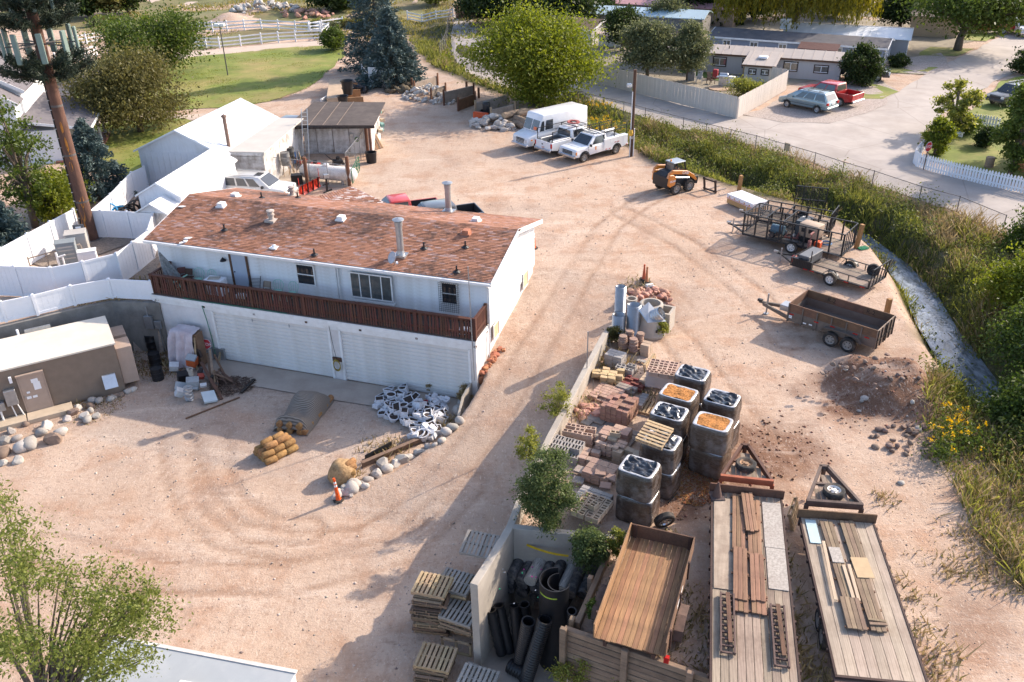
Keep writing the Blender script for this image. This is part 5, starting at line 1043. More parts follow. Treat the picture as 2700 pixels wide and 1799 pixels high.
# half hidden cars
def suv(lab,pos,head,col,name='suv'):
    t=thing(name,lab,'suv',pos,head); lower(t,[(-2.3,.5)]+arch(-1.4,.45,.36)+arch(1.4,.45,.36)+[(2.3,.45),(2.38,.7),(2.3,1.0),(1.2,1.12),(-2.35,1.12),(-2.4,.7)],.93,col); greenhouse(t,-2.3,1.25,-2.15,.45,1.1,1.76,.9,.14,col,((.04,.3),(.34,.56),(.6,.82)))
    for s in (-1,1):
        for x in (-1.4,1.4): wheel(t,x,s*.82,.37,.24)
        MB().bar((-1.8,s*.62,1.83),(.2,s*.62,1.83),.05).build('roof_rail',mGalv,t); MB().box(2.25,s*.72-.15,.8,2.37,s*.72+.15,.98).build('headlight',mLampW,t); MB().bx((2.25,s*.9,.86),(.14,.04,.16)).build('indicator',mLampA,t); MB().bx((.75,s*1.0,1.17),(.12,.18,.16)).build('mirror',mPlas,t)
    MB().box(2.3,-.9,.45,2.5,.9,.68).build('front_bumper',col,t,bevel=.04); MB().box(2.33,-.5,.75,2.39,.5,.95).build('grille',mPlas,t); return t
s_=suv('silver SUV parked behind the shingle roof by the old sheds',G(688,524),R(-12),paint('pearl',(.66,.65,.62),.2)); MB().box(-.1,-.35,1.765,.4,.35,1.775).build('sunroof',mGlass,s_)
pickup('pickup_truck','red pickup half hidden behind the house roof ridge','truck',Vector((*G(1046,523,1.78)[:2],0)),R(198),paint('red_faded',(.50,.045,.035),rough=.4),3.2,1.5,'bed',.94,.38)
pickup('pickup_truck','dark grey pickup half hidden behind the roof by the flue pipe','truck',Vector((*G(1146,540,1.78)[:2],0)),R(200),pg,3.5,2.1,'bed',.98,.4)
pickup('pickup_truck','black pickup partly hidden behind the white barn','truck',G(655,345),R(150),pbk,3.5,2.0,'bed',.98,.4)
pickup('pickup_truck','dark pickup parked behind the ladder and tarpaper roof','truck',G(775,365),R(75),pg,3.4,2.0,'bed',.98,.4)
suv('dark green SUV nosing out behind the columnar tree at right',T(2665,275,.06),R(205),paint('dark_green',(.02,.03,.028)))
pickup('pickup_truck','red pickup in the shade behind the big street tree','truck',T(2600,88,.06),R(165),pr,3.4,2.0,'bed',.98,.4)
suv('white SUV behind the shaded red pickup at the far road','' or T(2625,70,.06),R(165),pw)
pickup('pickup_truck','white pickup facing the road at the upper right edge','truck',T(2690,92,.06),R(260),pw,3.4,2.0,'bed',.98,.4)
suv('dark car nose behind the round juniper by the blue mobile home',T(2275,210,.06),R(-25),paint('navy',(.03,.035,.05)))
# ------------------------------------------------------------------ lettering
def text_mesh(txt,size,m,ext=.006,name='lettering'):
    c=bpy.data.curves.new('t','FONT'); c.body=txt; c.size=size; c.extrude=ext; c.align_x='CENTER'; c.align_y='CENTER'; o=bpy.data.objects.new('t',c); COL.objects.link(o)
    me=bpy.data.meshes.new_from_object(o.evaluated_get(bpy.context.evaluated_depsgraph_get())); bpy.data.objects.remove(o); me.materials.clear(); me.materials.append(m); me.name=name; return me
mLet=M('lettering_white',(.75,.75,.75),.5,.02)
# ------------------------------------------------------------------ skid steer
mOr=paint('orange',(.62,.20,.022)); sk=thing('skid_steer','orange and black skid steer loader parked at the creek edge','skid steer',G(1778,500),R(31))
b=MB(); b.prism([(-1.2,.45),(-1.35,.6),(-1.35,1.35),(-1.1,1.5),(-.3,1.55),(.55,1.2),(.95,.75),(.9,.35),(-.9,.32)],-.52,.52,'y'); b.build('chassis',mPlas,sk,bevel=.03)
MB().box(-1.4,-.78,.5,-1.2,.78,1.3).build('rear_door',mBlack,sk,bevel=.04)
for s in (-1,1):
    y=s*.78; MB().prism([(-1.38,.75),(-1.2,.6),(-.75,.72),(-.7,1.25),(-.95,1.45),(-1.3,1.5)],y-.13,y+.13,'y').build('side_panel',mOr,sk,bevel=.04)
    o=MB().prism([(-1.42,1.25),(-1.3,1.6),(-1.0,1.78),(.3,1.55),(.95,1.15),(1.25,.75),(1.1,.7),(.75,1.0),(.2,1.3),(-.9,1.5),(-1.15,1.4),(-1.25,1.2)],y-.09,y+.09,'y').build('lift_arm',mOr,sk,bevel=.02)
    MB().prism([(1.0,.5),(1.3,.45),(1.35,.95),(1.05,1.0)],y-.07,y+.07,'y').build('arm_end',mBlack,sk)
    MB().cyl((-.9,s*.62,1.2),(.7,s*.62,.9),.06).build('hydraulic_ram',mChr,sk)
    for x in (-.62,.58): wheel(sk,x,s*.78,.42,.3,MATS['rim_dirty'],lug=16)
for s in (-1,1): link('lettering',text_mesh('CASE',.26,mLet),sk,(.12,s*.885,1.43),rot=(PI/2,R(9) if s<0 else R(-9),0 if s<0 else PI)); link('lettering',text_mesh('SR240',.2,mLet),sk,(-1.03,s*.925,1.02),rot=(PI/2,0,0 if s<0 else PI))
b=MB()
for x,x2 in ((-.6,-.5),(.55,.35)):
    for s in (-1,1): b.bar((x,s*.45,1.3),(x2,s*.42,2.05),.08)
for z in np.arange(1.35,2.0,.1):
    for s in (-1,1): b.bar((-.55,s*.44,z),(.45,s*.44,z),.018)
for x in np.arange(-.5,.45,.1):
    for s in (-1,1): b.bar((x,s*.44,1.35),(x,s*.43,2.0),.018)
b.build('cab_frame',mBlack,sk); MB().box(-.62,-.47,2.04,.45,.47,2.12).build('cab_roof',M('roof_steel',(.33,.36,.38),.4,.1,metal=.3),sk,bevel=.03); MB().box(-.35,-.3,.9,.1,.3,1.5).build('seat',mBlack,sk,bevel=.05); MB().face((-.6,-.4,1.4),(-.6,.4,1.4),(-.52,.4,2.0),(-.52,-.4,2.0)).build('rear_window',mGlassB,sk)
MB().cyl((-.5,.0,2.12),(-.5,0,2.25),.06).build('beacon',mLampA,sk)
b=MB(); b.box(1.2,-.6,.35,1.3,.6,.85); b.build('coupler',mBlack,sk)
t=thing('pallet_forks','rusty pallet fork attachment standing in front of the skid steer','forks',G(1872,505),R(31)+.1); b=MB()
for y in (-.5,.5): b.bar((0,y,0),(-.15,y,.95),.16,.06)
for z in (.12,.85): b.bar((-.02-.13*z,-.6,z),(-.02-.13*z,.6,z),.1)
b.build('frame',M('rust_black',(.06,.04,.032),.8,.4,4.),t); me=MB().bar((0,0,.06),(1.25,0,.03),.12,.045).data('fork',M('fork_steel',(.25,.2,.17),.6,.3,4.))
for y in (-.3,.32): link('fork',me,t,(.05,y,0))
# ------------------------------------------------------------------ trailers
mTrB=M('trailer_black',(.018,.018,.02),.5,.25,4.); mPlk=M('plank_grey',(.285,.22,.165),.85,.42,2.2,stretch=(.45,11,11),rnd=.2,dirt=(.13,.09,.065),da=.65,ds=1.3); mPlkW=M('plank_warm',(.30,.16,.08),.8,.4,2.2,stretch=(.45,11,11),rnd=.17,dirt=(.12,.065,.038),da=.6,ds=1.5); mPlkD=M('plank_dark',(.16,.085,.05),.85,.3,1.5,stretch=(.6,9,9),rnd=.2,dirt=(.06,.04,.03),da=.6,ds=1.5)
mMesh=M('steel_mesh',(.03,.03,.03),.6,alpha=.28)
def boards(par,x0,x1,y0,y1,z,n,m,th=.035,along='x',name='plank',gap=.012,jit=.006):
    w_=(y1-y0)/n if along=='x' else (x1-x0)/n
    me=(MB().box(0,gap/2,0,x1-x0,w_-gap/2,th) if along=='x' else MB().box(gap/2,0,0,w_-gap/2,y1-y0,th)).data(name,m,bevel=.004)
    for i in range(n): link(name,me,par,(x0+U(-jit,jit)*3,y0+i*w_,z+U(-jit,jit)) if along=='x' else (x0+i*w_,y0,z+U(-jit,jit)))
def spare(lab,pos,rot,par_cat='tyre',r=.35,rimm=None,group=None,lugs=0):
    t=thing('spare_wheel',lab,'wheel',pos,rot=rot,group=group); td,rd,hd=wheel_data(r,.22,rimm or mRimW,0); link('tyre',td,t); link('rim',rd,t); link('rim_hole',hd,t); return t
# dump trailer: x from tongue end to the rear
A=G(2078,802,1.45);B_=G(2316,871,1.45); az=R(-42.5)
nx=Vector((-math.sin(az),math.cos(az),0)); mid=(A+B_)/2; L_=4.35; O_=Vector((mid.x,mid.y,0))-Vector((math.cos(az),math.sin(az),0))*L_/2
dt=thing('dump_trailer','brown dump trailer with plank sideboards and twin axles','trailer',O_,az)
mDT=M('dump_grey',(.13,.105,.085),.7,.15,2.,dirt=(.22,.16,.12),da=.5,ds=1.); mDTi=M('dump_inside',(.17,.135,.11),.8,.15,1.5,dirt=(.10,.08,.07),da=.5,ds=.9); Wt=2.06
b=MB(); b.box(0,0,.55,L_,.06,1.05); b.box(0,Wt-.06,.55,L_,Wt,1.05); b.box(0,.06,.55,.06,Wt-.06,1.05); b.box(.06,.06,.55,L_,Wt-.06,.62); b.build('steel_box',mDT,dt); b=MB(); b.box(.065,.065,.625,L_-.03,Wt-.065,.64); b.box(.07,.062,.64,L_-.05,.072,1.04); b.box(.07,Wt-.072,.64,L_-.05,Wt-.062,1.04); b.box(.062,.07,.64,.072,Wt-.07,1.04); b.build('bed_lining',mDTi,dt)
pk=MB().box(0,0,0,L_/3-.01,.045,.42).data('sideboard',mPlkD)
for i in range(3): link('sideboard',pk,dt,(i*L_/3,.01,1.04)); link('sideboard',pk,dt,(i*L_/3,Wt-.055,1.04))
pk2=MB().box(0,0,0,.045,Wt-.12,.42).data('sideboard',mPlkD); link('sideboard',pk2,dt,(.01,.06,1.04)); 
for i in range(6): MB().box(i*.72+.02,-.05,.5,i*.72+.08,-.0,1.4).build('stake',mDT,dt); MB().box(i*.72+.02,Wt,.5,i*.72+.08,Wt+.05,1.4).build('stake',mDT,dt)
for y0,y1 in ((.02,Wt/2-.02),(Wt/2+.02,Wt-.02)):
    g_=MB().box(L_-.02,y0,.5,L_+.03,y1,1.45).build('tailgate',M('gate_tan',(.26,.19,.14),.8,.2,2.),dt); b=MB()
    for y in (y0+.08,(y0+y1)/2,y1-.08): b.bar((L_+.05,y,.5),(L_+.05,y,1.45),.05)
    b.bar((L_+.05,y0,.9),(L_+.05,y1,.9),.04); b.build('gate_bar',mTrB,g_)
for k,x in enumerate((2.35,3.2)):
    for y in (-.12,Wt+.12): wheel(dt,x,y,.37,.22,MATS['rim_dirty'])
for s,y in ((-1,-.24),(1,Wt)): 
    b=MB(); pts=[(1.75,.62),(1.95,.86),(2.35,.92),(3.2,.92),(3.6,.86),(3.8,.62)]
    for a,c in zip(pts[:-1],pts[1:]): b.add([(a[0],y,a[1]),(c[0],y,c[1]),(c[0],y+.24,c[1]),(a[0],y+.24,a[1]),(a[0],y,a[1]+.02),(c[0],y,c[1]+.02),(c[0],y+.24,c[1]+.02),(a[0],y+.24,a[1]+.02)],BOXF)
    b.build('mudguard',mDT,dt)
b=MB(); b.bar((0,.35,.48),(-1.75,Wt/2-.05,.5),.1,.16); b.bar((0,Wt-.35,.48),(-1.75,Wt/2+.05,.5),.1,.16); b.bar((-1.6,Wt/2,.55),(-2.0,Wt/2,.55),.12); b.box(0,.3,.4,L_,.42,.55); b.box(0,Wt-.42,.4,L_,Wt-.3,.55); b.build('frame',mDT,dt)
b=MB(); b.cyl((-1.5,Wt/2-.1,0.05),(-1.5,Wt/2-.1,1.15),.045); b.bx((-1.5,Wt/2-.1,.04),(.22,.22,.05)); b.build('jack',mGalv,dt); MB().box(-.75,Wt/2-.3,.58,-.2,Wt/2+.3,.88).build('toolbox',mGalv,dt,bevel=.02); MB().bx((-1.95,Wt/2,.62),(.25,.14,.12)).build('coupler',mTrB,dt)
b=MB()
for x in (.25,1.5,2.3,3.4,3.95): b.bx((x,-.052,.95 if x<2 else .98),(.22,.006,.05))
b.build('reflector_tape',mLampR,dt); b=MB()
for x,z in ((.2,.85),(.2,.77),(.95,.7),(1.25,.72)): b.bx((x,-.053,z),(.16,.006,.06))
b.build('decal',mTrim,dt)
for x in (1.3,3.25): link('lettering',text_mesh('R-2',.3,M('letter_dark',(.035,.025,.02),.9),.002),dt,(x,Wt-.058,1.25),rot=(PI/2,0,0))
# utility trailer
A=G(2085,697,.45);B_=G(2285,763,.45); az=ang(A,B_)+R(2); L_=4.5; O_=Vector((A.x,A.y,0)); ut=thing('utility_trailer','black single-axle utility trailer with plank deck and grey toolbox','trailer',O_,az); Wt=1.95
boards(ut,0,L_,.05,Wt-.05,.46,10,mPlk)
def railside(par,y,x0,x1,z,zt,n,m=mTrB,s=.045):
    b=MB(); b.bar((x0,y,zt),(x1,y,zt),s); b.bar((x0,y,z),(x1,y,z),.07)
    for i in range(n+1): b.bar((x0+(x1-x0)*i/n,y,z),(x0+(x1-x0)*i/n,y,zt),s)
    b.build('side_rail',m,par)
railside(ut,0.,0,L_,.44,.85,4); railside(ut,Wt,0,L_,.44,.85,4)
b=MB(); b.bar((0,0,.85),(0,Wt,.85),.05); b.bar((0,0,.44),(0,Wt,.44),.08); b.bar((L_,0,.44),(L_,Wt,.44),.08); b.bar((0,.25,.4),(-1.2,Wt/2,.42),.08); b.bar((0,Wt-.25,.4),(-1.2,Wt/2,.42),.08); b.bar((-1.1,Wt/2,.42),(-1.5,Wt/2,.45),.09); b.build('frame',mTrB,ut)
def gate(par,x,z0,h,w_,n,lean=0.,m=mTrB):
    b=MB()
    for z in (z0,z0+h): b.bar((x+lean*(z-z0),0,z),(x+lean*(z-z0),w_,z),.05)
    for i in range(n+1): b.bar((x,w_*i/n,z0),(x+lean*h,w_*i/n,z0+h),.045)
    b.build('ramp_gate',m,par)
gate(ut,L_+.04,.46,1.05,Wt,5,.08)
for y in (-.13,Wt+.13): wheel(ut,2.45,y,.36,.2,mRimW)
for y in (-.25,Wt+.02):
    b=MB(); pts=[(2.45-.5*math.cos(a),.36+.47*math.sin(a)) for a in np.linspace(.35,PI-.35,8)]
    for a,c in zip(pts[:-1],pts[1:]): b.add([(a[0],y,a[1]),(c[0],y,c[1]),(c[0],y+.23,c[1]),(a[0],y+.23,a[1]),(a[0],y,a[1]+.02),(c[0],y,c[1]+.02),(c[0],y+.23,c[1]+.02),(a[0],y+.23,a[1]+.02)],BOXF)
    b.build('mudguard',mTrB,ut)
b=MB()
for x in (.9,1.3,3.3,4.2): b.bx((x,-.04,.43),(.25,.006,.06))
b.build('reflector_tape',mLampR,ut); MB().cyl((-1.1,Wt/2-.12,.03),(-1.1,Wt/2-.12,.85),.035).build('jack',mGalv,ut); MB().bx((-1.5,Wt/2,.5),(.25,.12,.1)).build('coupler',mGalv,ut); MB().box(1.1,.02,.46,1.15,.06,1.55).build('post',mTrB,ut)
W_=lambda t,x,y,z: t.location+Vector((math.cos(t.rotation_euler.z)*x-math.sin(t.rotation_euler.z)*y,math.sin(t.rotation_euler.z)*x+math.cos(t.rotation_euler.z)*y,z))
t=thing('toolbox','grey steel toolbox across the front of the utility trailer','toolbox',W_(ut,.35,.1,.62),az); MB().box(0,0,0,.62,1.55,.42).build('body',M('tool_grey',(.10,.105,.11),.5,.08),t,bevel=.02); MB().box(-.02,-.02,.42,.64,1.57,.5).build('lid',M('tool_grey2',(.14,.145,.15),.5,.08),t,bevel=.02)
for x in (.2,.5): MB().bx((x,-.02,.3),(.1,.03,.07)).build('latch',mBlack,t)
MB().box(.02,.15,-.16,.6,1.4,0).build('stand',mBlack,t)
t=thing('toolbox','dark corrugated box on the near front edge of the utility trailer','toolbox',W_(ut,.1,-.08,.5),az); b=MB(); b.box(0,0,0,1.15,.2,.42)
for i in range(11): b.box(.04+i*.1,-.025,.02,.09+i*.1,0,.4)
b.build('body',mBlack,t)
t=thing('fuel_can','red fuel can standing at the front of the utility trailer','can',W_(ut,-.15,.25,.45),az); MB().box(0,0,0,.2,.3,.38).build('body',M('can_red',(.5,.03,.02),.4),t,bevel=.03); MB().cyl((.1,.15,.38),(.1,.25,.5),.025).build('spout',mBlack,t)
spare('black spoked spare wheel by the ramp gate of the utility trailer',W_(ut,3.95,1.65,.8),(0,.2,az+R(20)),r=.34,rimm=M('rim_black',(.06,.06,.06),.4,metal=.3));
# caged trailers
def cage(lab,O_,az,L_,Wt,h,nb,mesh=True,roof=True):
    t=thing('caged_trailer',lab,'trailer',O_,az); boards(t,0,L_,.05,Wt-.05,.48,10,mPlk); s=.085
    for y in (0,Wt):
        b=MB(); b.bar((0,y,.47),(L_,y,.47),.1); b.bar((0,y,h),(L_,y,h),.06)
        for i in range(nb+1): b.bar((L_*i/nb,y,.47),(L_*i/nb,y,h),s)
        b.build('side_frame',mTrB,t); MB().face((0,y,.5),(L_*.62,y,.5),(L_*.62,y,h),(0,y,h)).build('mesh_panel',mMesh,t)
    b=MB(); b.bar((0,0,h),(0,Wt,h),.06); b.bar((0,0,.47),(0,Wt,.47),.1); b.bar((L_*.4,0,h),(L_*.4,Wt,h),.06); b.bar((L_*.4,0,.5),(L_*.4,0,h),.06); b.bar((L_*.4,Wt,.5),(L_*.4,Wt,h),.06)
    for i in range(3): b.bar((0,Wt*(i+1)/4,.47),(0,Wt*(i+1)/4,h),.05)
    b.bar((0,.3,.4),(-1.1,Wt/2,.42),.09); b.bar((0,Wt-.3,.4),(-1.1,Wt/2,.42),.09); b.bar((-1.,Wt/2,.42),(-1.45,Wt/2,.48),.1); b.bar((L_,0,.47),(L_,Wt,.47),.1); b.build('frame',mTrB,t)
    if roof: MB().face((0,0,h+.02),(L_*.22,0,h+.02),(L_*.22,Wt,h+.02),(0,Wt,h+.02)).build('mesh_shelf',mMesh,t); MB().bar((L_*.22,0,h),(L_*.22,Wt,h),.06).build('crossbar',mTrB,t); MB().face((.02,0,.5),(.02,Wt,.5),(.02,Wt,h),(.02,0,h)).build('mesh_panel',mMesh,t); MB().face((L_*.4,0,.5),(L_*.4,Wt,.5),(L_*.4,Wt,h),(L_*.4,0,h)).build('mesh_panel',mMesh,t)
    for x in (L_*.52,):
        for y in (-.13,Wt+.13): wheel(t,x,y,.37,.2,mRimW)
    for y in (-.26,Wt): MB().box(L_*.52-.55,y,.76,L_*.52+.55,y+.26,.79).build('mudguard',mTrB,t)
    MB().cyl((-1.05,Wt/2-.1,.03),(-1.05,Wt/2-.1,.9),.035).build('jack',mGalv,t); MB().bx((-1.4,Wt/2,.55),(.25,.12,.1)).build('coupler',mGalv,t); return t
A=G(1958,617,.45); B_=G(2217,676,.45); az=ang(A,B_)
ca=cage('black caged trailer loaded with an engine box and blue barrel','' or Vector((A.x,A.y,0)),az,5.95,2.2,1.75,8); gate(ca,5.98,.5,1.25,2.2,6)
t=thing('engine_box','tan engine box with dark windows on the caged trailer','engine',W_(ca,3.75,1.0,.5),az-.15); MB().box(-.6,-.42,.35,.6,.42,1.15).build('cover',M('tan_plastic',(.42,.31,.22),.6,.08),t,bevel=.07,seg=2,smooth=40); MB().box(-.55,-.38,0,.55,.38,.36).build('engine',mBlack,t)
for x in (-.25,.2): MB().box(x-.16,-.44,.65,x+.16,-.425,.9).build('vent',mBlack,t)
tag(MB().cyl((0,0,0),(.75,0,0),.27,n=16).lathe([(.275,.2),(.285,.22),(.275,.24)],16,ax='x').build('blue_barrel',M('barrel_blue',(.10,.19,.26),.5,.1),None,W_(ca,1.6,.45,1.05),az),'blue barrel lying in the front of the caged trailer','barrel')
t=thing('engine_parts','greasy engine parts heaped behind the mesh of the caged trailer','engine',W_(ca,1.9,.6,.5),az); b=MB()
for i in range(14): b.bx((U(-.4,.4),U(-.35,.35),U(.1,.4)),(U(.12,.35),U(.1,.3),U(.1,.3)),(RR(),RR(),RR()*3))
b.build('engine',M('greasy',(.09,.06,.05),.6,.5,5.),t); MB().cyl((.2,.2,.3),(.5,.2,.35),.1).build('cylinder_head',mGalv,t)
t=thing('tamper','red tamper frame on the floor of the caged trailer','tamper',W_(ca,2.75,.65,.5),az); b=MB(); b.bar((-.3,-.3,.2),(.5,-.2,.25),.08); b.bar((-.3,.2,.2),(.5,.2,.25),.08); b.bar((-.3,-.3,.2),(-.3,.25,.2),.08); b.bar((.4,-.3,.25),(.4,.2,.6),.07); b.build('frame',M('rust_red',(.25,.07,.05),.7,.3,5.),t); MB().cyl((.1,-.2,.2),(.1,.2,.2),.14).build('drum',mGalv,t)
tag(MB().tube([(.3*math.cos(a)*(1+.04*math.sin(3*a)),.3*math.sin(a),.03+.012*(a/6.28)) for a in np.linspace(0,31,70)],.02,5).build('hose_coil',M('hose_blue',(.05,.20,.42),.5),None,W_(ca,4.7,1.1,.53),az),'bright blue hose coiled on the caged trailer deck','hose')
b=MB(); b.bar((0,0,0),(.1,.05,.95),.06); b.bx((.05,0,.35),(.16,.2,.3)); b.bx((.1,.04,.95),(.1,.5,.05)); tag(b.build('jackhammer',M('grey_red',(.30,.12,.10),.6,.5,4.),None,W_(ca,4.05,-.1,.5),az),'upright red and grey tool strapped at the caged trailer side','tool')
tag(MB().box(-.18,-.22,0,.18,.22,.4).build('fuel_can',M('can_orange',(.62,.09,.02),.5),None,W_(ca,4.45,.35,.5),az,bevel=.04),'orange red fuel can on the caged trailer deck','can')
tag(MB().box(-.3,-.4,0,.3,.4,.95).build('grey_locker',M('locker_grey',(.10,.115,.125),.5,.06),None,W_(ca,2.95,1.8,.5),az,bevel=.02),'grey steel locker at the far side of the caged trailer','locker')
A=G(2024,560,.45)
cb=cage('black caged trailer parked behind the loaded one with its tall ramp up','' or W_(ca,-.15,2.65,0),az+R(5),4.2,1.9,1.15,5,roof=False)
gm2=thing('ramp_gate','tall black ramp gate standing upright behind the caged trailers','ramp',G(2090,566),R(-20)); b=MB()
for z in (.3,1.1,1.95): b.bar((0,0,z),(1.9,0,z),.05)
for i in range(5): b.bar((1.9*i/4,0,.0),(1.9*i/4,0,1.95),.05)
b.build('frame',mTrB,gm2); MB().face((0,.0,.3),(1.9,0,.3),(1.9,0,1.95),(0,0,1.95)).build('mesh_panel',mMesh,gm2)
gm3=thing('ramp_gate','black ramp gate leaning open at the rear of the second caged trailer','ramp',W_(cb,4.25,.1,0),az+R(95)); b=MB()
for z in (.3,.9,1.6): b.bar((0,-.05*z,z),(1.8,-.05*z,z),.05)
for i in range(6): b.bar((1.8*i/5,0,.3),(1.8*i/5,-.08,1.6),.045)
b.build('frame',mTrB,gm3)
t=thing('wash_tub','round galvanised tub on the second caged trailer','tub',W_(cb,2.9,.4,.5),0); MB().lathe([(0,.02),(.26,.02),(.34,.5),(.36,.5),(.35,.52),(.3,.5),(.24,.06),(0,.06)],18).build('tub',mGalv,t,smooth=40)
# ------------------------------------------------------------------ wooden farm trailer and flatbeds: x runs from the far front end toward the viewer
def frame_from(pA,pB):  # far-left and near-left deck corners
    return Vector((pA.x,pA.y,0)),ang(pA,pB)
A=G(1668,1383,1.25); A2=G(1828,1414,1.25); E1=G(1757,1745,.75); E0=G(1563,1668,.75)
fx=((A+A2)/2); ex_=((E0+E1)/2); az=ang(fx,ex_); L_=(Vector((fx.x,fx.y))-Vector((ex_.x,ex_.y))).length; nn=Vector((-math.sin(az),math.cos(az),0)); Wt=2.12; O_=Vector((fx.x,fx.y,0))-nn*Wt/2
wt=thing('farm_trailer','wooden farm trailer with plank floor and open rear','trailer',O_,az); boards(wt,0,L_,.05,Wt-.05,.72,13,mPlkW)
for y in (0.0,Wt-.04): MB().box(0,y,.74,L_,y+.04,1.28).build('side_board',mPlkW if y<1 else mPlkD,wt)
MB().box(0,.045,.74,.045,Wt-.045,1.26).build('headboard',mPlkD,wt)
b=MB()
for y in (.12,Wt-.2): b.box(.05,y,.74,.1,y+.1,1.3)
for x in (1.2,2.6,4.1):
    for y in (-.05,Wt): b.box(x,y,.6,x+.08,y+.05,1.3)
b.build('stake',M('rust_dark',(.07,.035,.025),.8,.3,4.),wt)
b=MB(); b.box(0,.3,.5,L_,.4,.7); b.box(0,Wt-.4,.5,L_,Wt-.3,.7); b.build('frame',MATS['rust_dark'],wt)
for y in (-.16,Wt+.16): wheel(wt,3.1,y,.38,.2,MATS['rim_dirty'])
for y in (-.3,Wt+.04):
    b=MB(); pts=[(2.4,.55),(2.55,.8),(3.1,.9),(3.65,.8),(3.8,.55)]
    for a,c in zip(pts[:-1],pts[1:]): b.add([(a[0],y,a[1]),(c[0],y,c[1]),(c[0],y+.27,c[1]),(a[0],y+.27,a[1]),(a[0],y,a[1]+.02),(c[0],y,c[1]+.02),(c[0],y+.27,c[1]+.02),(a[0],y+.27,a[1]+.02)],BOXF)
    b.build('mudguard',M('rusty_guard',(.10,.06,.045),.8,.4,6.),wt)
MB().box(L_-.1,Wt-.05,.5,L_+.02,Wt+.1,.72).build('tail_lamp',mLampR,wt); MB().bx((2.6,Wt+.003,1.1),(.9,.005,.12)).build('decal',mTrim,wt)
def flatbed(lab,far,near,L_,Wt,m_deck,nplk,gn_col,post_col):
    az=ang(far,near); nn=Vector((-math.sin(az),math.cos(az),0)); O_=Vector((far.x,far.y,0))-nn*Wt/2
    t=thing('flatbed_trailer',lab,'trailer',O_,az); boards(t,0,L_,.06,Wt-.06,.86,nplk,m_deck,jit=.004)
    b=MB(); b.box(0,0,.74,L_,.06,.91); b.box(0,Wt-.06,.74,L_,Wt,.91); b.box(L_-.02,0,.74,L_+.06,Wt,.9); b.box(.1,.5,.5,L_,.62,.8); b.box(.1,Wt-.62,.5,L_,Wt-.5,.8); b.build('frame',M('frame_rust',(.055,.03,.024),.8,.3,4.),t)
    for i in range(int(L_/.6)):
        for y in (-.05,Wt): MB().box(i*.6+.2,y,.76,i*.6+.28,y+.05,.88).build('stake_pocket',MATS['frame_rust'],t)
    MB().box(-.06,-.05,.86,-.01,Wt+.05,1.22).build('headboard',mPlkD,t)
    g_=gn_col; b=MB(); gx=-.55
    b.bar((gx,.3,1.12),(gx,Wt-.3,1.12),.12,.24); b.bar((gx,.32,0.3),(gx,.32,1.05),.13); b.bar((gx,Wt-.32,.3),(gx,Wt-.32,1.05),.13); b.build('gooseneck_beam',post_col,t)
    b=MB(); b.bar((gx,.33,1.12),(gx-2.05,Wt/2-.12,1.12),.1,.22); b.bar((gx,Wt-.33,1.12),(gx-2.05,Wt/2+.12,1.12),.1,.22); b.bar((gx-2.05,Wt/2-.16,1.12),(gx-2.05,Wt/2+.16,1.12),.12,.22); b.bar((gx-1.1,.7,1.1),(gx-1.1,Wt-.7,1.1),.08); b.cyl((gx-2.0,Wt/2,1.15),(gx-2.0,Wt/2,.5),.08); b.bar((gx,.35,.55),(.1,.35,.78),.12,.2); b.bar((gx,Wt-.35,.55),(.1,Wt-.35,.78),.12,.2); b.build('gooseneck_frame',g_,t)
    for i in range(8): 
        yy=.5+i*(Wt-1.0)/8; w_=(Wt-1.0)/8
        x0=gx-2.05+abs(yy+w_/2-Wt/2)*2.05/(Wt/2-.33)+.15
        if x0<gx-.25: MB().box(x0,yy+.008,1.04,gx-.08,yy+w_-.008,1.07).build('plank',MATS['plank_grey'],t)
    for x in (L_*.62,L_*.72):
        for y in (.12,Wt-.12): wheel(t,x,y,.36,.2,MATS['rim_dirty'])
    return t
f1a=(G(1876,1307,.9)+G(2060,1303,.9))/2; f1b=(G(1876,1799,.9)+G(2107,1799,.9))/2
fl1=flatbed('middle flatbed trailer with peeling deck, wooden ramps and two stacked planks rows','' or f1a,f1b,9.4,2.42,mPlk,10,M('neck_brown',(.10,.045,.03),.7,.3,3.),M('neck_rust',(.33,.10,.05),.8,.25,3.))
f2a=(G(2103,1363,.9)+G(2309,1380,.9))/2; f2b=(G(2196,1767,.9)+G(2440,1767,.9))/2
fl2=flatbed('flatbed trailer at right with wide pale deck boards and a loose plank pile','' or f2a,f2b,6.55,2.45,M('plank_pale',(.36,.285,.22),.85,.34,2.2,stretch=(.45,11,11),rnd=.12,dirt=(.21,.15,.105),da=.6,ds=1.2),8,M('neck_grey',(.12,.085,.07),.8,.25,3.),M('neck_dark',(.09,.06,.05),.8,.3,3.))
MB().box(6.45,-.02,.72,8.6,2.47,.82).build('tail_plate',M('tail_rust',(.16,.09,.07),.75,.25,2.),fl2)
fz=.9
spare('worn spare tyre with rusty rim on the brown gooseneck',W_(fl1,-1.35,1.2,1.2),(PI/2,0,.3),r=.37,rimm=M('rim_rusty',(.30,.18,.10),.7,.3,5.)); spare('spare tyre with white rim on the grey gooseneck',W_(fl2,-1.15,1.3,1.2),(PI/2,0,.3),r=.37)
spare('tyre with silver rim leaning on the wrapped mulch bale behind the farm trailer',G(1750,1392)+Vector((0,0,.36)),(R(20),0,R(15)),r=.37,rimm=mChr)
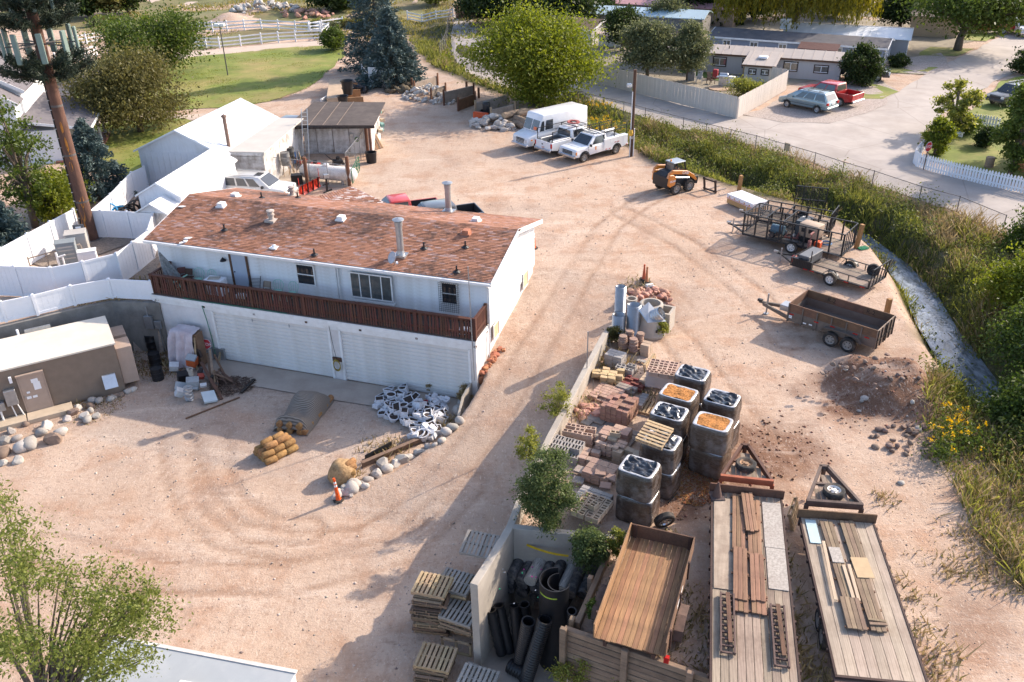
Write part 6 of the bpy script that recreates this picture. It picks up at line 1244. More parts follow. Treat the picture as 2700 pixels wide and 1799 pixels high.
# overlays: sheets of ply and plank stacks on the decks
def lying(name,lab,cat,trl,x,y,z,w_,l_,th,m,rz=0,group=None):
    return tag(MB().box(0,0,0,l_,w_,th).build(name,m,None,W_(trl,x,y,z),trl.rotation_euler.z+rz,bevel=.003),lab,cat,group)
mPly=M('ply_pale',(.38,.30,.225),.85,.3,1.2,stretch=(.5,4,4),dirt=(.20,.14,.10),da=.85,ds=1.3); mOSB=M('osb_grey',(.39,.35,.305),.9,.35,14.,dirt=(.25,.20,.17),da=.5,ds=1.)
lying('plywood_sheet','peeling plywood sheet on the left side of the middle flatbed','plywood',fl1,.35,.1,.905,.62,4.4,.015,mPly,0)
lying('plywood_sheet','rough pale sheet on the right side of the middle flatbed, nearest its headboard','plywood',fl1,.3,1.72,.905,.62,2.3,.018,mOSB,0); lying('plywood_sheet','rough stained sheet on the right side of the middle flatbed below the first','plywood',fl1,2.62,1.74,.905,.6,1.85,.018,mOSB,0)
def plankdeck(lab,trl,x,y,z,l_,n,w_,m,rz=0,th=.04,joint=(),group='plank sections lying on the flatbeds'):
    t=thing('plank_section',lab,'planks',W_(trl,x,y,z),trl.rotation_euler.z+rz,group)
    me=MB().box(0,.006,.04,l_,w_-.006,.04+th).data('plank',m,bevel=.004)
    for i in range(n): o=link('plank',me,t,(U(-.03,.03),i*w_,U(-.004,.004)))
    b=MB()
    for k in range(max(2,int(l_/.8)+1)): xx=.1+k*(l_-.25)/max(1,int(l_/.8)); b.box(xx,-.05,0,xx+.07,n*w_+.05,.045)
    b.build('batten',mPlkD,t); return t
mRd=M('plank_red',(.27,.15,.088),.8,.38,2.2,stretch=(.45,11,11),rnd=.2,dirt=(.12,.06,.037),da=.55,ds=1.6)
plankdeck('left row of red planks on the middle flatbed, far section',fl1,.12,.72,.91,3.0,3,.14,mRd,-.02)
plankdeck('left row of red planks on the middle flatbed, middle section',fl1,2.9,.7,.955,2.3,3,.145,mRd,-.02); plankdeck('left row of red planks on the middle flatbed, near end by the ramp',fl1,4.9,.68,.91,.75,3,.145,mRd,-.02)
plankdeck('right row of red planks on the middle flatbed, far section under the top boards',fl1,.35,1.2,.91,3.0,3,.145,mRd,-.01); plankdeck('right row of red planks on the middle flatbed, middle section',fl1,3.1,1.2,.955,2.05,3,.145,mRd,-.01); plankdeck('right row of red planks on the middle flatbed, near end by the ramp',fl1,4.75,1.2,.91,.9,3,.145,mRd,-.01)
plankdeck('upper layer of red planks skewed across the right row of the middle flatbed',fl1,.1,1.0,1.0,2.0,3,.13,mRd,.06)
def ramp(lab,trl,x,y,rz,l_=2.3):
    t=thing('loading_ramp',lab,'ramp',W_(trl,x,y,.93),trl.rotation_euler.z+rz,'loading ramps on the middle flatbed'); b=MB(); b.bar((0,0,.06),(l_,0,.06),.05,.1); b.bar((0,.38,.06),(l_,.38,.06),.05,.1); b.build('rail',M('ramp_rust',(.10,.06,.05),.75,.3,5.),t); me=MB().bar((0,0,.05),(0,.38,.05),.05).data('rung',MATS['ramp_rust'])
    for i in range(10): link('rung',me,t,(.03+i*(l_-.06)/9,0,0))
    MB().bar((.02,.2,.13),(l_*.85,.26,.13),.12,.03).build('plank',mPlkD,t); return t
ramp('rusty loading ramp at the left rear of the middle flatbed',fl1,5.0,.3,.0); ramp('rusty loading ramp at the right rear of the middle flatbed',fl1,5.2,1.75,.0)
mOP=M('plank_old',(.25,.175,.115),.85,.42,2.2,stretch=(.45,11,11),rnd=.24,dirt=(.12,.08,.055),da=.6,ds=1.6)
plankdeck('left row of weathered planks on the right flatbed',fl2,.2,.62,.91,3.6,3,.14,mOP,.03); plankdeck('near left stack of weathered planks on the right flatbed',fl2,3.7,.62,.955,1.25,4,.14,mOP,.0)
plankdeck('right row of weathered planks on the right flatbed, far section',fl2,.1,1.28,.91,2.0,3,.15,mOP,.02); plankdeck('right row of weathered planks on the right flatbed, near section',fl2,2.4,1.24,.91,2.5,3,.15,mOP,.02)
lying('plywood_sheet','pale blue board at the far left corner of the right flatbed','board',fl2,.12,.18,.91,.34,1.15,.02,M('board_blue',(.42,.54,.56),.6,.08)); lying('plywood_sheet','tan plywood piece on the right plank row of the right flatbed','plywood',fl2,1.9,1.28,1.0,.52,.9,.018,M('ply_tan',(.46,.33,.19),.8,.12),.05); lying('plywood_sheet','small grey plywood piece on the left plank row of the right flatbed','plywood',fl2,1.5,.68,1.0,.36,.7,.016,mOSB,.03)
for k,(x,y,l_,rz,wh) in enumerate(((1.25,.52,2.6,-.03,'leftmost'),(2.3,.95,1.4,.02,'middle'),(2.25,1.12,1.55,.0,'rightmost'))): lying('loose_plank','%s of the loose pale planks on the left row of the right flatbed'%wh,'plank',fl2,x,y,1.0,.1,l_,.035,M('plank_new',(.48,.36,.25),.8,.15,2.,stretch=(.6,9,9)),rz)
lying('loose_plank','short plank laid across the near end of the right flatbed plank row, outer one','plank',fl2,4.62,1.28,1.0,.5,.1,.04,mOP,.05); lying('loose_plank','short plank laid across the near end of the right flatbed plank row, inner one','plank',fl2,4.45,1.28,1.0,.5,.09,.04,mOP,-.08)
t=thing('traffic_cone','old brown rubber cone on the far left corner of the middle flatbed','traffic cone',W_(fl1,.3,.2,.92),0); MB().lathe([(.17,.03),(.03,.62),(.0,.62)],16).build('cone',M('cone_brown',(.12,.07,.055),.8,.2),t,smooth=40); MB().box(-.24,-.24,0,.24,.24,.035).build('base',M('cone_base',(.09,.065,.06),.9),t)
# ------------------------------------------------------------------ signs and poles
def stop_sign(lab,pos,rz,tilt=(0,0),h=2.0,post=True,half=False,size=.38):
    t=thing('stop_sign',lab,'stop sign',pos,rot=(tilt[0],tilt[1],rz)); oc=[(size*math.cos(PI/8+k*PI/4),size*math.sin(PI/8+k*PI/4)) for k in range(8)]
    MB().prism(oc,-.006,.006,'y').build('rim',mLet,t,(0,0,h)); MB().prism([(x*.93,z*.93) for x,z in oc],-.012,-.007,'y').build('plate',M('sign_red',(.45,.02,.03),.5,.08),t,(0,0,h)); link('lettering',text_mesh('STOP',size*.72,mLet,.003),t,(0,-.016,h),rot=(PI/2,0,0))
    if post: MB().bar((0,.03,-.05),(0,.03,h+.3),.05).build('post',mPostD,t)
    return t
stop_sign('stop sign on a dark post at the white picket fence corner',T(2435,450),R(30),h=1.75)
t=thing('light_pole','wooden light pole with lamp and conduit beside the service truck','light pole',G(1663,412),.2); MB().cyl((0,0,-.3),(0,0,6.6),.15,.12,12).build('pole',M('pole_brown',(.095,.05,.032),.85,.3,3.,stretch=(3,3,.4)),t); MB().cyl((-.14,-.1,0),(-.14,-.1,5.0),.035).cyl((.16,-.08,0),(.16,-.08,2.2),.04).build('conduit',mTrim,t); MB().bar((0,0,5.4),(-.35,-.1,5.5),.05).build('arm',mGalv,t); MB().bx((-.45,-.12,5.5),(.35,.28,.28)).build('lamp_head',M('lamp_grey',(.6,.6,.58),.4),t,bevel=.05); MB().lathe([(.14,1.7),(.19,1.9),(.14,2.15)],10,(-.17,-.2,0)).build('hose_coil',M('hose_yellow',(.65,.38,.05),.6),t); MB().cyl((0,0,1.4),(0,0,1.6),.165,n=12).build('band',mGalv,t)
t=thing('light_pole','slender dark light pole standing on the lawn','light pole',T(601,200),0); hh=HT(T(601,200),70); MB().cyl((0,0,0),(0,0,hh),.07,.055,8).build('pole',mPostD,t); MB().box(-.55,-.3,hh,.0,.3,hh+.3).build('lamp_head',mTrim,t,bevel=.04); MB().box(.05,-.3,hh,.55,.3,hh+.3).build('lamp_head',mTrim,t,bevel=.04)
ORD='first second third fourth fifth sixth seventh eighth ninth tenth eleventh twelfth thirteenth fourteenth fifteenth sixteenth seventeenth eighteenth nineteenth twentieth twenty-first twenty-second twenty-third twenty-fourth twenty-fifth twenty-sixth twenty-seventh twenty-eighth twenty-ninth thirtieth thirty-first thirty-second thirty-third thirty-fourth'.split()
# ------------------------------------------------------------------ walls of the material yard
wall_between('concrete_wall','long poured concrete wall between the drive and the material yard',[(5.0,37.9),(4.4,36.3),(3.4,33.5),(2.3,30.5),(1.42,28.06),(.3,24.6),(-.17,22.95),(-.7,21.6),(-1.32,20.15)],[.35,.75,.8,.72,.7,.72,.6,.65,.7],[-1.6,-1.8,-2.2,-2.6,-3.1,-3.3,-3.3,-3.3,-3.3],.26,mConc)
wall_between('concrete_wall','low concrete wall at the back of the black pipe bin',[(-.05,22.95),(1.6,22.7),(3.25,22.45)],[.6,.55,.5],-3.2,.24,mConc)
mTim=M('timber_weathered',(.24,.165,.11),.85,.3,1.5,stretch=(.5,7,7),rnd=.12,dirt=(.10,.065,.045),da=.6,ds=1.2)
def timber_wall(lab,p0,p1,zt,zb,rows,th=.16):
    p0=Vector(p0);p1=Vector(p1); t=thing('timber_wall',lab,'wall',(p0.x,p0.y,0),ang(p0,p1)); L_=(p1-p0).length; h=(zt-zb)/rows
    for i in range(rows): MB().box(U(-.05,.05),U(-.02,.02),zb+i*h+.012,L_,th+U(-.02,.02),zb+(i+1)*h-.012).build('timber',mTim,t,bevel=.015)
    pm=MB().box(-.1,-.16,zb-.2,.1,-.01,zt+.12).data('post',mTim,bevel=.015); n=max(2,round(L_/1.9))
    for i in range(n+1): link('post',pm,t,(L_*i/n,0,0))
    return t
timber_wall('stacked timber wall in front of the farm trailer',(1.42,18.55),(6.6,16.05),.42,-1.7,9)
timber_wall('timber wall between the pipe bin and the farm trailer',(3.15,22.3),(1.75,18.9),.35,-3.0,11)
mBlk=M('block_grey',(.34,.31,.285),.95,.15,6.,bump=.4,bs=40,rnd=.1); mBlkT=M('block_tan',(.44,.33,.235),.95,.12,6.,bump=.4,bs=40,rnd=.1); mBlkP=M('block_pink',(.44,.31,.24),.95,.15,6.,bump=.4,bs=40,rnd=.12); mBlkY=M('block_yellow',(.52,.38,.21),.95,.15,5.,bump=.6,bs=20,rnd=.1); mBrk=M('brick_red',(.33,.185,.135),.95,.15,5.,bump=.3,bs=30,rnd=.14); mBrkD=M('brick_dark',(.22,.07,.055),.95,.15,5.,bump=.3,bs=30,rnd=.2); mPav=M('paver_brown',(.36,.24,.185),.95,.15,4.,bump=.3,bs=30,rnd=.12); mPavR=M('paver_pinkred',(.42,.275,.21),.95,.18,4.,bump=.3,bs=30,rnd=.14); mFlag=M('flag_grey',(.30,.25,.21),.95,.2,3.,bump=.3,bs=20,rnd=.15)
mPalO=M('pallet_old',(.25,.175,.115),.9,.25,2.,stretch=(1,6,6),rnd=.25,dirt=(.15,.11,.08),da=.4,ds=2.); mPalN=M('pallet_new',(.42,.30,.175),.85,.2,2.,stretch=(1,6,6),rnd=.15); mPalG=M('pallet_grey',(.32,.295,.26),.9,.2,2.,stretch=(1,6,6),rnd=.18)
PAL={}
def pallet(lab,pos,rz=0,m=mPalO,rot=None,group='wooden pallets',n=8,w_=1.2,l_=1.02):
    k=(m.name,n,w_,l_)
    if k in PAL: c=copytree(PAL[k],pos,rz,lab,rot=rot); c['group']=group; return c
    t=thing('pallet',lab,'pallet',pos,rz,group,rot)
    sm=MB().box(-.048,-l_/2,0,.048,l_/2,.02).data('slat',m); tm=MB().box(-w_/2,-.02,0,w_/2,.02,.09).data('stringer',m)
    for i in range(n): link('slat',sm,t,(-w_/2+.05+i*(w_-.1)/(n-1),0,.115))
    for y in (-l_/2+.03,0,l_/2-.03): link('stringer',tm,t,(0,y,.022))
    for i in (0,n//2,n-1): link('slat',sm,t,(-w_/2+.05+i*(w_-.1)/(n-1),0,0))
    PAL[k]=t; return t
def hollow(l,w_,h,m,cores=2,name='block'):
    b=MB(); t=.035; b.box(-l/2,-w_/2,0,l/2,-w_/2+t,h); b.box(-l/2,w_/2-t,0,l/2,w_/2,h)
    for i in range(cores+1): x=-l/2+i*(l-t)/cores; b.box(x,-w_/2+t,0,x+t,w_/2-t,h)
    return b.data(name,m)
def solid(l,w_,h,m,name='block',rough=0):
    b=MB().box(-l/2,-w_/2,0,l/2,w_/2,h)
    if rough: b.v=[tuple(c+U(-rough,rough) for c in v) for v in b.v]
    return b.data(name,m,bevel=min(.012,h*.15))
def stack(name,lab,cat,pos,rz,nx,ny,nz,sz,me,miss=0.,jit=.008,gap=.006,group=None,part='block',toploss=0.):
    t=thing(name,lab,cat,pos,rz,group); l,w_,h=sz; mes=me if isinstance(me,list) else [me]
    for k in range(nz):
        off=(k%2)*l/2 if nz>2 and nx>1 and not toploss<0 else 0
        for i in range(nx):
            for j in range(ny):
                if k==nz-1 and RR()<toploss: continue
                if RR()<miss: continue
                if k<nz-2 and 0<i<nx-1 and 0<j<ny-1: continue
                o=link(part,random.choice(mes),t,((i-(nx-1)/2)*(l+gap)+U(-jit,jit),(j-(ny-1)/2)*(w_+gap)+U(-jit,jit),k*(h+.002)),U(-jit,jit)*2)
    return t
RY=R(-31)
# pipes and concrete pieces at the head of the wall
def culvert(lab,px,py,h,r_,tilt=0):
    b=MB(); pr=[]; n=int(h/.055)
    for i in range(n*2+1): pr.append((r_+(.018 if i%2 else -.012),h*i/(2*n)))
    b.lathe(pr,28); b.lathe([(r_-.03,h),(r_-.035,h-.02)]+[(r_-.03-(.02 if i%2 else 0),h-.03-.028*i) for i in range(20)],28); o=b.build('culvert_pipe',M('galv_pipe',(.44,.455,.47),.34,.12,3.,metal=.75),None,G(px,py),0,smooth=50); o.rotation_euler=(tilt,0,.3); return tag(o,lab,'pipe')
culvert('tallest galvanised culvert pipe standing at the wall head',1632,860,2.2,.25); culvert('medium corrugated steel pipe between the tall pipe and the concrete cone',1668,883,1.66,.33); culvert('shortest corrugated steel pipe standing beside the wall',1630,884,1.15,.32)
t=thing('manhole_cone','concrete manhole cone with a steel pipe end on top','concrete cone',G(1712,878),.2); MB().lathe([(.78,0),(.80,.12),(.74,.2),(.56,.75),(.54,.95),(.57,1.0),(.57,1.62),(.53,1.65),(.44,1.65),(.42,1.2),(0,1.2)],32).build('cone',mConc,t,smooth=40); MB().bx((.1,-.70,.42),(.08,.03,.16),(.3,0,0)).build('lifting_slot',mBlack,t)
t2=thing('pipe_flare','flared steel culvert end lying across the concrete cone','culvert end',G(1722,840,1.65),.5); b=MB(); pr=[(.30+.012*(i%2),.06*i) for i in range(9)]; b.lathe(pr,24); o=b.build('pipe',MATS['galv_pipe'],t2,(0,0,.1)); o.rotation_euler=(R(55),0,R(35)); MB().add([(-.55,-.3,.05),(.35,-.55,.0),(.15,.6,.55),(-.5,.5,.35),(-.5,-.26,.07),(.32,-.48,.03),(.12,.56,.59),(-.46,.46,.4)],BOXF).build('flare',MATS['galv_pipe'],t2)
t=thing('catch_basin','square concrete catch basin beside the manhole cone','catch basin',G(1752,866),-.45); b=MB(); b.box(-.35,-.5,0,.35,-.38,1.05); b.box(-.35,.38,0,.35,.5,1.05); b.box(-.35,-.38,0,-.23,.38,1.05); b.box(.23,-.38,0,.35,.38,1.05); b.build('basin',mConc,t)
tag(MB().lathe([(.3,0),(.3,.55),(.22,.55),(.22,.1)],20).build('pipe_section',mConc,None,G(1664,812)),'short round concrete pipe section between the culverts and red stones','pipe')
# rocks
RK={}
def rockdata(m,k):
    if (m.name,k) in RK: return RK[(m.name,k)]
    bm=bmesh.new(); bmesh.ops.create_icosphere(bm,subdivisions=2,radius=.5); r_=random.Random(k*7+1); o=Vector((r_.random()*9,r_.random()*9,r_.random()*9)); cuts=[(Vector((r_.uniform(-1,1),r_.uniform(-1,1),r_.uniform(-1,1))).normalized(),r_.uniform(.28,.42)) for _ in range(6)]
    for v in bm.verts:
        p=v.co*(1+.30*mnoise.noise(v.co*1.6+o))
        if k>=4:
            for n_,d in cuts:
                q=p.dot(n_)
                if q>d: p-=n_*(q-d)
        v.co=p
    me=bpy.data.meshes.new('rock'); bm.to_mesh(me); bm.free(); me.materials.append(m)
    if k<4: me.polygons.foreach_set('use_smooth',[True]*len(me.polygons))
    RK[(m.name,k)]=me; return me
mRkG=M('rock_grey',(.42,.385,.345),.9,.22,2.5,bump=.4,bs=14,rnd=.22,dirt=(.28,.22,.17),da=.4,ds=1.5); mRkR=M('rock_red',(.40,.165,.085),.9,.2,2.5,bump=.4,bs=14,rnd=.2); mRkP=M('rock_pinkred',(.43,.235,.17),.9,.2,2.5,bump=.4,bs=14,rnd=.2); mRkW=M('rubble_pale',(.50,.465,.42),.95,.25,3.,bump=.5,bs=14,rnd=.2,dirt=(.25,.21,.18),da=.5,ds=2.); mRkD=M('rock_dark',(.22,.155,.12),.9,.25,2.5,bump=.4,bs=14,rnd=.2)
def rock(lab,pos,s,m,k=None,group=None,cat='rock',name='rock',par=None,rz=None):
    k=random.randrange(4) if k is None else k; o=link(name,rockdata(m,k),par,pos); o.scale=s if isinstance(s,(tuple,list)) else (s*U(.8,1.25),s*U(.8,1.2),s*U(.6,.9)); o.rotation_euler=(U(-.2,.2),U(-.2,.2),U(0,6) if rz is None else rz)
    if par is None: tag(o,lab,cat,group)
    return o
def heap(name,lab,cat,c,n,rad,h,s,m,k0=4,part='stone',elong=1.,rz=0):
    t=thing(name,lab,cat,c,rz)
    for i in range(n):
        a=U(0,6.28); r_=rad*math.sqrt(RR()); z=h*max(0,1-r_/rad)**.8*U(.6,1.0); q=s*U(.6,1.35)
        o=link(part,rockdata(m,k0+random.randrange(4)),t,(r_*math.cos(a)*elong,r_*math.sin(a),z+q*.15)); o.scale=(q*U(.8,1.3),q*U(.7,1.1),q*U(.55,.9)); o.rotation_euler=(U(-.5,.5),U(-.5,.5),U(0,6))
    return t
heap('stone_heap','heap of red sandstone chunks behind the culvert pipes','stones',T(1705,795),95,1.45,.5,.36,mRkP,part='stone',elong=1.25,rz=R(60))
heap('rubble_heap','pale concrete rubble heap in front of the white step van','rubble',T(1305,330),70,1.9,.75,.62,mRkW,elong=1.3,rz=R(-40))
heap('rubble_heap','grey rubble heap behind the concrete panels by the big spruce','rubble',T(1130,255),120,2.3,1.25,.42,mRkW,elong=1.2,rz=R(-30)); heap('rubble_heap','small rubble heap between two concrete panels','rubble',T(1170,270),60,1.2,.6,.36,mRkW)
heap('stone_heap','pile of broken concrete slabs at the top of the pasture','rubble',T(700,28),60,3.2,1.4,.9,mRkW,elong=1.8); heap('stone_heap','red rocks beside the far white fence','stones',T(800,42),40,3.0,.8,.8,mRkP,elong=1.6)
heap('stone_heap','round stones at the foot of the soil mound','stones',T(2395,1165),46,1.1,.16,.27,mRkD,k0=2,elong=1.5); heap('stone_heap','scattered stones on top of the soil mound','stones',T(2290,975),26,1.6,.1,.22,mRkD,k0=3,elong=1.5)
for px,py,s in ((2420,1135,.35),(2405,1062,.22),(2280,1052,.3),(2272,1058,.2),(2230,975,.22),(2375,1275,.22),(2265,1085,.16)): rock('pale stone lying on the soil mound slope',T(px,py,.03),s,mRkG,group='loose stones by the soil mound')
# boulders along the drive
BL=[(1262,1003,.75,mRkR,4),(1254,1025,.62,mRkG,0),(1237,1042,.8,mRkG,1),(1226,1063,.75,mRkG,2),(1210,1088,.8,mRkG,0),(1213,1112,.5,mRkG,1),(1192,1130,.6,mRkG,2),(1178,1142,.55,mRkG,3),(1165,1163,.4,mRkG,0),(1128,1182,.45,mRkG,1),(1146,1174,.28,mRkG,2),(1107,1197,.6,mRkG,4),(1082,1208,.5,mRkG,5),(1060,1216,.75,mRkG,4),(1042,1227,.55,mRkG,5),(1010,1230,.8,mRkG,4),(1022,1240,.6,mRkG,1),(995,1250,.65,mRkG,5),(970,1268,.5,mRkG,2),(955,1275,.3,mRkG,3),(963,1283,.38,mRkG,0),(935,1283,.75,mRkG,1),(928,1291,.7,mRkG,0),(910,1290,.5,mRkG,4),(915,1302,.45,mRkG,5),(925,1308,.3,mRkG,4),(893,1304,.55,mRkG,6),(885,1312,.4,mRkG,0),(901,1300,.4,mRkG,5)]
for i,(px,py,s,m,k) in enumerate(BL):
    p=T(px,py); rock('red sandstone boulder at the garage corner' if i==0 else '%s boulder counted from the garage corner along the drive edging'%ORD[i],p+Vector((0,0,s*.12)),(s,s*.85,s*.7),m,k,'boulders edging the drive',cat='boulder',name='boulder')
for i in range(34):
    u=RR(); px=1262+u*60+U(-3,10); py=992-u*78+U(-4,8); rock(('large','small','tiny')[i%3]+' red stone in the strip along the house wall',T(px,py,.05),(.34,.25,.16)[i%3],mRkR,4+i%4,'red stones along the house wall')
BS=[(8,1200,.75),(60,1185,.8,),(45,1160,.5),(80,1178,.9),(140,1165,.95),(123,1130,.75,),(30,1140,.55),(16,1165,.7),(70,1120,.45),(85,1110,.4),(160,1145,.65),(110,1145,.6),(196,1092,.65),(205,1082,.55),(178,1108,.5),(225,1100,.6),(240,1075,.5),(245,1060,.5),(232,1110,.55),(262,1060,.5),(285,1037,.5),(290,1055,.45),(300,1050,.4),(255,1100,.5),(262,1040,.45),(240,1086,.42),(338,1035,.45),(352,1030,.4),(322,1045,.4),(5,1225,.5),(48,1218,.6)]
for i,b_ in enumerate(BS):
    p=T(b_[0],b_[1]); s=b_[2]; rock('%s boulder counted from the left in the stone edging by the shelter'%ORD[sorted(BS).index(b_)],p+Vector((0,0,s*.16)),(s,s*.8,s*.75),mRkG if i%4 else mRkD,i%8,'boulders in front of the shelter',cat='boulder',name='boulder')
wall_between('concrete_kerb','low concrete edging holding the drive above the garage apron',[T(x,y)[:2] for x,y in ((1252,1030),(1222,1085),(1195,1135),(1160,1165),(1100,1195))],[-1.75,-2.15,-2.45,-2.65,-2.85],-3.2,.12,mConc)
# stacks of blocks and pavers
def P5(px,py,z=0): return G(px,py,z)
pal=lambda px,py,rz,m=mPalO,lab='wooden pallet under',z=0.: pallet(lab,G(px,py,z),rz,m,group='pallets under the paving stacks')
pal(1663,920,RY,lab='weathered pallet under the round red pavers')
rd=MB().lathe([(0,0),(.22,0),(.235,.02),(.235,.07),(.22,.085),(0,.085)],18).data('paver',mPav,smooth=40)
for k,(dx,dy,n,wh) in enumerate(((-.3,-.28,7,'nearest left'),(.25,-.28,7,'nearest right'),(-.2,.25,8,'far left'),(.33,.25,8,'far right'))):
    c=G(1663,920)+rotm(0,0,RY)@Vector((dx,dy,.14)); t=thing('paver_stack','%s stack of round red pavers on the pallet'%wh,'pavers',c,0,'stacks of round pavers')
    for i in range(n): o=link('paver',rd,t,(U(-.03,.03),U(-.03,.03),i*.088)); o.scale=(1-.03*i,1-.03*i,1)
stack('block_stack','grey smooth block stack left of the round pavers','blocks',G(1622,962),RY,2,3,3,(.42,.21,.2),solid(.42,.21,.2,mBlk)); stack('block_stack','tan block stack right of the round pavers','blocks',G(1703,935),RY,1,2,3,(.42,.25,.2),solid(.42,.25,.2,mBlkT))
tag(link('cinder_block',hollow(.4,.2,.2,mBlk),None,G(1693,953,.02),0,rot=(PI/2,0,RY)),'grey hollow block on edge beside the tan block stack','block')
pallet('pallet leaning upright against the tan block stack',G(1712,975)+Vector((0,0,.05)),0,mPalN,rot=(R(78),0,R(60)),group='wooden pallets')
pal(1747,1000,RY+.2,lab='pallet under the wrapped grey blocks'); stack('block_stack','solid grey blocks under the wrapped pallet of hollow blocks','blocks',G(1745,1008),RY+.2,3,4,2,(.4,.2,.2),solid(.4,.2,.2,mBlk)); pal(1745,1008,RY+.2,mPalN,'upper pallet carrying the wrapped hollow blocks',.42)
stack('block_stack','pallet load of hollow blocks in clear wrap beside the mulch bales','blocks',G(1745,1008,.56),RY+.2,3,5,4,(.4,.2,.2),hollow(.4,.2,.2,mBlkP),toploss=-1)
mWrap=M('clear_wrap',(.75,.76,.78),.22,.1,3.,bump=.7,bs=7,spec=.7,alpha=.34)
tag(MB().add([(-.63,-.55,0),(.63,-.55,0),(.63,.55,0),(-.63,.55,0),(-.62,-.53,.72),(.62,-.53,.72),(.62,.53,.72),(-.62,.53,.72)],BOXF[2:]).build('plastic_wrap',mWrap,None,G(1745,1008,.6),RY+.2),'clear stretch wrap round the hollow block load','wrap')
for i in range(3): tag(link('cinder_block',hollow(.4,.2,.2,mBlkP),None,G(1745,1008,1.38)+rotm(0,0,RY+.2)@Vector((-.42+.42*i,.42,0)),RY+.2),'extra hollow block lying along the back of the wrapped load','block','extra blocks on the wrapped load')
stack('block_stack','rough yellow split blocks beside the concrete wall','blocks',G(1603,1003),RY+.3,4,4,2,(.33,.24,.2),[solid(.33,.24,.2,mBlkY,rough=.03) for _ in range(3)],miss=.15,jit=.05,toploss=.35)
stack('brick_stack','small dark red bricks stacked loosely behind the paver pallets','bricks',G(1672,1018),RY,5,7,3,(.2,.12,.08),solid(.2,.12,.08,mBrkD,'brick'),miss=.1,jit=.02,toploss=.4,part='brick')
stack('paver_stack','low layer of red pavers near the yellow blocks','pavers',G(1600,1045),RY-.05,6,6,2,(.2,.2,.1),solid(.2,.2,.1,mPavR,'paver'),toploss=.12,part='paver',jit=.01); stack('paver_stack','grey pavers on the low red layer by the small bricks','pavers',G(1652,1030,.05),RY-.05,4,2,2,(.22,.2,.1),solid(.22,.2,.1,mFlag,'paver'),toploss=.25,part='paver')
pal(1690,1075,RY+.1,mPalN,'pale pallet half empty right of the tall brick stack'); stack('block_stack','few grey blocks on the pale pallet right of the tall brick stack','blocks',G(1693,1062,.14),RY+.1,1,5,1,(.3,.2,.18),solid(.3,.2,.18,mBlk),miss=.1)
pal(1632,1095,RY,lab='pallet under the tall red brick stack'); stack('brick_stack','tall square stack of red bricks','bricks',G(1632,1098,.14),RY,5,5,9,(.235,.235,.085),solid(.235,.235,.085,mBrk,'brick'),toploss=.45,part='brick',jit=.006)
pal(1622,1160,RY+.05,lab='pallet under the dark red block stack'); stack('block_stack','dark red block stack with a hollow block on top','blocks',G(1622,1165,.14),RY+.05,3,3,3,(.36,.3,.18),solid(.36,.3,.18,mPavR),toploss=.2,jit=.008)
tag(link('cinder_block',hollow(.4,.2,.2,mBlkT),None,G(1622,1150,.78),RY+.25),'single hollow block on top of the dark red stack','block'); tag(link('cinder_block',solid(.36,.22,.1,mBlkT),None,G(1615,1160,.69),RY+.1),'flat tan cap under the single hollow block','block')
heap('stone_heap','loose red flagstones in the weeds by the wall','stones',G(1560,1090),34,.75,.12,.34,mRkP)
stack('paver_stack','square grey brown flagstones laid flat beside the wall','flagstones',G(1575,1140),RY-.1,4,4,2,(.42,.4,.07),solid(.42,.4,.07,mFlag,'flagstone'),miss=.08,jit=.03,part='flagstone'); stack('paver_stack','flat grey stones at the foot of the dark red block stack','flagstones',G(1660,1168),RY,1,4,3,(.4,.3,.07),solid(.4,.3,.07,mFlag,'flagstone'),jit=.03,part='flagstone')
stack('block_stack','tan hollow blocks heaped beside the concrete wall','blocks',G(1527,1165),RY+.2,3,3,3,(.4,.2,.2),hollow(.4,.2,.2,mBlkP),miss=.12,jit=.03,toploss=.3); stack('block_stack','grey hollow blocks with slots next to the tan ones','blocks',G(1493,1205),RY+.1,3,3,3,(.4,.3,.2),hollow(.4,.3,.2,mBlk,3),toploss=.35,jit=.015)
stack('block_stack','pinkish cobble blocks on the pallet behind the wide pavers','blocks',G(1612,1195,.14),RY,5,3,3,(.22,.2,.17),[solid(.22,.2,.17,mBlkP,rough=.015) for _ in range(2)],toploss=.2,jit=.02); pal(1612,1195,RY,lab='pallet under the pinkish cobble blocks')
pal(1583,1255,RY,lab='pallet under the wide brown pavers'); stack('paver_stack','wide brown pavers stacked beside the front mulch bale','pavers',G(1583,1258,.14),RY,3,3,5,(.37,.33,.08),solid(.37,.33,.08,mPav,'paver'),toploss=.0,part='paver'); 
for i,(dx,dy,rz) in enumerate(((-.1,.2,.35),(.42,.15,-.15),(.4,-.42,.3))): tag(link('paver',solid(.4,.36,.08,mPav,'paver'),None,G(1583,1258,.56)+rotm(0,0,RY)@Vector((dx,dy,0)),RY+rz),'loose brown paver on the %s of the wide paver stack'%('far left','far right','near right')[i],'paver')
stack('block_stack','dark grey block base under the tan hollow blocks','blocks',G(1560,1345),RY,3,5,3,(.4,.2,.19),solid(.4,.2,.19,mBlk)); pal(1560,1345,RY,mPalO,'pallet between the grey blocks and the tan hollow blocks',.58)
stack('block_stack','tan hollow blocks in rows on the pallet nearest the green bush','blocks',G(1560,1345,.73),RY+PI/2,4,4,1,(.3,.26,.2),hollow(.29,.24,.2,mBlkT),jit=.012,miss=.03); tag(link('cinder_block',hollow(.29,.24,.2,mBlkT),None,G(1565,1340,.94),RY+1.4),'one tan hollow block on top of the rows nearest the bush','block')
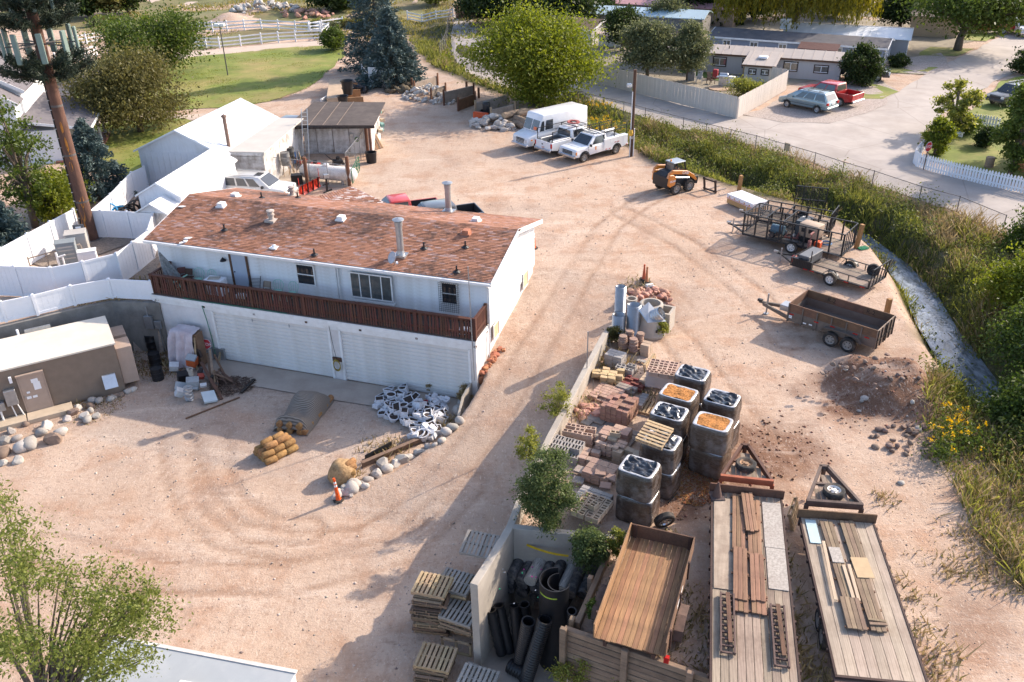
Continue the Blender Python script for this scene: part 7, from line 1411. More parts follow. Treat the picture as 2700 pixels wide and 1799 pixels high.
for i,(px,py) in enumerate(((1530,1240),(1525,1268))): tag(link('flagstone',solid(.42,.4,.06,mFlag,'flagstone'),None,G(px,py,.2),RY+.2*i),'grey flagstone by the bush, %s one'%('far','near')[i],'flagstone')
stack('block_stack','tan grey blocks filling the gap behind the wide brown pavers','blocks',G(1655,1222),RY,3,2,3,(.36,.26,.19),solid(.36,.26,.19,mBlkT),toploss=.25,jit=.02)
stack('block_stack','pale pink blocks between the hollow blocks and wide pavers','blocks',G(1540,1215),RY+.1,3,3,2,(.36,.26,.19),solid(.36,.26,.19,mBlkP),toploss=.3,jit=.02)
stack('paver_stack','tan pavers between the small bricks and the wrapped block load','pavers',G(1712,1010),RY,2,4,3,(.3,.25,.12),solid(.3,.25,.12,mBlkT,'paver'),toploss=.2,part='paver',jit=.015)
stack('block_stack','grey blocks between the yellow split blocks and smooth grey stack','blocks',G(1650,985),RY,2,3,2,(.4,.2,.2),hollow(.4,.2,.2,mBlk),toploss=.3,jit=.03)
# mulch bales
mBag=M('bale_plastic',(.055,.040,.032),.2,.6,1.8,stretch=(1,1,5),bump=1.,bs=5,spec=.7,dirt=(.26,.235,.225),da=.7,ds=1.5); mBagP=M('bale_plastic_clear',(.10,.07,.05),.22,.5,1.8,stretch=(1,1,5),bump=1.,bs=5,spec=.7,dirt=(.30,.27,.25),da=.7,ds=1.4); mFilm=M('black_film',(.012,.012,.014),.14,.3,4.,bump=.5,bs=9,spec=.8); mMul=M('mulch_orange',(.40,.17,.045),.95,.55,16.,bump=1.,bs=22); mRimP=M('bale_rim',(.50,.49,.49),.25,.3,4.,bump=.8,bs=9,spec=.7)  # both bale_plastic wraps: the pale dirt tone is streaky sheen put into their colour
def bale(lab,c,z,rz,w_=1.36,d=1.06,h=1.06,top='film',pale=False,seed=0):
    t=thing('mulch_bale',lab,'bale',(c.x,c.y,z),rz,'wrapped mulch bales'); r_=random.Random(seed); n=36; prof=[(0,.9),(.1,1.0),(.5,1.03),(.85,1.0),(.97,.97),(1.0,.9)]; vs=[]
    def ring(f,zz,amp):
        o=[]
        for k in range(n):
            a=2*PI*k/n; ca,sa=math.cos(a),math.sin(a); e=.28; x=math.copysign(abs(ca)**e,ca)*w_/2*f; y=math.copysign(abs(sa)**e,sa)*d/2*f; q=1+amp*mnoise.noise(Vector((x*3+seed*5,y*3,zz*4))); o.append((x*q,y*q,zz+amp*.4*mnoise.noise(Vector((x*2,y*2,seed)))))
        return o
    b=MB()
    for f,g_ in ((.93,0),(1.,.08),(1.02,.3),(1.03,.55),(1.01,.85),(.985,.96),(.93,1.0)): vs+=ring(f,h*g_,.035)
    b.add(vs,[(i*n+k,i*n+(k+1)%n,(i+1)*n+(k+1)%n,(i+1)*n+k) for i in range(6) for k in range(n)]); b.build('wrap',mBagP if pale else mBag,t,smooth=True)
    b=MB(); vs=ring(.935,h*.998,.02)+ring(.88,h*1.02,.03)+ring(.76,h*.985,.05); b.add(vs,[(i*n+k,i*n+(k+1)%n,(i+1)*n+(k+1)%n,(i+1)*n+k) for i in range(2) for k in range(n)]); b.build('rim',mRimP,t,smooth=True)
    g=26; vs=[]; x_=np.linspace(-.82,.82,g)
    for iy in range(g):
        for ix in range(g):
            u,v=x_[ix],x_[iy]; s=1/max(1,(abs(u/.8)**6+abs(v/.8)**6)**(1/6)); x=u*s*w_/2; y=v*s*d/2
            if top=='film': zz=.16*abs(mnoise.noise(Vector((x*2.2+seed*3,y*2.6+x,1))))+.10*abs(mnoise.noise(Vector((x*3+y*4,y*2-x*3,seed*2))))+.02*mnoise.noise(Vector((x*14,y*14,seed)))-.04
            else: zz=.05*mnoise.noise(Vector((x*3,y*3,seed)))+.022*mnoise.noise(Vector((x*30,y*30,seed)))
            vs.append((x,y,h*1.0+zz))
    fs=[(i*g+k,i*g+k+1,(i+1)*g+k+1,(i+1)*g+k) for i in range(g-1) for k in range(g-1)]; o=MB().add(vs,fs).build('top_film' if top=='film' else 'mulch',mFilm if top=='film' else mMul,t,smooth=top=='film')
    return t
BALES=[((1686,1230),'front mulch bale with black film beside the wide pavers','film',0),((1745,1160),'mulch bale with a pale pallet lying on it','film',0),((1766,1085),'mulch bale with crumpled black film behind the pallet-topped one','film',0),((1790,1035),'open mulch bale with orange chips beside the wrapped blocks','mulch',1),((1827,983),'farthest mulch bale with black film','film',0),((1905,1049),'rightmost mulch bale with torn black film','film',0),((1880,1112),'open mulch bale with orange chips nearest the gooseneck','mulch',1)]
for i,(q,lab,tp,pale) in enumerate(BALES):
    c=G(*q,2.16); bale(lab,c,1.08,RY+U(-.05,.05),1.42 if tp=='mulch' else 1.33,1.1,1.08,tp,pale,i); bale('lower bale under the '+lab.replace('mulch bale','bale').replace('nearest the','near the'),c+Vector((.03,-.04,0)),0,RY+U(-.08,.08),1.33,1.08,1.1,'film',pale,i+20)
c=G(1725,1150,2.3); pallet('pale pallet lying tilted on top of a mulch bale',c,RY+PI/2-.05,mPalN,rot=(R(5),R(-4),RY+PI/2+.03),group='wooden pallets',n=7)
MB2=[]; 
# mulch spilled on the ground
ch=MB(); 
for i in range(2600):
    a=U(0,6.28); r_=1.5*math.sqrt(RR()); c=G(1820,1255); x=c.x+r_*math.cos(a)*.8; y=c.y+r_*math.sin(a)*1.2; ch.bx((x,y,.03+.03*RR()),(U(.03,.09),.025,.012),(U(-.4,.4),U(-.4,.4),U(0,3)))
tag(ch.build('mulch_chips',M('mulch_chip',(.27,.115,.04),.95,.3,9.,island=.45)),kind='stuff')
tag(MB().cyl(G(1762,1325,.03),G(1786,1300,.05),.03,n=6).build('black_pipe',mRubber),'short black pipe on the dirt between the bales and flatbed','pipe')
tag(MB().cyl(G(1547,985,.5),G(1547,985,.5)+Vector((0,0,2.1)),.028,n=6).build('steel_stake',mGalv),'tall steel stake standing on the concrete wall','stake')
for i,(px,py) in enumerate(((1600,905),(1555,1010),(1497,1100))):
    p=G(px,py,.72); tag(MB().tube([p,p+Vector((.02,0,.16)),p+Vector((.12,-.02,.2)),p+Vector((.15,-.04,-.05)),p+Vector((.15,-.05,-.4))],.015,5).build('lifting_hook',mPostD),'bent steel hook on the %s part of the concrete wall'%('far','middle','near')[i],'hook')
# ------------------------------------------------------------------ pallets and the black pipe bin
PG='stacked wooden pallets by the bin'
def pstack(labtop,lab,c,n,rz,z0,m,mt,jr=.06):
    for i in range(n):
        top=i==n-1; pallet(labtop if top else lab.replace('weathered pallet inside',ORD[i]+' pallet from the ground in').replace('weathered pallet in',ORD[i]+' pallet from the ground in'),Vector((c.x+U(-jr,jr),c.y+U(-jr,jr),z0+i*.142)),rz+U(-.08,.08)+(PI/2 if not top and RR()<.3 else 0),mt if top else random.choice([m,m,mPalN if i%3==0 else m]),group=PG if not top else PG)
c=G(1060+258/3.447,1360+610/3.447,-1.05); az1=ang(G(1060+128/3.447,1360+478/3.447,-1),G(1060+445/3.447,1360+520/3.447,-1))
pstack('pale pallet on top of the front left stack','weathered pallet inside the front left stack',c,13,az1,PADZ,mPalO,mPalN)
c=G(1200,1510,-1.1); pstack('grey pallet on top of the stack against the concrete wall','weathered pallet in the stack against the concrete wall',c,11,az1-.15,PADZ,mPalO,mPalG)
pallet('grey pallet leaning over the back of the wall stack',G(1265,1440,-.9),0,mPalG,rot=(R(12),0,az1-.1),group=PG); c=G(1215,1620,-2.0); pstack('grey pallet on the low stack below the wall end','weathered pallet in the low stack by the wall end',c,4,az1-.25,-2.35,mPalO,mPalG)
t=thing('wooden_crate','orange brown timber crate frame supporting the low pallet stack','crate',G(1215,1700,-3),az1-.1); b=MB()
for x in (-.5,.0,.5):
    for y in (-.4,.4): b.bar((x,y,0),(x,y,.62),.08,.06)
b.build('post',mPalN,t); b=MB()
for z in (.05,.58): 
    for y in (-.4,.4): b.bar((-.55,y,z),(.55,y,z),.06,.08)
b.build('rail',mPalN,t)
c=G(1145,1735,-2.3); pstack('pale pallet on top of the stack at the bottom edge','weathered pallet in the stack at the bottom edge',c,5,az1-.05,PADZ,mPalO,mPalN); c=G(1255,1790,-2.3); pstack('blue grey pallet on the stack beside the bin entrance','weathered pallet in the stack beside the bin entrance',c,5,az1-.2,PADZ,mPalG,mPalG)
sheet('bin_floor',[(-1.2,20.3),(-.1,22.9),(3.1,22.3),(1.6,18.6),(2.2,17.2),(-.9,18.6)],M('bin_concrete',(.36,.30,.245),.9,.12,1.,dirt=(.22,.18,.15),da=.5,ds=.8),.03,.03,grid=1.)
mBP=M('black_hdpe',(.014,.014,.016),.42,.3,3.); mNet=M('geogrid',(.05,.05,.052),.6,.9,5.,stretch=(14,14,1.2),dirt=(.24,.21,.19),da=.95,ds=4.); mNetP=M('geogrid_pale',(.42,.385,.34),.7,.7,4.,stretch=(14,14,1.2))
d0=G(1452,1435,-.7);d1=G(1389,1545,-.7); dv=(d1-d0).normalized(); cr=Vector((-dv.y,dv.x,0))
for i in range(10):
    off=(i-4.2)*.36; a=d0+cr*off+Vector((0,0,U(-.12,.05)))-dv*.45; z2=U(-.35,-.15); e=a+dv*U(2.0,2.3)+Vector((0,0,z2)); b=MB(); b.cyl((0,0,0),(0,0,(e-a).length),U(.17,.22),n=12); o=b.build('geogrid_roll',mNetP if i in (4,7) else mNet,None,a,smooth=40); o.rotation_euler=(e-a).to_track_quat('Z','Y').to_euler(); tag(o,'pale roll of plastic grid, %s of two in the bin'%('left','right')[i==4] if i in (4,7) else 'black roll of plastic grid lying in the bin','roll','rolls of plastic grid in the bin')
for i in range(12):
    a=d0+cr*((i%6)-2.8)*.5-dv*.2+Vector((0,0,-.55-.38*(i//6))); e=a+dv*1.9; tag(MB().cyl(a,e,.22,n=10).build('geogrid_roll',mNet),'black roll of plastic grid under the top rolls in the bin','roll','rolls of plastic grid in the bin')
def corr(lab,a,e,r_,name='black_pipe',group=None,ribs=.05):
    a=Vector(a);e=Vector(e); L_=(e-a).length; n=max(8,int(L_/ribs)); b=MB(); b.lathe([(r_+(.02 if i%2 else 0),L_*i/n) for i in range(n+1)],20); b.lathe([(r_-.03,L_*i/6) for i in range(7)],20); b.lathe([(r_-.03,L_),(r_+.01,L_)],20); o=b.build(name,mBP,None,a,smooth=35); o.rotation_euler=(e-a).to_track_quat('Z','Y').to_euler(); return tag(o,lab,'pipe',group)
GB=lambda px,py,z: G(1000+px/3.343,1330+py/3.343,z)
corr('left leaning black pipe with an open end in the bin',GB(1230,1440,-2.9),GB(1315,1030,-.6),.21); corr('right leaning black pipe with an open end in the bin',GB(1290,1568,-2.9),GB(1462,1015,-.35),.22); corr('small black pipe stub by the timber post',GB(1680,1080,-1.2),GB(1697,940,-.3),.15)
for i,(x0,y0,x1,y1) in enumerate(((985,930,1080,1320),(1055,890,1150,1300),(1190,890,1230,1300),(1280,880,1330,1200))): 
    corr('%s corrugated black pipe from the concrete wall in the dark bin'%ORD[i],GB(x1,y1,-2.75),GB(x0,y0,-1.1),.17,group='dark corrugated pipes in the bin',ribs=.11)
sb=GB(1540,1380,PADZ); sz=HT(sb,1525)-PADZ; t=thing('split_pipe','large split black pipe halves nested upright in the bin','pipe',sb,0)
for r_,a0,a1,zt,ox in ((.5,R(75),R(330),sz,0),(.36,R(85),R(330),sz-.12,.12)):
    b=MB(); n=22; vs=[]
    for zz in (0,zt):
        for k in range(n+1):
            a=a0+(a1-a0)*k/n; vs+=[(r_*math.cos(a)+ox,r_*math.sin(a),zz-(.0 if zz==0 else .12*k/n)),((r_-.035)*math.cos(a)+ox,(r_-.035)*math.sin(a),zz-(.0 if zz==0 else .12*k/n))]
    m_=2*(n+1)
    for k in range(n): i=2*k; b.add([],[]); b.f+=[(i,i+2,m_+i+2,m_+i),(i+1,m_+i+1,m_+i+3,i+3),(m_+i,m_+i+2,m_+i+3,m_+i+1)]
    b.v=[tuple(v) for v in vs]; b.mi=[0]*len(b.f); sh_=b.build('pipe_half',mBP,t,smooth=40); b2=MB()
    vs=[]
    for k in range(9): a=R(200)+R(75)*k/8; vs+=[((r_+.004)*math.cos(a)+ox,(r_+.004)*math.sin(a),zt-.42),((r_+.004)*math.cos(a)+ox,(r_+.004)*math.sin(a),zt-.37)]
    b2.add(vs,[(2*k,2*k+2,2*k+3,2*k+1) for k in range(8)]); b2.build('stripe',M('stripe_lime',(.30,.42,.04),.6),sh_)
corr('black pipe lying flat at the back of the bin floor',GB(1290,1500,-2.75),GB(1150,1420,-2.75),.24)
tp=[GB(x,y,-.12) for x,y in ((1085,380),(1180,350),(1240,338),(1310,372),(1380,400),(1480,432),(1560,450),(1665,465))]; b=MB()
for a,c in zip(tp[:-1],tp[1:]): b.add([a,c,c+Vector((.02,.0,.09)),a+Vector((.02,0,.09))],[(0,1,2,3)])
tag(b.build('caution_tape',M('tape_yellow',(.62,.42,.02),.5,.2,6.)),'yellow caution tape strung across the pipe bin','tape')
for i in range(14):
    p=GB(U(1000,1480),U(430,880),-.35); tag(MB().bx(p,(U(.03,.07),.04,.02),(.3,.3,RR()*3)).build('paper_scrap',M(('scrap_white','scrap_pink','scrap_green')[i%3],((.8,.8,.8),(.45,.04,.25),(.02,.3,.15))[i%3],.6)),'scrap of %s plastic on the rolls in the bin'%('white','pink','green')[i%3],'scrap','plastic scraps in the bin')
# ------------------------------------------------------------------ lower pad: sod, pots, steel, cones
mSod=M('sod_brown',(.30,.165,.065),.95,.4,7.,bump=1.,bs=18,rnd=.15)
sr=MB().lathe([(0,0),(.13,0),(.155,.03),(.155,.52),(.13,.55),(0,.55)],12).data('sod_roll',mSod,smooth=50)
c=T(730,1195); k=0
for lay,(nx_,ny_) in enumerate(((3,4),(3,3),(2,2))):
    for i in range(nx_):
        for j in range(ny_): 
            o=link('sod_roll',sr,None,c+rotm(0,0,.75)@Vector(((i-(nx_-1)/2)*.55-.28,(j-(ny_-1)/2)*.31,.16+lay*.27)),rot=(0,PI/2,.75+U(-.15,.15))); tag(o,'%s layer sod roll in the open heap, %s from the shelter, %s row'%(('bottom','middle','top')[lay],ORD[i],ORD[j]),'sod roll','sod rolls in the open heap')
def drape(name,lab,cat,p0,p1,w_,h,m,fold=.06,extra=None,seed=1):
    t=thing(name,lab,cat,(p0.x,p0.y,p0.z),ang(p0,p1)); L_=(p1-p0).length; nx_,ny_=46,30; vs=[]
    for i in range(nx_):
        for j in range(ny_):
            u=i/(nx_-1); v=j/(ny_-1)*2-1; e=min(1,(1-abs(u*2-1))*6); s=max(0,1-abs(v)**3.5); z=h*s**.6*(.75+.25*math.sin(u*9+seed))*(.25+.75*e)+fold*mnoise.noise(Vector((u*L_*2.2,v*2,seed)))*(s+.2)
            vs.append((u*L_,v*w_/2*(1+.06*mnoise.noise(Vector((u*5,seed,v)))),max(.03,z)))
    fs=[(i*ny_+j,(i+1)*ny_+j,(i+1)*ny_+j+1,i*ny_+j+1) for i in range(nx_-1) for j in range(ny_-1)]; MB().add(vs,fs).build('tarp',m,t,smooth=True); return t
mTarp=bpy.data.materials.new('tarp_striped'); mTarp.use_nodes=True; nt=mTarp.node_tree; bb=nt.nodes['Principled BSDF']; tc=_n(nt,'ShaderNodeTexCoord'); wv=_n(nt,'ShaderNodeTexWave',Scale=4.5,Distortion=2.5); wv.bands_direction='X'; wv.inputs['Detail'].default_value=3; nt.links.new(tc.outputs['Object'],wv.inputs['Vector']); rp=_n(nt,'ShaderNodeValToRGB'); rp.color_ramp.elements[0].color=(.085,.07,.058,1); rp.color_ramp.elements[1].color=(.28,.235,.19,1); nt.links.new(wv.outputs['Fac'],rp.inputs[0]); nt.links.new(rp.outputs[0],bb.inputs['Base Color']); bb.inputs['Roughness'].default_value=.8
tt=drape('covered_sod','long row of sod rolls covered by a striped grey tarp','tarp',T(765,1145),T(838,1052),1.8,1.05,mTarp,seed=2); tt['nudge']=0; del tt['nudge']
for i in range(9):
    q=rotm(0,0,tt.rotation_euler.z)@Vector((.35*(i%5)+1.6*(i>4),-.72 if i<5 else -.74,.17+.0*i)); tag(link('sod_roll',sr,None,tt.location+q,rot=(0,PI/2,tt.rotation_euler.z+.2*RR())),'brown sod roll showing at the edge of the striped tarp','sod roll','sod rolls under the tarp edge')
for i in range(6): q=rotm(0,0,tt.rotation_euler.z)@Vector((-.05,-.5+.5*(i%3),.17+.3*(i//3))); tag(link('sod_roll',sr,None,tt.location+q,rot=(0,PI/2,tt.rotation_euler.z)),'brown sod roll at the open end of the striped tarp','sod roll','sod rolls at the tarp end')
t=thing('sod_bundle','netted bundle of old sod rolls beside the orange cone','sod bundle',T(905,1262),.3); b=MB().lathe([(.5,0),(.62,.15),(.6,.4),(.55,.62),(.35,.85),(.12,.92),(0,.92)],24); b.v=[tuple(Vector(v)*(1+.16*mnoise.noise(Vector(v)*2.6))) for v in b.v]; b.build('bundle',M('sod_old',(.34,.22,.11),.95,.45,6.,bump=1.,bs=12),t,smooth=True)
for i in range(3): link('roll',sr,t,(U(-.2,.2),-.35+.1*i,.5+.12*i),rot=(0,PI/2,.3*i))
mPot=M('pot_white',(.66,.67,.70),.6,.12,5.,dirt=(.25,.2,.17),da=.7,ds=5.); mPotB=M('pot_brown',(.20,.11,.07),.8,.3,5.)
def potmesh(k):
    b=MB(); b.m=1
    if k==0: b.lathe([(0,.3),(.228,.3)],12); b.m=0; b.lathe([(.0,.02),(.16,.02),(.22,.3),(.25,.3),(.25,.34),(.2,.33),(.19,.22)],12)
    elif k==1: b.box(-.32,-.12,.03,.32,.12,.23); b.m=0; b.box(-.35,-.15,0,.35,-.12,.26); b.box(-.35,.12,0,.35,.15,.26); b.box(-.35,-.12,0,-.32,.12,.26); b.box(.32,-.12,0,.35,.12,.26); b.box(-.32,-.12,0,.32,.12,.03)
    elif k==2: b.m=0; b.bx((0,0,.1),(.5,.28,.16)); b.bx((.1,.1,.22),(.3,.2,.1),(.3,.2,.4))
    else: b.box(-.19,-.19,.03,.19,.19,.27); b.m=0; b.box(-.22,-.22,0,.22,-.19,.3); b.box(-.22,.19,0,.22,.22,.3); b.box(-.22,-.19,0,-.19,.19,.3); b.box(.19,-.19,0,.22,.19,.3); b.box(-.19,-.19,0,.19,.19,.03)
    return b.data('planter',[mPot,M('potting_soil',(.05,.035,.028),.95,.3,6.)])
pms=[potmesh(k) for k in range(4)]; pm2=potmesh(0); pm2.materials[0]=M('pot_red',(.4,.02,.03),.5)
PO=[G(q[0],q[1],PADZ) for q in ((1010,1082),(1050,1045),(1185,1080),(1165,1115),(1120,1165),(1085,1155),(1045,1115))]; cx=sum(p.x for p in PO)/7; cy=sum(p.y for p in PO)/7; k=0
while k<105:
    px,py=U(985,1190),U(1032,1170)
    if not inpoly(np.array([px]),np.array([py]),[(985,1068),(1030,1032),(1105,1045),(1185,1068),(1165,1105),(1140,1165),(1095,1172),(1075,1135),(1010,1095)])[0]: continue
    p=G(px,py,PADZ); me=pm2 if k==40 else pms[k%4]; o=link('planter',me,None,p+Vector((0,0,.02+.22*(k>60)*RR())),rot=(U(-.35,.35),U(-.4,.4),U(0,6))); o.scale=[U(.75,1.25)]*3
    tag(o,'red planter among the white ones by the garage door' if k==40 else ('round white pot','long white trough','broken white planter slab','square white planter box')[k%4]+' in the jumbled heap by the garage door','planter','white planters heaped by the garage door'); k+=1
b=MB(); b.box(0,-.1,0,3.6,.1,.03); b.box(0,-.012,.03,3.6,.012,.3); b.box(0,-.1,.3,3.6,.1,.33); a=T(955,1235); e=T(1062,1188); tag(b.build('steel_beam',M('beam_rust',(.20,.13,.09),.75,.3,3.),None,a,ang(a,e)),'rusty steel beam lying inside the boulder edging','beam')
a=T(965,1222); e=T(1012,1196); b=MB(); b.box(0,0,0,1.5,.04,.42); b.box(0,.04,0,1.5,.3,.04); tag(b.build('steel_channel',mTrB,None,a,ang(a,e)),'short black steel channel beside the rusty beam','channel')
mCo=M('cone_orange',(.72,.10,.015),.55,.06,2.); 
def cone(lab,pos,h=1.1,tilt=(0,0),m=None,bands=True,slim=.1):
    t=thing('traffic_cone',lab,'traffic cone',pos,rot=(tilt[0],tilt[1],.4)); MB().lathe([(slim+.03,.04),(slim,.1),(.045,h*.88),(.06,h*.9),(.05,h),(0,h)],16).build('cone',m or mCo,t,smooth=40); MB().prism([(.25*math.cos(PI/8+k*PI/4),.25*math.sin(PI/8+k*PI/4)) for k in range(8)],0,.05).build('base',mRubber,t)
    if bands:
        for z in (.62,.76): r_=lambda q: slim+(.045-slim)*(q*h-.1)/(h*.88-.1)+.004; MB().lathe([(r_(z),z*h),(r_(z+.09),(z+.09)*h)],16).build('band',mLet,t)
    return t
cone('tall orange cone with white bands at the end of the boulder edging',T(893,1318),1.15,(0,R(-4))); cone('tall orange cone with white bands behind the house corner',T(1408,655),1.15); cone('faded orange cone on the red stones, left one',T(1697,742,.12),.9,bands=False,m=M('cone_faded',(.45,.11,.05),.7)); cone('faded brown cone on the red stones, right one',T(1704,748,.1),.9,bands=False,m=M('cone_tan',(.40,.17,.08),.7))
tag(MB().bx((0,0,0),(.5,.25,.2)).build('white_stone',mTrim,None,T(1712,758,.1),.2,bevel=.06),'white bag of material on the red stones','bag')
# ------------------------------------------------------------------ junk beside the garage
J=lambda px,py,z=0: G(px,py,PADZ)+Vector((0,0,z))
dt_=thing('draped_sheet','dirty white sheet draped over a leaning cabinet by the garage wall','sheet',J(470,965),YAW); MB().box(.1,.3,0,1.3,.85,1.9).build('cabinet',M('cab_wood',(.22,.13,.08),.8,.3,3.),dt_)
vs=[]; 
for i in range(30):
    for j in range(26):
        u=i/29; v=j/25; x=-.25+1.45*u; s=v*2.9; 
        if s<.75: y,z=.9-s,2.0+.1*math.sin(u*3)
        else: y,z=.15-.35*(s-.75)/2.1-.12*math.sin(u*17+v*2)*min(1,(s-.75)*1.2),2.0-(s-.75)*.93
        z+=.05*mnoise.noise(Vector((x*4,s*3,2)));z=max(.05,z-(.25 if u>.9 else 0)*v); vs.append((x-.12*v*math.sin(v*3),y+.07*mnoise.noise(Vector((x*6,s*2,5))),z))
MB().add(vs,[(i*26+j,(i+1)*26+j,(i+1)*26+j+1,i*26+j+1) for i in range(29) for j in range(25)]).build('cloth',M('cloth_dirty',(.60,.53,.54),.85,.12,1.5,dirt=(.30,.10,.10),da=.45,ds=.6),dt_,smooth=True)
b=MB()
for x in (1.0,1.2): b.bar((x,-.05,0),(x,.28,1.75),.09,.04)
b.build('plank',mPalN,dt_); MB().bx((1.1,.2,.8),(.15,.1,1.4)).build('dark_panel',mBlack,dt_)
def barrel(lab,pos,r_=.29,h=.88,m=None,rot=(0,0,0),cat='barrel',name='barrel'):
    return tag(MB().lathe([(0,0),(r_,0),(r_,h*.32),(r_+.015,h*.34),(r_,h*.36),(r_,h*.65),(r_+.015,h*.67),(r_,h*.69),(r_,h),(r_-.03,h),(r_-.03,h-.03),(0,h-.03)],18).build(name,m,None,pos,smooth=40),lab,cat) if rot==(0,0,0) else None
barrel('black plastic barrel by the concrete wall, rear one',J(405,925),.3,1.0,mBP); barrel('black plastic barrel in front of the fuse boxes',J(412,965),.3,.8,mBP); barrel('black dustbin in front of the draped sheet',J(418,1000),.3,.7,mBP)
def jbox(name,lab,cat,px,py,z,d,m,rot=(0,0,0),parts=None):
    t=thing(name,lab,cat,J(px,py,z),rot=rot); MB().box(-d[0]/2,-d[1]/2,0,d[0]/2,d[1]/2,d[2]).build('body',m,t,bevel=.015); MB().box(-d[0]/2-.012,-d[1]/2-.012,d[2],d[0]/2+.012,d[1]/2+.012,d[2]+.025).build('lid',m,t); return t
mWB=M('box_white',(.62,.62,.62),.5,.1,4.,dirt=(.3,.25,.2),da=.5,ds=3.); mGB=M('box_grey',(.36,.38,.39),.5,.1,4.,dirt=(.2,.17,.15),da=.5,ds=3.)
jbox('junk_box','black garbage sack box nearest the sheet','box',482,1005,.0,(.5,.45,.5),mBP,(.2,.1,.5)); jbox('junk_box','white bucket-like box behind the black sacks','box',460,980,.15,(.45,.35,.35),mWB,(.3,.2,.3)); jbox('junk_box','orange machine housing with grey front in the junk heap','machine',510,975,.3,(.5,.4,.45),M('junk_orange',(.55,.11,.03),.5,.15,4.),(.1,.2,-.2)); jbox('junk_box','grey hopper tray on the orange housing','tray',513,978,.75,(.5,.35,.12),mGB,(.5,.1,-.2))
jbox('junk_box','pale grey metal cabinet under the concrete pipe','cabinet',510,1025,.05,(.6,.5,.5),mGB,(.05,.1,.3)); tag(MB().lathe([(.12,0),(.12,.32),(.16,.33),(.16,.42),(.1,.42),(.1,.1)],14).build('pipe_collar',mConc,None,J(510,1015,.55)),'short concrete collar on the pale grey cabinet','pipe')
jbox('junk_box','open grey tray leaning by the wheel rims','tray',478,1025,.1,(.55,.4,.15),mGB,(.7,.3,.2)); jbox('junk_box','dark faced white monitor box at the left of the rims','monitor',470,1045,.05,(.4,.35,.35),mWB,(.2,.6,.5)); jbox('junk_box','pale blue grey lid lying flat at the front of the junk','lid',553,1055,.12,(.62,.8,.1),M('lid_blue',(.50,.56,.58),.5,.06),(.18,.12,.5)); jbox('junk_box','small red tool case behind the planks','case',530,1008,.25,(.3,.25,.2),M('junk_red',(.35,.06,.04),.5),(.4,.3,.7)); jbox('junk_box','small white plastic box between rims and lid','box',538,1028,.2,(.3,.2,.12),mWB,(.2,.1,.4))
jbox('junk_box','galvanised locker at the left garage door edge','locker',585,945,.0,(.75,.45,.7),mGalv,(0,0,YAW)); tag(MB().cyl(J(555,930,.85),J(582,932,.85),.12,n=14).build('duct',mGalv),'galvanised duct on top of the locker','duct')
for i in range(4): o=MB().lathe([(.2,0),(.22,.02),(.17,.05),(.16,.14),(.22,.18),(.22,.2),(.13,.2),(.1,.1),(0,.1)],18).build('wheel_rim',M('rim_alu',(.5,.5,.5),.35,.15,6.,metal=.7),None,J(500,1055,.02+.17*i)+Vector((.03*math.sin(i*3),.03*math.cos(i*2),0)),smooth=40); o.rotation_euler=(.12*math.sin(i*2),.1,0); tag(o,'silver wheel rim in the junk stack','wheel rim','stacked wheel rims')
stop_sign('discarded stop sign half covered in the junk heap',J(543,955,.3),YAW+.2,(R(-12),R(10)),.75,post=False,size=.3); jbox('junk_box','dark box hiding the left half of the stop sign','box',532,965,.55,(.34,.18,.5),M('junk_dark',(.07,.05,.045),.7,.3,4.),(.1,-.2,YAW))
mStick=M('branch_brown',(.20,.125,.08),.9,.3,4.,rnd=.3); 
for i in range(16):
    a=J(U(560,590),U(985,1010),U(.1,.5)); e=J(U(590,640),U(1010,1045),.05) if i%2 else J(U(545,575),U(1005,1050),.05); mid=(a+e)/2+Vector((U(-.1,.1),U(-.1,.1),.1)); tag(MB().tube([a,mid,e],[.05,.04,.02],6).build('branch',mStick),'dry branch in the junk heap by the garage door','branch','branches in the junk heap')
for i,(x0,y0,z0,x1,y1,z1,w_) in enumerate(((537,985,.7,585,1055,.05,.16),(562,965,1.0,566,1025,.05,.12),(555,970,.9,560,1030,.05,.1),(595,925,.95,580,965,.3,.12),(572,970,.8,600,1005,.05,.1))): tag(MB().bar(J(x0,y0,z0),J(x1,y1,z1),w_,.05).build('plank',mPlkD if i%2==0 else mPalO),'board %s of the junk heap'%('leaning diagonally across the front','upright in the middle, right one,','upright in the middle, left one,','against the galvanised locker','slanting to the right side')[i],'plank')
tag(MB().bar(J(637,1040,.1),J(672,1005,.1),.14,.1).build('black_beam',mRubber),'black rubber beam at the right end of the junk heap','beam'); tag(MB().bar(J(490,1105,.03),J(632,1050,.05),.07,.05).build('long_plank',mPlkD),'long thin plank lying in front of the junk heap','plank')
for i in range(9): jbox('junk_box','small dark part jumbled in the heap','scrap',U(490,570),U(990,1030),U(.0,.25),(U(.15,.4),U(.12,.3),U(.1,.3)),random.choice([mBP,mGB,MATS['junk_dark']]),(RR(),RR(),RR()*3))['group']='small dark scrap in the junk heap'
b=MB()
for i in range(700): a=U(0,6.28); r_=.9*math.sqrt(RR()); p=J(615,1020)+Vector((r_*math.cos(a)*1.2,r_*math.sin(a),.05+.28*(1-r_)*RR())); d=Vector((U(-1,1),U(-1,1),U(-.2,.3)))*.25; b.bar(p,p+d,.012)
tag(b.build('twig_litter',M('twig_dark',(.085,.05,.035),.9,.3,4.,island=.4)),kind='stuff')
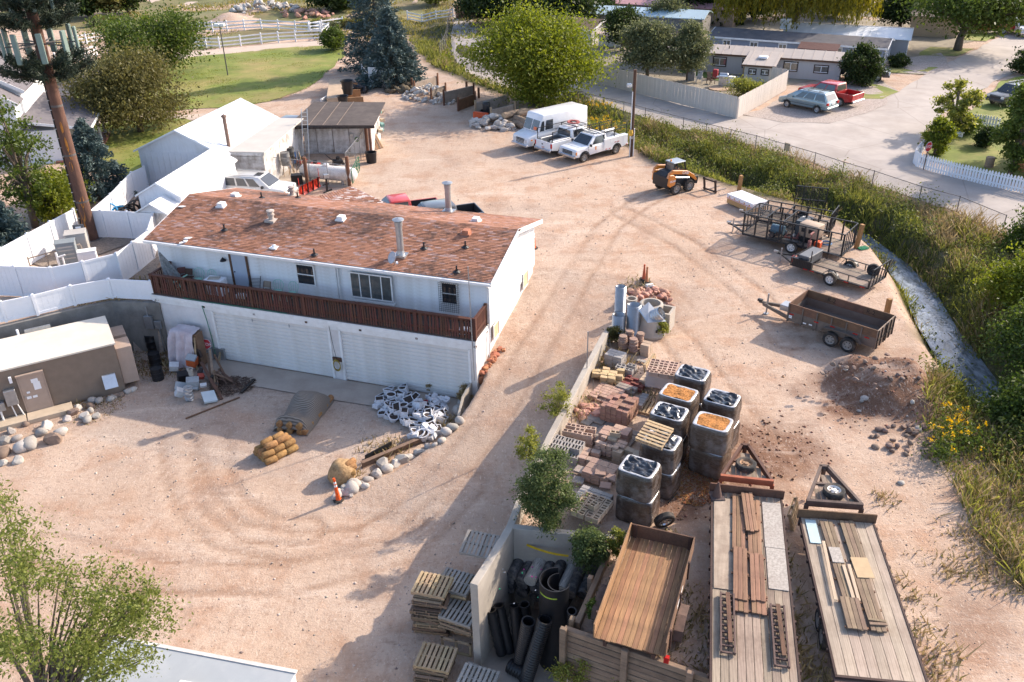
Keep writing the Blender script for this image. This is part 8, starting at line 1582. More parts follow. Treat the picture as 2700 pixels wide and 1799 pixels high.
# ------------------------------------------------------------------ coiled pipes behind the fence
def coil(lab,px,py,z,rad,n,m,tilt,rz,r_=.035):
    b=MB()
    for k in range(n): b.tube([(rad*(1+.05*U(-1,1))*math.cos(a),.05*k+U(-.02,.02),rad*math.sin(a)*(1+.04*U(-1,1))) for a in np.linspace(0,2*PI,20)],r_,5,cap=False)
    o=b.build('pipe_coil',m,None,G(px,py,z)); o.rotation_euler=(tilt,0,rz); return tag(o,lab,'pipe coil','coiled black pipes' if m is mBP else None)
for i,(px,py,z,s) in enumerate(((440,478,.75,.8),(425,490,.7,.75),(410,500,.65,.7),(395,510,.6,.65),(380,520,.6,.65),(365,528,.6,.65),(350,536,.55,.6),(335,545,.55,.6))): coil('black pipe coil leaning in the row along the white fence',px,py+25,z,s,6,mBP,R(-18),R(50))
for i in range(4): coil('flat black pipe coil at the end of the row',260+i*22,558-2*i,.3,.55,5,mBP,R(70),.3*i)
coil('blue pipe coil arching at the end of the black coils',285,560,.55,.6,2,M('pipe_blue',(.04,.26,.5),.4),R(-15),.2,.045); coil('blue pipe coil lying nearer the black coils',318,562,.5,.55,4,MATS['pipe_blue'],R(-50),.6,.045)
# ------------------------------------------------------------------ bins and clutter north of the yard
mPan=M('panel_concrete',(.30,.25,.21),.9,.25,1.5,bump=.3,bs=14,dirt=(.17,.13,.10),da=.5,ds=1.); mPostR=M('post_rustbrown',(.15,.07,.04),.85,.3,4.); mPostT=M('post_tan',(.32,.24,.16),.85,.2,4.)
def binpanel(lab,a,e,h,m,pm):
    t=thing('bin_panel',lab,'panel',a,ang(a,e),'panels of the rubble bins'); L_=(e-a).length; MB().box(.05,-.07,-.05,L_-.05,.07,h).build('panel',m,t,bevel=.01)
    for x in (0,L_): MB().box(x-.09,-.18,-.1,x+.09,-.075,h+.3).build('post',pm,t,bevel=.01)
    return t
B2=lambda x,y: G(650+x/3.363,y/3.363)
binpanel('concrete panel of the rubble bin nearest the spruce',B2(1485,835),B2(1690,760),1.0,mPan,mPostR); binpanel('concrete panel between the two rubble heaps',B2(1632,905),B2(1760,860),1.1,mPan,mPostR); binpanel('wide concrete panel right of the rubble heaps',B2(1745,935),B2(2010,870),1.2,mPan,mPostR); binpanel('rusty steel panel in the row of bins',B2(1870,985),B2(2020,930),1.0,M('panel_rust',(.17,.085,.045),.85,.35,2.),mPostR); binpanel('concrete panel behind the black water tub',B2(2025,1035),B2(2310,960),1.2,mPan,mPostT); binpanel('concrete panel beside the logs and rubble',B2(2160,1080),B2(2370,1020),1.0,mPan,mPostT)
for i,(x,y,h) in enumerate(((1955,870,1.6),(2060,870,1.0),(1470,800,1.2))): tag(MB().cyl((0,0,0),(0,0,h),.12,n=10).build('wooden_post',mPostR,None,B2(x,y)),'brown wooden post %s'%('standing tall behind the rubble bins','short behind the rusty panel','at the near spruce end of the bins')[i],'post')
t=thing('water_tub','black plastic tubs stacked by the concrete panel','tub',B2(2120,1060),0); MB().lathe([(0,0),(.42,0),(.48,.75),(.52,.78),(.5,.82),(.44,.8),(.38,.06),(0,.06)],18).build('tub',mBP,t,smooth=40); MB().lathe([(0,0),(.33,0),(.36,.6),(.3,.75),(.25,.78),(0,.78)],18).build('barrel',mBP,t,(.1,.15,.75),smooth=40)
tag(MB().prism([(-.28,0),(.28,0),(.2,.14),(.13,.7),(.16,.78),(-.16,.78),(-.13,.7),(-.2,.14)],-.75,.75,'y').build('barrier',M('barrier_orange',(.62,.10,.03),.55,.1,2.),None,B2(2080,1075),R(60),bevel=.03),'orange plastic barrier beside the black tubs','barrier')
mLog=M('log_bark',(.25,.185,.13),.9,.35,2.,stretch=(1,1,4),bump=.6,bs=8); 
for i,(x0,y0,x1,y1,z,r_) in enumerate(((430,1030,640,980,.9,.3),(560,1010,740,985,.95,.3),(440,1080,600,1060,.35,.3),(540,1050,640,1090,.6,.32),(530,1090,640,1130,.3,.35),(420,1100,540,1110,.25,.3))):
    a=G(1200+x0/3.363,y0/3.363,z);e=G(1200+x1/3.363,y1/3.363,z); b=MB().tube([a,a.lerp(e,.5)+Vector((0,0,.03)),e],[r_,r_*.95,r_*.85],12,cap=False); o=b.build('log',mLog,smooth=40); MB().cyl(a-(e-a).normalized()*.01,a,r_*.97,n=12).cyl(e,e+(e-a).normalized()*.01,r_*.83,n=12).build('cut_end',M('log_cut',(.45,.32,.2),.85,.15,6.),o); tag(o,'old log in the pile behind the step van, %s'%('top left','top right','low left','middle','front right','lowest')[i],'log')
# storage bins behind the tarpaper shed
Q=lambda x,y,z=0: G(760+x/3.733,200+y/3.733,z)
t=thing('storage_bins','row of low plywood bins behind the tarpaper shed','bins',Q(560,330),R(98)); mPlyB=M('ply_brown',(.28,.155,.075),.85,.25,2.); b=MB(); b.box(-.2,-1.8,0,.0,-.0,1.1); b.box(3.0,-1.5,0,3.1,0,1.1); b.box(6.5,-1.2,0,6.6,.0,1.0); b.build('divider',mPlyB,t); MB().box(-.2,.0,0,8,1.6,1.15).build('plywood_top',M('ply_top',(.46,.34,.23),.85,.15,1.5),t); 
tag(MB().box(0,-.04,0,3.,.04,1.).build('white_board_fence',mTrim,None,Q(330,335),R(75)),'white board fence behind the bins, near section','fence'); tag(MB().box(0,-.04,0,3.4,.04,1.).build('white_board_fence',mTrim,None,Q(445,230),R(72)),'white board fence behind the bins, far section','fence')
def tub(lab,px,py,z,s=1.): return tag(MB().lathe([(0,0),(.42*s,0),(.52*s,.6*s),(.57*s,.6*s),(.57*s,.66*s),(.5*s,.64*s),(.4*s,.06),(0,.06)],20).build('stock_tub',mBP,None,Q(px,py,z),smooth=40),lab,'tub')
tub('black stock tub on top of the stacked ones behind the shed',585,125,1.75,1.15); tub('black stock tub under the top one behind the shed',590,185,1.15,1.); tub('single black tub nearest the tarpaper roof',540,265,1.15,.95)
heap('junk_heap','black plastic sheets beside the stacked tubs','junk',Q(700,160),8,.9,.7,.9,mBP)
tag(MB().box(-1.2,-.05,0,1.2,.05,1.9).build('white_gate_board',mTrim,None,G(1002,228),R(-18)),'white board gate below the big spruce','gate')
heap('brush_heap','heap of cut brush and branches beside the white board gate','brush',G(1060,238),26,1.8,.5,.7,M('brush_brown',(.14,.11,.07),.95,.4,5.),k0=4)
# lumber leaning at the shed side
for i in range(9):
    a=Q(845+i*11+U(-3,3),735-i*3); tag(MB().bar(a,a+Vector((-.75-.05*i,.9,2.0+U(-.3,.3))),.1,.05).build('plank',random.choice([mPalN,mPlkW,mPalO])),'plank leaning against the right side of the tarpaper shed','plank','planks leaning on the tarpaper shed')
for i in range(16): jbox_p=Q(U(870,950),U(520,680),0); o=MB().bx((0,0,U(.4,1.7)),(U(.2,.5),U(.2,.5),U(.15,.4)),(RR()*.4,0,RR()*3)).build('stacked_sack',M(('sack_white','sack_tan','sack_green')[i%3],((.6,.58,.55),(.45,.35,.24),(.2,.35,.3))[i%3],.8,.2,4.),None,jbox_p); tag(o,'bundle on the shelf at the right side of the tarpaper shed','bundle','bundles beside the tarpaper shed')
# tool yard
Y=lambda x,y,z=0: G(720+x/4.48,370+y/4.48,z)
sheet('yard_slab',[Y(200,230)[:2],Y(860,240)[:2],Y(900,560)[:2],Y(440,560)[:2],Y(60,500)[:2]],M('slab_tan',(.46,.38,.30),.9,.15,1.),.035,.1,grid=2)
t=thing('propane_tank','long white propane tank with rusty stains inside the tool yard','propane tank',Y(665,500,.0),ang(Y(450,480),Y(890,520))); MB().lathe([(0,-2.25),(.3,-2.2),(.48,-2.0),(.52,-1.8),(.52,1.8),(.48,2.0),(.3,2.2),(0,2.25)],24,(0,0,.75),ax='x').build('tank',M('tank_white',(.74,.71,.66),.5,.06,2.,dirt=(.35,.25,.16),da=.6,ds=1.2),t,smooth=True); MB().lathe([(.2,1.25),(.2,1.4),(0,1.5)],14,(-.1,0,0)).build('valve_dome',mTrim,t); b=MB(); b.box(-1.4,-.4,0,-1.2,.4,.4); b.box(1.2,-.4,0,1.4,.4,.4); b.build('leg',mGalv,t)
barrel('rusty topped grey drum standing on the blue one',Y(155,290,.85),.34,.95,M('drum_grey',(.16,.155,.15),.6,.25,4.)); barrel('blue drum under the grey drum by the white shed',Y(165,330),.34,.88,M('drum_blue',(.03,.16,.42),.5,.1,4.)); barrel('dark drum beside the grey drum',Y(215,230,.6),.3,.95,M('drum_dark',(.05,.05,.05),.6)); barrel('second blue drum behind the tools',Y(235,270),.3,.85,MATS['drum_blue'])
tag(MB().lathe([(0,0),(.38,0),(.45,.8),(.48,.82),(.4,.82),(.36,.05),(0,.05)],18).build('black_tub',mBP,None,Y(1165,262),smooth=40),'black tub at the foot of the shed corner post','tub')
def mower(lab,x,y,m,rz):
    t=thing('mower',lab,'mower',Y(x,y),rz); MB().box(-.4,-.28,.12,.35,.28,.42).build('deck',m,t,bevel=.05); MB().cyl((0,0,.4),(0,0,.62),.16,n=12).build('engine',mBlack,t)
    for a in (-.3,.3):
        for c in (-.3,.3): MB().cyl((a,c-.03,.12),(a,c+.03,.12),.12,n=12).build('wheel',mTyre,t)
    b=MB(); b.bar((-.35,-.2,.3),(-.95,-.22,.95),.03); b.bar((-.35,.2,.3),(-.95,.22,.95),.03); b.bar((-.95,-.22,.95),(-.95,.22,.95),.03); b.build('handle',mBlack,t); return t
mRdM=M('mower_red',(.48,.03,.02),.4,.1); mower('black and red mower standing alone on the slab',775,290,mBlack,.4); mower('red tiller in the middle of the tool yard slab',505,335,mRdM,-.2); mower('red mower raised among the hand tools',350,290,mRdM,.9)
for i in range(18):
    p=Y(U(30,430),U(360,440)); d=Vector((U(-.6,.5),U(-.2,.5),U(1.,1.7))); tag(MB().bar(p,p+d,.04).build('tool_handle',random.choice([mPalN,mGalv,mBlack,mPostR])),'long-handled tool leaning on the chain-link fence','tool','hand tools in the tool yard')
t=thing('farm_gate','green tubular gate at the right of the tool yard','gate',Y(945,550),ang(Y(945,550),Y(1035,370))); b=MB(); L_=3.2
for z in (.25,.5,.75,1.0,1.25): b.bar((0,0,z),(L_,0,z),.045)
for x in (0,1.,2.1,L_): b.bar((x,0,.25),(x,0,1.25),.05)
b.build('frame',M('gate_green',(.03,.13,.07),.5,.15),t)
for i,(x,y,h) in enumerate(((905,545,2.2),(415,570,2.3),(1125,185,2.3))): tag(MB().cyl((0,0,-.1),(0,0,h),.13,n=10).build('wooden_post',mPostR,None,Y(x,y)),'brown wooden post %s'%('at the green gate hinge','in front of the hand tools','beside the shed corner tub')[i],'post')
t=thing('snow_plow','red curved snow plow blade parked behind the roof','snow plow',Y(500,640),R(65)); vs=[]
for i in range(9):
    for x in (-1.2,1.2): a=R(-40)+R(110)*i/8; vs.append((x,.45*math.cos(a),.5+.52*math.sin(a)))
MB().add(vs,[(2*i,2*i+1,2*i+3,2*i+2) for i in range(8)]).build('blade',M('plow_red',(.55,.04,.02),.35,.08),t,smooth=True); b=MB()
for x in (-.9,-.3,.3,.9): b.bar((x,.36,.15),(x,.30,.95),.06,.1)
b.build('rib',mBlack,t)
for x in (-1.15,1.15): MB().bar((x,.4,.9),(x,.4,1.5),.03).build('marker',mRdM,t)
t=thing('outboard_hoist','black engine hoist standing beside the plow blade','hoist',Y(640,610),.5); b=MB(); b.bar((0,0,0),(.05,0,1.1),.12); b.bar((-.3,-.2,.05),(.4,.2,.05),.1); b.bar((-.25,.1,.5),(.2,-.1,.6),.08); b.build('frame',mBlack,t); MB().box(-.15,-.15,1.0,.2,.15,1.3).build('motor_head',mGalv,t,bevel=.03)
tag(MB().box(-.4,-.3,0,.4,.3,.75).build('dark_crate',mBP,None,Y(290,520),.2,bevel=.02),'dark plastic crate behind the silver SUV bonnet','crate')
# lumber stack, bollards and small things at the creek edge
t=thing('lumber_stack','stack of lumber with printed white wrap at the creek edge','lumber',G(1967,547),R(-61)); MB().box(-1.2,-.62,.08,1.2,.62,.42).build('boards',M('lumber_new',(.50,.30,.13),.8,.2,2.,stretch=(1,9,9)),t); MB().box(-1.23,-.65,.40,1.23,.65,.72).build('wrap',M('wrap_white',(.74,.73,.74),.35,.08,3.,bump=.4,bs=6),t,bevel=.02); b=MB()
for i in range(5): b.bx((-.95+.47*i,-.655,.55),(.12,.006,.09))
b.build('printed_mark',M('print_tan',(.60,.33,.10),.5),t); b=MB(); b.bx((0,-.655,.46),(2.4,.006,.035)); b.build('printed_line',M('print_red',(.5,.06,.06),.5),t); MB().box(-.9,-.6,0,-.8,.6,.08).box(.8,-.6,0,.9,.6,.08).build('bearer',mPalN,t)
for i,(px,py,h,tl) in enumerate(((1948,505,1.15,.05),(2257,655,1.5,.1),(2337,830,.9,0))): o=MB().box(-.11,-.11,-.2,.11,.11,h).build('wooden_bollard',M('post_orange',(.36,.19,.075),.8,.2,3.),None,G(px,py),.3,bevel=.015); o.rotation_euler.y=tl; tag(o,'orange brown wooden post %s'%('by the lumber stack','behind the caged trailer ramp','behind the brown dump trailer')[i],'post')
b=MB(); b.box(-.3,-.2,.02,.3,.2,.05)
for x in np.arange(-.3,.31,.12): b.bar((x,-.2,.08),(x,.2,.08),.03)
tag(b.build('green_crate',M('crate_green',(.02,.27,.13),.5),None,T(2275,656),.4),'flat green plastic crate on the creek bank','crate')
tag(MB().tube([T(2330,668,.05),T(2345,675,.1),T(2352,690,-.1)],.14,8).build('pipe_outlet',mTrim),'pale drain pipe end on the creek bank','pipe')
pallet('pallet propped on edge between the two gooseneck flatbeds',G(2090,1370,.1),0,mPalN,rot=(R(8),R(75),R(-20)),group='wooden pallets')
# patio clutter of the mobile home
K=lambda x,y,z=.35: T(1680+x/3.3625,y/3.3625)
t=thing('gas_grill','silver gas grill on the patio of the grey mobile home','grill',K(762,765),R(-25)); MB().box(-.45,-.3,.1,.45,.3,.85).build('cabinet',mGalv,t,bevel=.02); MB().box(-.7,-.3,.86,.7,.3,.92).build('shelf',mGalv,t); MB().lathe([(.28,-.42),(.3,-.4),(.3,.4),(.28,.42)],14,(0,0,1.0),ax='x').build('hood',M('hood_steel',(.5,.5,.5),.3,metal=.8),t)
jb=jbox; 
for i,(x,y,d,m,lab) in enumerate(((830,765,(.7,.6,.9),mTrim,'white washing machine beside the silver grill'),(480,715,(.7,.5,.8),M('cooler_grey',(.2,.2,.2),.6),'grey cooler box against the skirting'),(890,740,(.4,.35,.6),M('cooler_blue',(.04,.12,.3),.5),'blue box right of the white washing machine'),(690,700,(.5,.5,.9),M('chair_red',(.35,.04,.05),.6),'red folded chair behind the grill'),(960,800,(.6,.5,.5),mBP,'dark box by the shrubs of the addition'),(1020,790,(.5,.4,.5),M('box_teal',(.25,.33,.36),.6),'grey blue tub in front of the addition'),(940,700,(.25,.1,1.2),mPalN,'plank leaning on the addition corner'))): tag(MB().box(-d[0]/2,-d[1]/2,0,d[0]/2,d[1]/2,d[2]).bx((0,0,d[2]+.03),(d[0]*.9,d[1]*.9,.05)).build('patio_box',m,None,K(x,y),R(-25),bevel=.02),lab,'patio item')
def lawn_chair(lab,x,y,m,rz): 
    t=thing('lawn_chair',lab,'chair',K(x,y),rz); b=MB(); 
    for a in (-.28,.28): b.bar((a,-.3,0),(a,-.3,.6),.05); b.bar((a,.3,0),(a,.25,.6),.05); b.bar((a,-.35,.6),(a,.3,.6),.06)
    b.build('frame',m,t); MB().bx((0,0,.38),(.5,.5,.04)).build('seat',m,t); MB().bx((0,.32,.75),(.5,.04,.75),(-.3,0,0)).build('backrest',m,t)
lawn_chair('pale lawn chair on the shaded patio',548,735,M('chair_grey',(.35,.35,.34),.6),R(-20)); lawn_chair('dark brown garden chair beside the grill',650,745,M('chair_brown',(.10,.06,.04),.7),.4)
tag(MB().cyl((0,0,0),(0,0,.12),1.2,n=16).build('patio_slab',M('patio_tan',(.40,.28,.19),.9),None,K(740,790)),'round brown patio slab under the grill','patio')
t=thing('garden_bench','small white garden bench on the corner lawn','bench',T(2520,365),.4); MB().box(-.6,-.2,.4,.6,.2,.46).build('seat',mTrim,t)
for x in (-.45,.45): MB().box(x-.05,-.18,0,x+.05,.18,.4).build('leg',mTrim,t)
tag(MB().cyl((0,0,0),(0,0,.8),.3,n=12).build('tree_stump',mLog,None,T(2606,443)),'grey tree stump behind the picket fence','stump')
# camper roof at the bottom left
t=thing('camper','grey white camper roof with a vent at the bottom left corner','camper',G(462,1800,-.3),ang(G(250,1690,-.2),G(770,1790,-.2))); a0,a1=-3.0,3.3
MB().box(a0,-4.2,-2.6,a1,1.05,.0).build('body',mWhite2,t,bevel=.05); MB().box(a0-.03,-4.25,.005,a1+.03,1.1,.06).build('roof',M('camper_roof',(.34,.36,.37),.55,.06,.8,dirt=(.46,.46,.45),da=.6,ds=.5),t,bevel=.02); MB().box(.2,-.6,.06,.85,.0,.2).build('roof_vent',mTrim,t,bevel=.03); MB().box(a0-.03,1.0,.05,a1+.03,1.12,.09).build('edge_trim',M('trim_cream',(.6,.55,.5),.7),t)
# ------------------------------------------------------------------ the pole dressed as a pine
tb=Vector(T(243,632)); t=thing('pine_pole','tall pole dressed as a pine tree with bark and antenna panels','tower',tb,0); HP=17.5
MB().lathe([(.42,-.1),(.40,.3),(.38,3),(.34,8),(.27,HP)],20).build('trunk',M('bark_fake',(.125,.062,.042),.9,.35,2.,stretch=(2,2,.5),bump=.8,bs=6,dirt=(.05,.03,.025),da=.5,ds=1.5),t,smooth=True); MB().lathe([(.62,-.05),(.62,.06),(.42,.08)],18).build('base_flange',mPostD,t)
mOrB=M('bark_orange',(.50,.19,.03),.85,.4,3.)
for i,(z,a,w_,h) in enumerate(((.9,-1.9,.5,1.6),(2.0,-1.5,.5,1.5),(2.6,-1.1,.35,.9),(5.4,-1.0,.3,.6),(6.2,-1.15,.3,1.0),(7.1,-1.2,.22,.8),(4.8,-1.4,.35,.7))):
    vs=[];n=8; rr=random.Random(i)
    for k in range(n): q=2*PI*k/n; s=rr.uniform(.6,1.1); aa=a+w_*s*math.cos(q)*.9; zz=z+h*.5*s*math.sin(q); r_=.405-.008*zz; vs.append((r_*math.cos(aa),r_*math.sin(aa),zz))
    MB().face(*vs).build('bare_patch',mOrB,t)
b=MB()
for k,a in enumerate((-2.7,-2.55,-2.4)): b.tube([((.44-.009*z)*math.cos(a),(.44-.009*z)*math.sin(a),z) for z in np.linspace(.3,11,12)],.028,5)
b.build('cable_run',mBlack,t); b=MB()
for z in np.arange(1.,10.5,.55): b.bx(((.46-.009*z)*math.cos(-2.3),(.46-.009*z)*math.sin(-2.3),z),(.12,.05,.04))
b.build('step_peg',mGalv,t)
for z in (2.5,5.4,8.3): MB().lathe([(.415-.009*z,z),(.415-.009*z,z+.12)],20).build('band',mPostD,t)
pan=MB().box(-.16,-.09,0,.16,.09,1.6).data('antenna_panel',M('panel_green',(.17,.23,.20),.6,.08),bevel=.04)
for z in (11.0,):
    for k in range(9): a=2*PI*k/9+.3; rr=1.9; o=link('antenna_panel',pan,t,(rr*math.cos(a),rr*math.sin(a),z),a+PI/2); MB().bar((0,.0,.8),(0,rr-.2,.8),.06).build('bracket',mPostD,o)
for z in (13.6,):
    for k in range(6): a=2*PI*k/6+.1; rr=1.2; link('antenna_panel',pan,t,(rr*math.cos(a),rr*math.sin(a),z),a+PI/2)
POLE=t
# ------------------------------------------------------------------ vegetation
def leafmesh(name,c,size,m,asp=.5,up=0.,dirs=None,jit=.6):
    """one small rhombus per centre"""
    c=np.asarray(c,float); n=len(c); d=RS.normal(size=(n,3)) if dirs is None else np.asarray(dirs,float)+RS.normal(size=(n,3))*.35; d[:,2]+=up; d/=np.linalg.norm(d,axis=1)[:,None]
    q=RS.normal(size=(n,3)); q-=d*(q*d).sum(1)[:,None]; q/=np.linalg.norm(q,axis=1)[:,None]; s=size*(1+jit*RS.uniform(-1,1,n))[:,None]
    v=np.stack([c-d*s*.5,c+q*s*asp*.5,c+d*s*.5,c-q*s*asp*.5],1).reshape(-1,3); return npmesh(name,v,np.arange(n*4).reshape(n,4),m)
mBark=M('bark',(.13,.10,.075),.95,.3,3.,stretch=(3,3,.6),bump=.6,bs=10)
G1=leafmat('leaf_mid',(.028,.05,.010),(.10,.135,.025)); G2=leafmat('leaf_bright',(.06,.092,.011),(.195,.215,.028),.42); G3=leafmat('leaf_olive',(.05,.05,.014),(.15,.135,.045)); G4=leafmat('leaf_dark',(.012,.026,.008),(.045,.065,.016)); G5=leafmat('leaf_silver',(.06,.075,.035),(.16,.17,.08)); G6=leafmat('needle_blue',(.030,.052,.048),(.10,.14,.13),.1); G7=leafmat('willow',(.05,.06,.008),(.22,.19,.025),.4); G8=leafmat('leaf_yellowgreen',(.10,.12,.02),(.27,.27,.06),.4); G9=leafmat('needle_dark',(.010,.018,.010),(.035,.05,.03),.1); G10=leafmat('dry_grass',(.19,.13,.06),(.42,.32,.17),.2)
def limbs(par,base,tips,r,name='trunk',fork=.35):
    b=MB(); top=Vector((sum(t[0] for t in tips)/len(tips),sum(t[1] for t in tips)/len(tips),0)); h=max(t[2] for t in tips); f=Vector((top.x*.25,top.y*.25,h*fork)); b.tube([(0,0,-.2),(0,0,h*fork*.5),f],[r*1.25,r,r*.85],9)
    for t_ in tips: t_=Vector(t_); m_=f.lerp(t_,.5)+Vector((0,0,.06*h)); b.tube([f,m_,t_],[r*.55,r*.3,r*.08],6,cap=False)
    return b.build(name,mBark,par,smooth=True)
def tree(name,lab,cat,base,h,rad,m,nleaf,size,r=.2,low=.22,ncl=46,asp=.55,sq=1.,seed=0,group=None,tip=22,sig=.3,lean=(0,0)):
    rs=np.random.RandomState(seed+5); t=thing(name,lab,cat,base,0,group); cl=[]
    while len(cl)<ncl:
        p=rs.uniform(-1,1,3); q=np.linalg.norm(p)
        if q>1 or (q<.45 and rs.rand()<.6): continue
        zz=low*h+(p[2]*.5+.5)*(1-low)*h; w_=rad*(1-.28*abs(p[2]+.15)**sq)*(1.+.5*mnoise.noise(Vector((p[0]*1.7+seed,p[1]*1.7,p[2]*1.9)))); cl.append((p[0]*w_+lean[0]*zz/h,p[1]*w_+lean[1]*zz/h,zz*.94))
    nleaf=int(nleaf*2.05); size*=1.08; cl=np.array(cl); k=rs.randint(0,ncl,nleaf); g=rad*sig; off=rs.normal(size=(nleaf,3))*np.array([g,g,g*.62])*(.35+.7*rs.rand(nleaf))[:,None]; c=cl[k]+off; c=c[c[:,2]>low*h*.55]
    global RS; link('crown',leafmesh('crown',c,size,m,asp),t); limbs(t,base,cl[:tip],r); return t
def HB(b,py): return max(1.,HT(b,py)-b.z)
def at_tree(lab,px,py,top,wpx,m,n,size,name='tree',cat='tree',**k):
    b=T(px,py); d=np.linalg.norm(np.array(b)-np.array([0,0,CH])); return tree(name,lab,cat,b,HB(b,top),wpx/2/(CF/d),m,n,size,seed=int(px),**k)
at_tree('big green tree at the left edge of the lawn, behind the olive one',422,200,24,235,G1,15000,.24,r=.3); at_tree('olive brown tree on the lawn beside the farmhouse porch',372,348,135,250,G3,16000,.2,r=.25,low=.12)
at_tree('bright green tree standing by the ditch above the step van',1408,272,16,285,G2,26000,.22,r=.3,low=.1,ncl=70); at_tree('round green bush at the end of the lawn path',881,133,70,62,G1,3500,.22,'bush','bush',low=.05)
at_tree('olive tree behind the beige fence, left of the pair',1706,208,42,135,G5,9000,.2,r=.18,low=.16); at_tree('olive tree behind the beige fence, right of the pair',1812,212,56,98,G5,7000,.2,r=.14,low=.2)
for i,(px,py,tp,w_) in enumerate(((1300,62,-60,150),(1395,58,-70,190),(1490,85,-60,150),(1560,60,-60,90))): at_tree('dark leafy tree in the row behind the bright green tree, %s'%('first from the left','second from the left','third from the left','last on the right')[i],px,py,tp,w_,G4,6500,.34,r=.3,low=.12,group='dark trees behind the bungalow')
at_tree('dark shrubby tree beside the brown bungalow roof',1640,135,15,95,G4,5000,.24); at_tree('pale olive tree in front of the faded red roof',1762,82,-12,85,G5,4000,.26); at_tree('dark green tree between the white mobile home and tan shed',2372,75,-25,110,G4,5000,.3); 
at_tree('large street tree with leaning trunk by the upper road',2524,134,-70,215,G1,11000,.3,r=.42,low=.32,lean=(1.4,0)); at_tree('dark bush at the far right by the road',2705,195,125,70,G4,3000,.22,'bush','bush',low=.05)
at_tree('dense round juniper at the corner of the grey mobile home',2262,226,112,95,G4,9000,.2,'juniper','tree',low=.03,sig=.2,ncl=60); at_tree('sparse feathery shrub at the road corner',2507,352,196,110,G8,2600,.2,'shrub','shrub',low=.1,ncl=30,sig=.15,tip=30); at_tree('bright round bush inside the picket fence corner',2467,408,298,66,G2,5000,.15,'bush','bush',low=.03,sig=.2)
at_tree('tall columnar tree behind the picket fence',2660,470,180,92,G1,9000,.17,'tree','tree',low=.06,sig=.25,r=.15); at_tree('tall columnar tree at the right edge of the lawn',2712,420,150,90,G1,8000,.18,low=.06,sig=.25); at_tree('small dark bush on the corner lawn',2592,388,335,42,G4,2500,.14,'bush','bush',low=.03); at_tree('leafy bush behind the sparse feathery shrub',2545,352,300,60,G1,2500,.16,'bush','bush',low=.05)
at_tree('dark shrub in front of the addition windows',1960,255,205,80,G8,2600,.14,'shrub','shrub',low=.02); at_tree('dark shrubs by the blue mobile home end wall',2368,178,140,40,G4,2000,.18,'shrub','shrub',low=.02)
at_tree('wispy green tree at left below the big pole',95,600,235,150,G1,3000,.17,low=.15,ncl=60,sig=.2,tip=40); at_tree('yellow green bushy tree between the pole and the white fence',150,575,440,130,G2,6000,.17,low=.05)
at_tree('bush with green leaves right above the concrete wall corner',1446,1397,1165,150,leafmat('leaf_fresh',(.04,.06,.02),(.135,.17,.06),.35),13000,.066,'bush','bush',low=.02,ncl=70,sig=.22,r=.03); 
b_=G(1552,1500,-.3); tree('bush','young green bush growing in the black pipe bin','bush',b_,HB(b_,1388),.6,MATS['leaf_fresh'],4200,.075,r=.02,low=.05,seed=3,sig=.22); 
for i,(px,py,tp,w_,m,lab) in enumerate(((1470,1118,1005,75,G8,'yellow green weed leaning over the concrete wall'),(1395,1225,1130,70,G8,'thin weed at the left of the big bush on the wall'),(1625,1475,1390,45,G8,'grassy weed beside the farm trailer headboard'),(1568,1640,1575,40,G1,'small weed between the timber wall and farm trailer'),(1520,1800,1735,110,G8,'light green weed in front of the timber wall'),(1660,1815,1760,90,G8,'second light green weed in front of the timber wall'),(1740,885,850,40,G8,'dry weed by the concrete cone'),(1620,905,855,40,G3,'olive weed at the foot of the short culvert pipe'),(1225,1060,1030,35,G10,'dry pale weed at the garage corner'),(1135,1035,1000,20,G10,'thin dry stalk by the garage door'))):
    b_=G(px,py,-1.6 if py>1700 else (PADZ if px<1300 and py<1070 else 0)); d=np.linalg.norm(np.array(b_)-np.array([0,0,CH])); tree('weed',lab,'weed',b_,HB(b_,tp),w_/2/(CF/d),m,1300,.07,r=.015,low=.05,seed=i,sig=.25,ncl=30,tip=18)
# trees on the far bank of the creek, at the right edge
for i,(px,py,h,rad,m,n) in enumerate(((2745,700,3.4,2.1,G1,14000),(2715,860,4.4,2.4,G2,20000),(2760,1010,4.2,2.4,G1,14000),(2720,1150,2.8,1.9,G1,9000),(2790,880,5.,2.5,G1,9000))):
    b_=G(px,py,-.6); tree('tree',('dark leafy tree at the right edge near the road bend','bright leafy tree overhanging the creek at right','leafy tree at the right edge below the bright one','low leafy tree at the shaded lower bend of the creek','taller tree behind the bright one at the right edge')[i],'tree',b_,h,rad,m,n,.13,r=.12,low=.05,seed=40+i,sig=.24,ncl=80)
# near tree at the bottom left
C1=G(55,1560,4.2); C2=G(300,1610,3.4); nb=Vector((C1.x-.3,C1.y-1.2,PADZ)); t=thing('tree','leafy tree with thin grey limbs leaning in at the bottom left corner','tree',nb); rs=np.random.RandomState(77); cl=[]
for cpx,cpy,z,spx,spy,n in ((50,1480,4.8,75,110,26),(120,1540,4.2,60,70,14),(235,1560,3.9,55,70,14),(335,1580,3.4,85,75,24),(390,1640,3.,45,70,12),(60,1700,4.2,110,60,26),(250,1740,3.4,110,45,20),(330,1690,3.,70,60,12),(20,1330,4.4,35,25,5),(240,1690,3.5,60,40,8)):
    for _ in range(n): p=G(cpx+rs.normal()*spx*.62,cpy+rs.normal()*spy*.62,z+rs.normal()*.35); cl.append(tuple(p-nb))
cl=np.array(cl); k=rs.randint(0,len(cl),17000); c=cl[k]+rs.normal(size=(17000,3))*.24*(.4+.8*rs.rand(17000))[:,None]; link('crown',leafmesh('crown',c,.10,leafmat('leaf_near',(.055,.085,.018),(.19,.21,.05),.4),.42),t); limbs(t,nb,[tuple(q) for q in cl[::4]],.13,fork=.4)
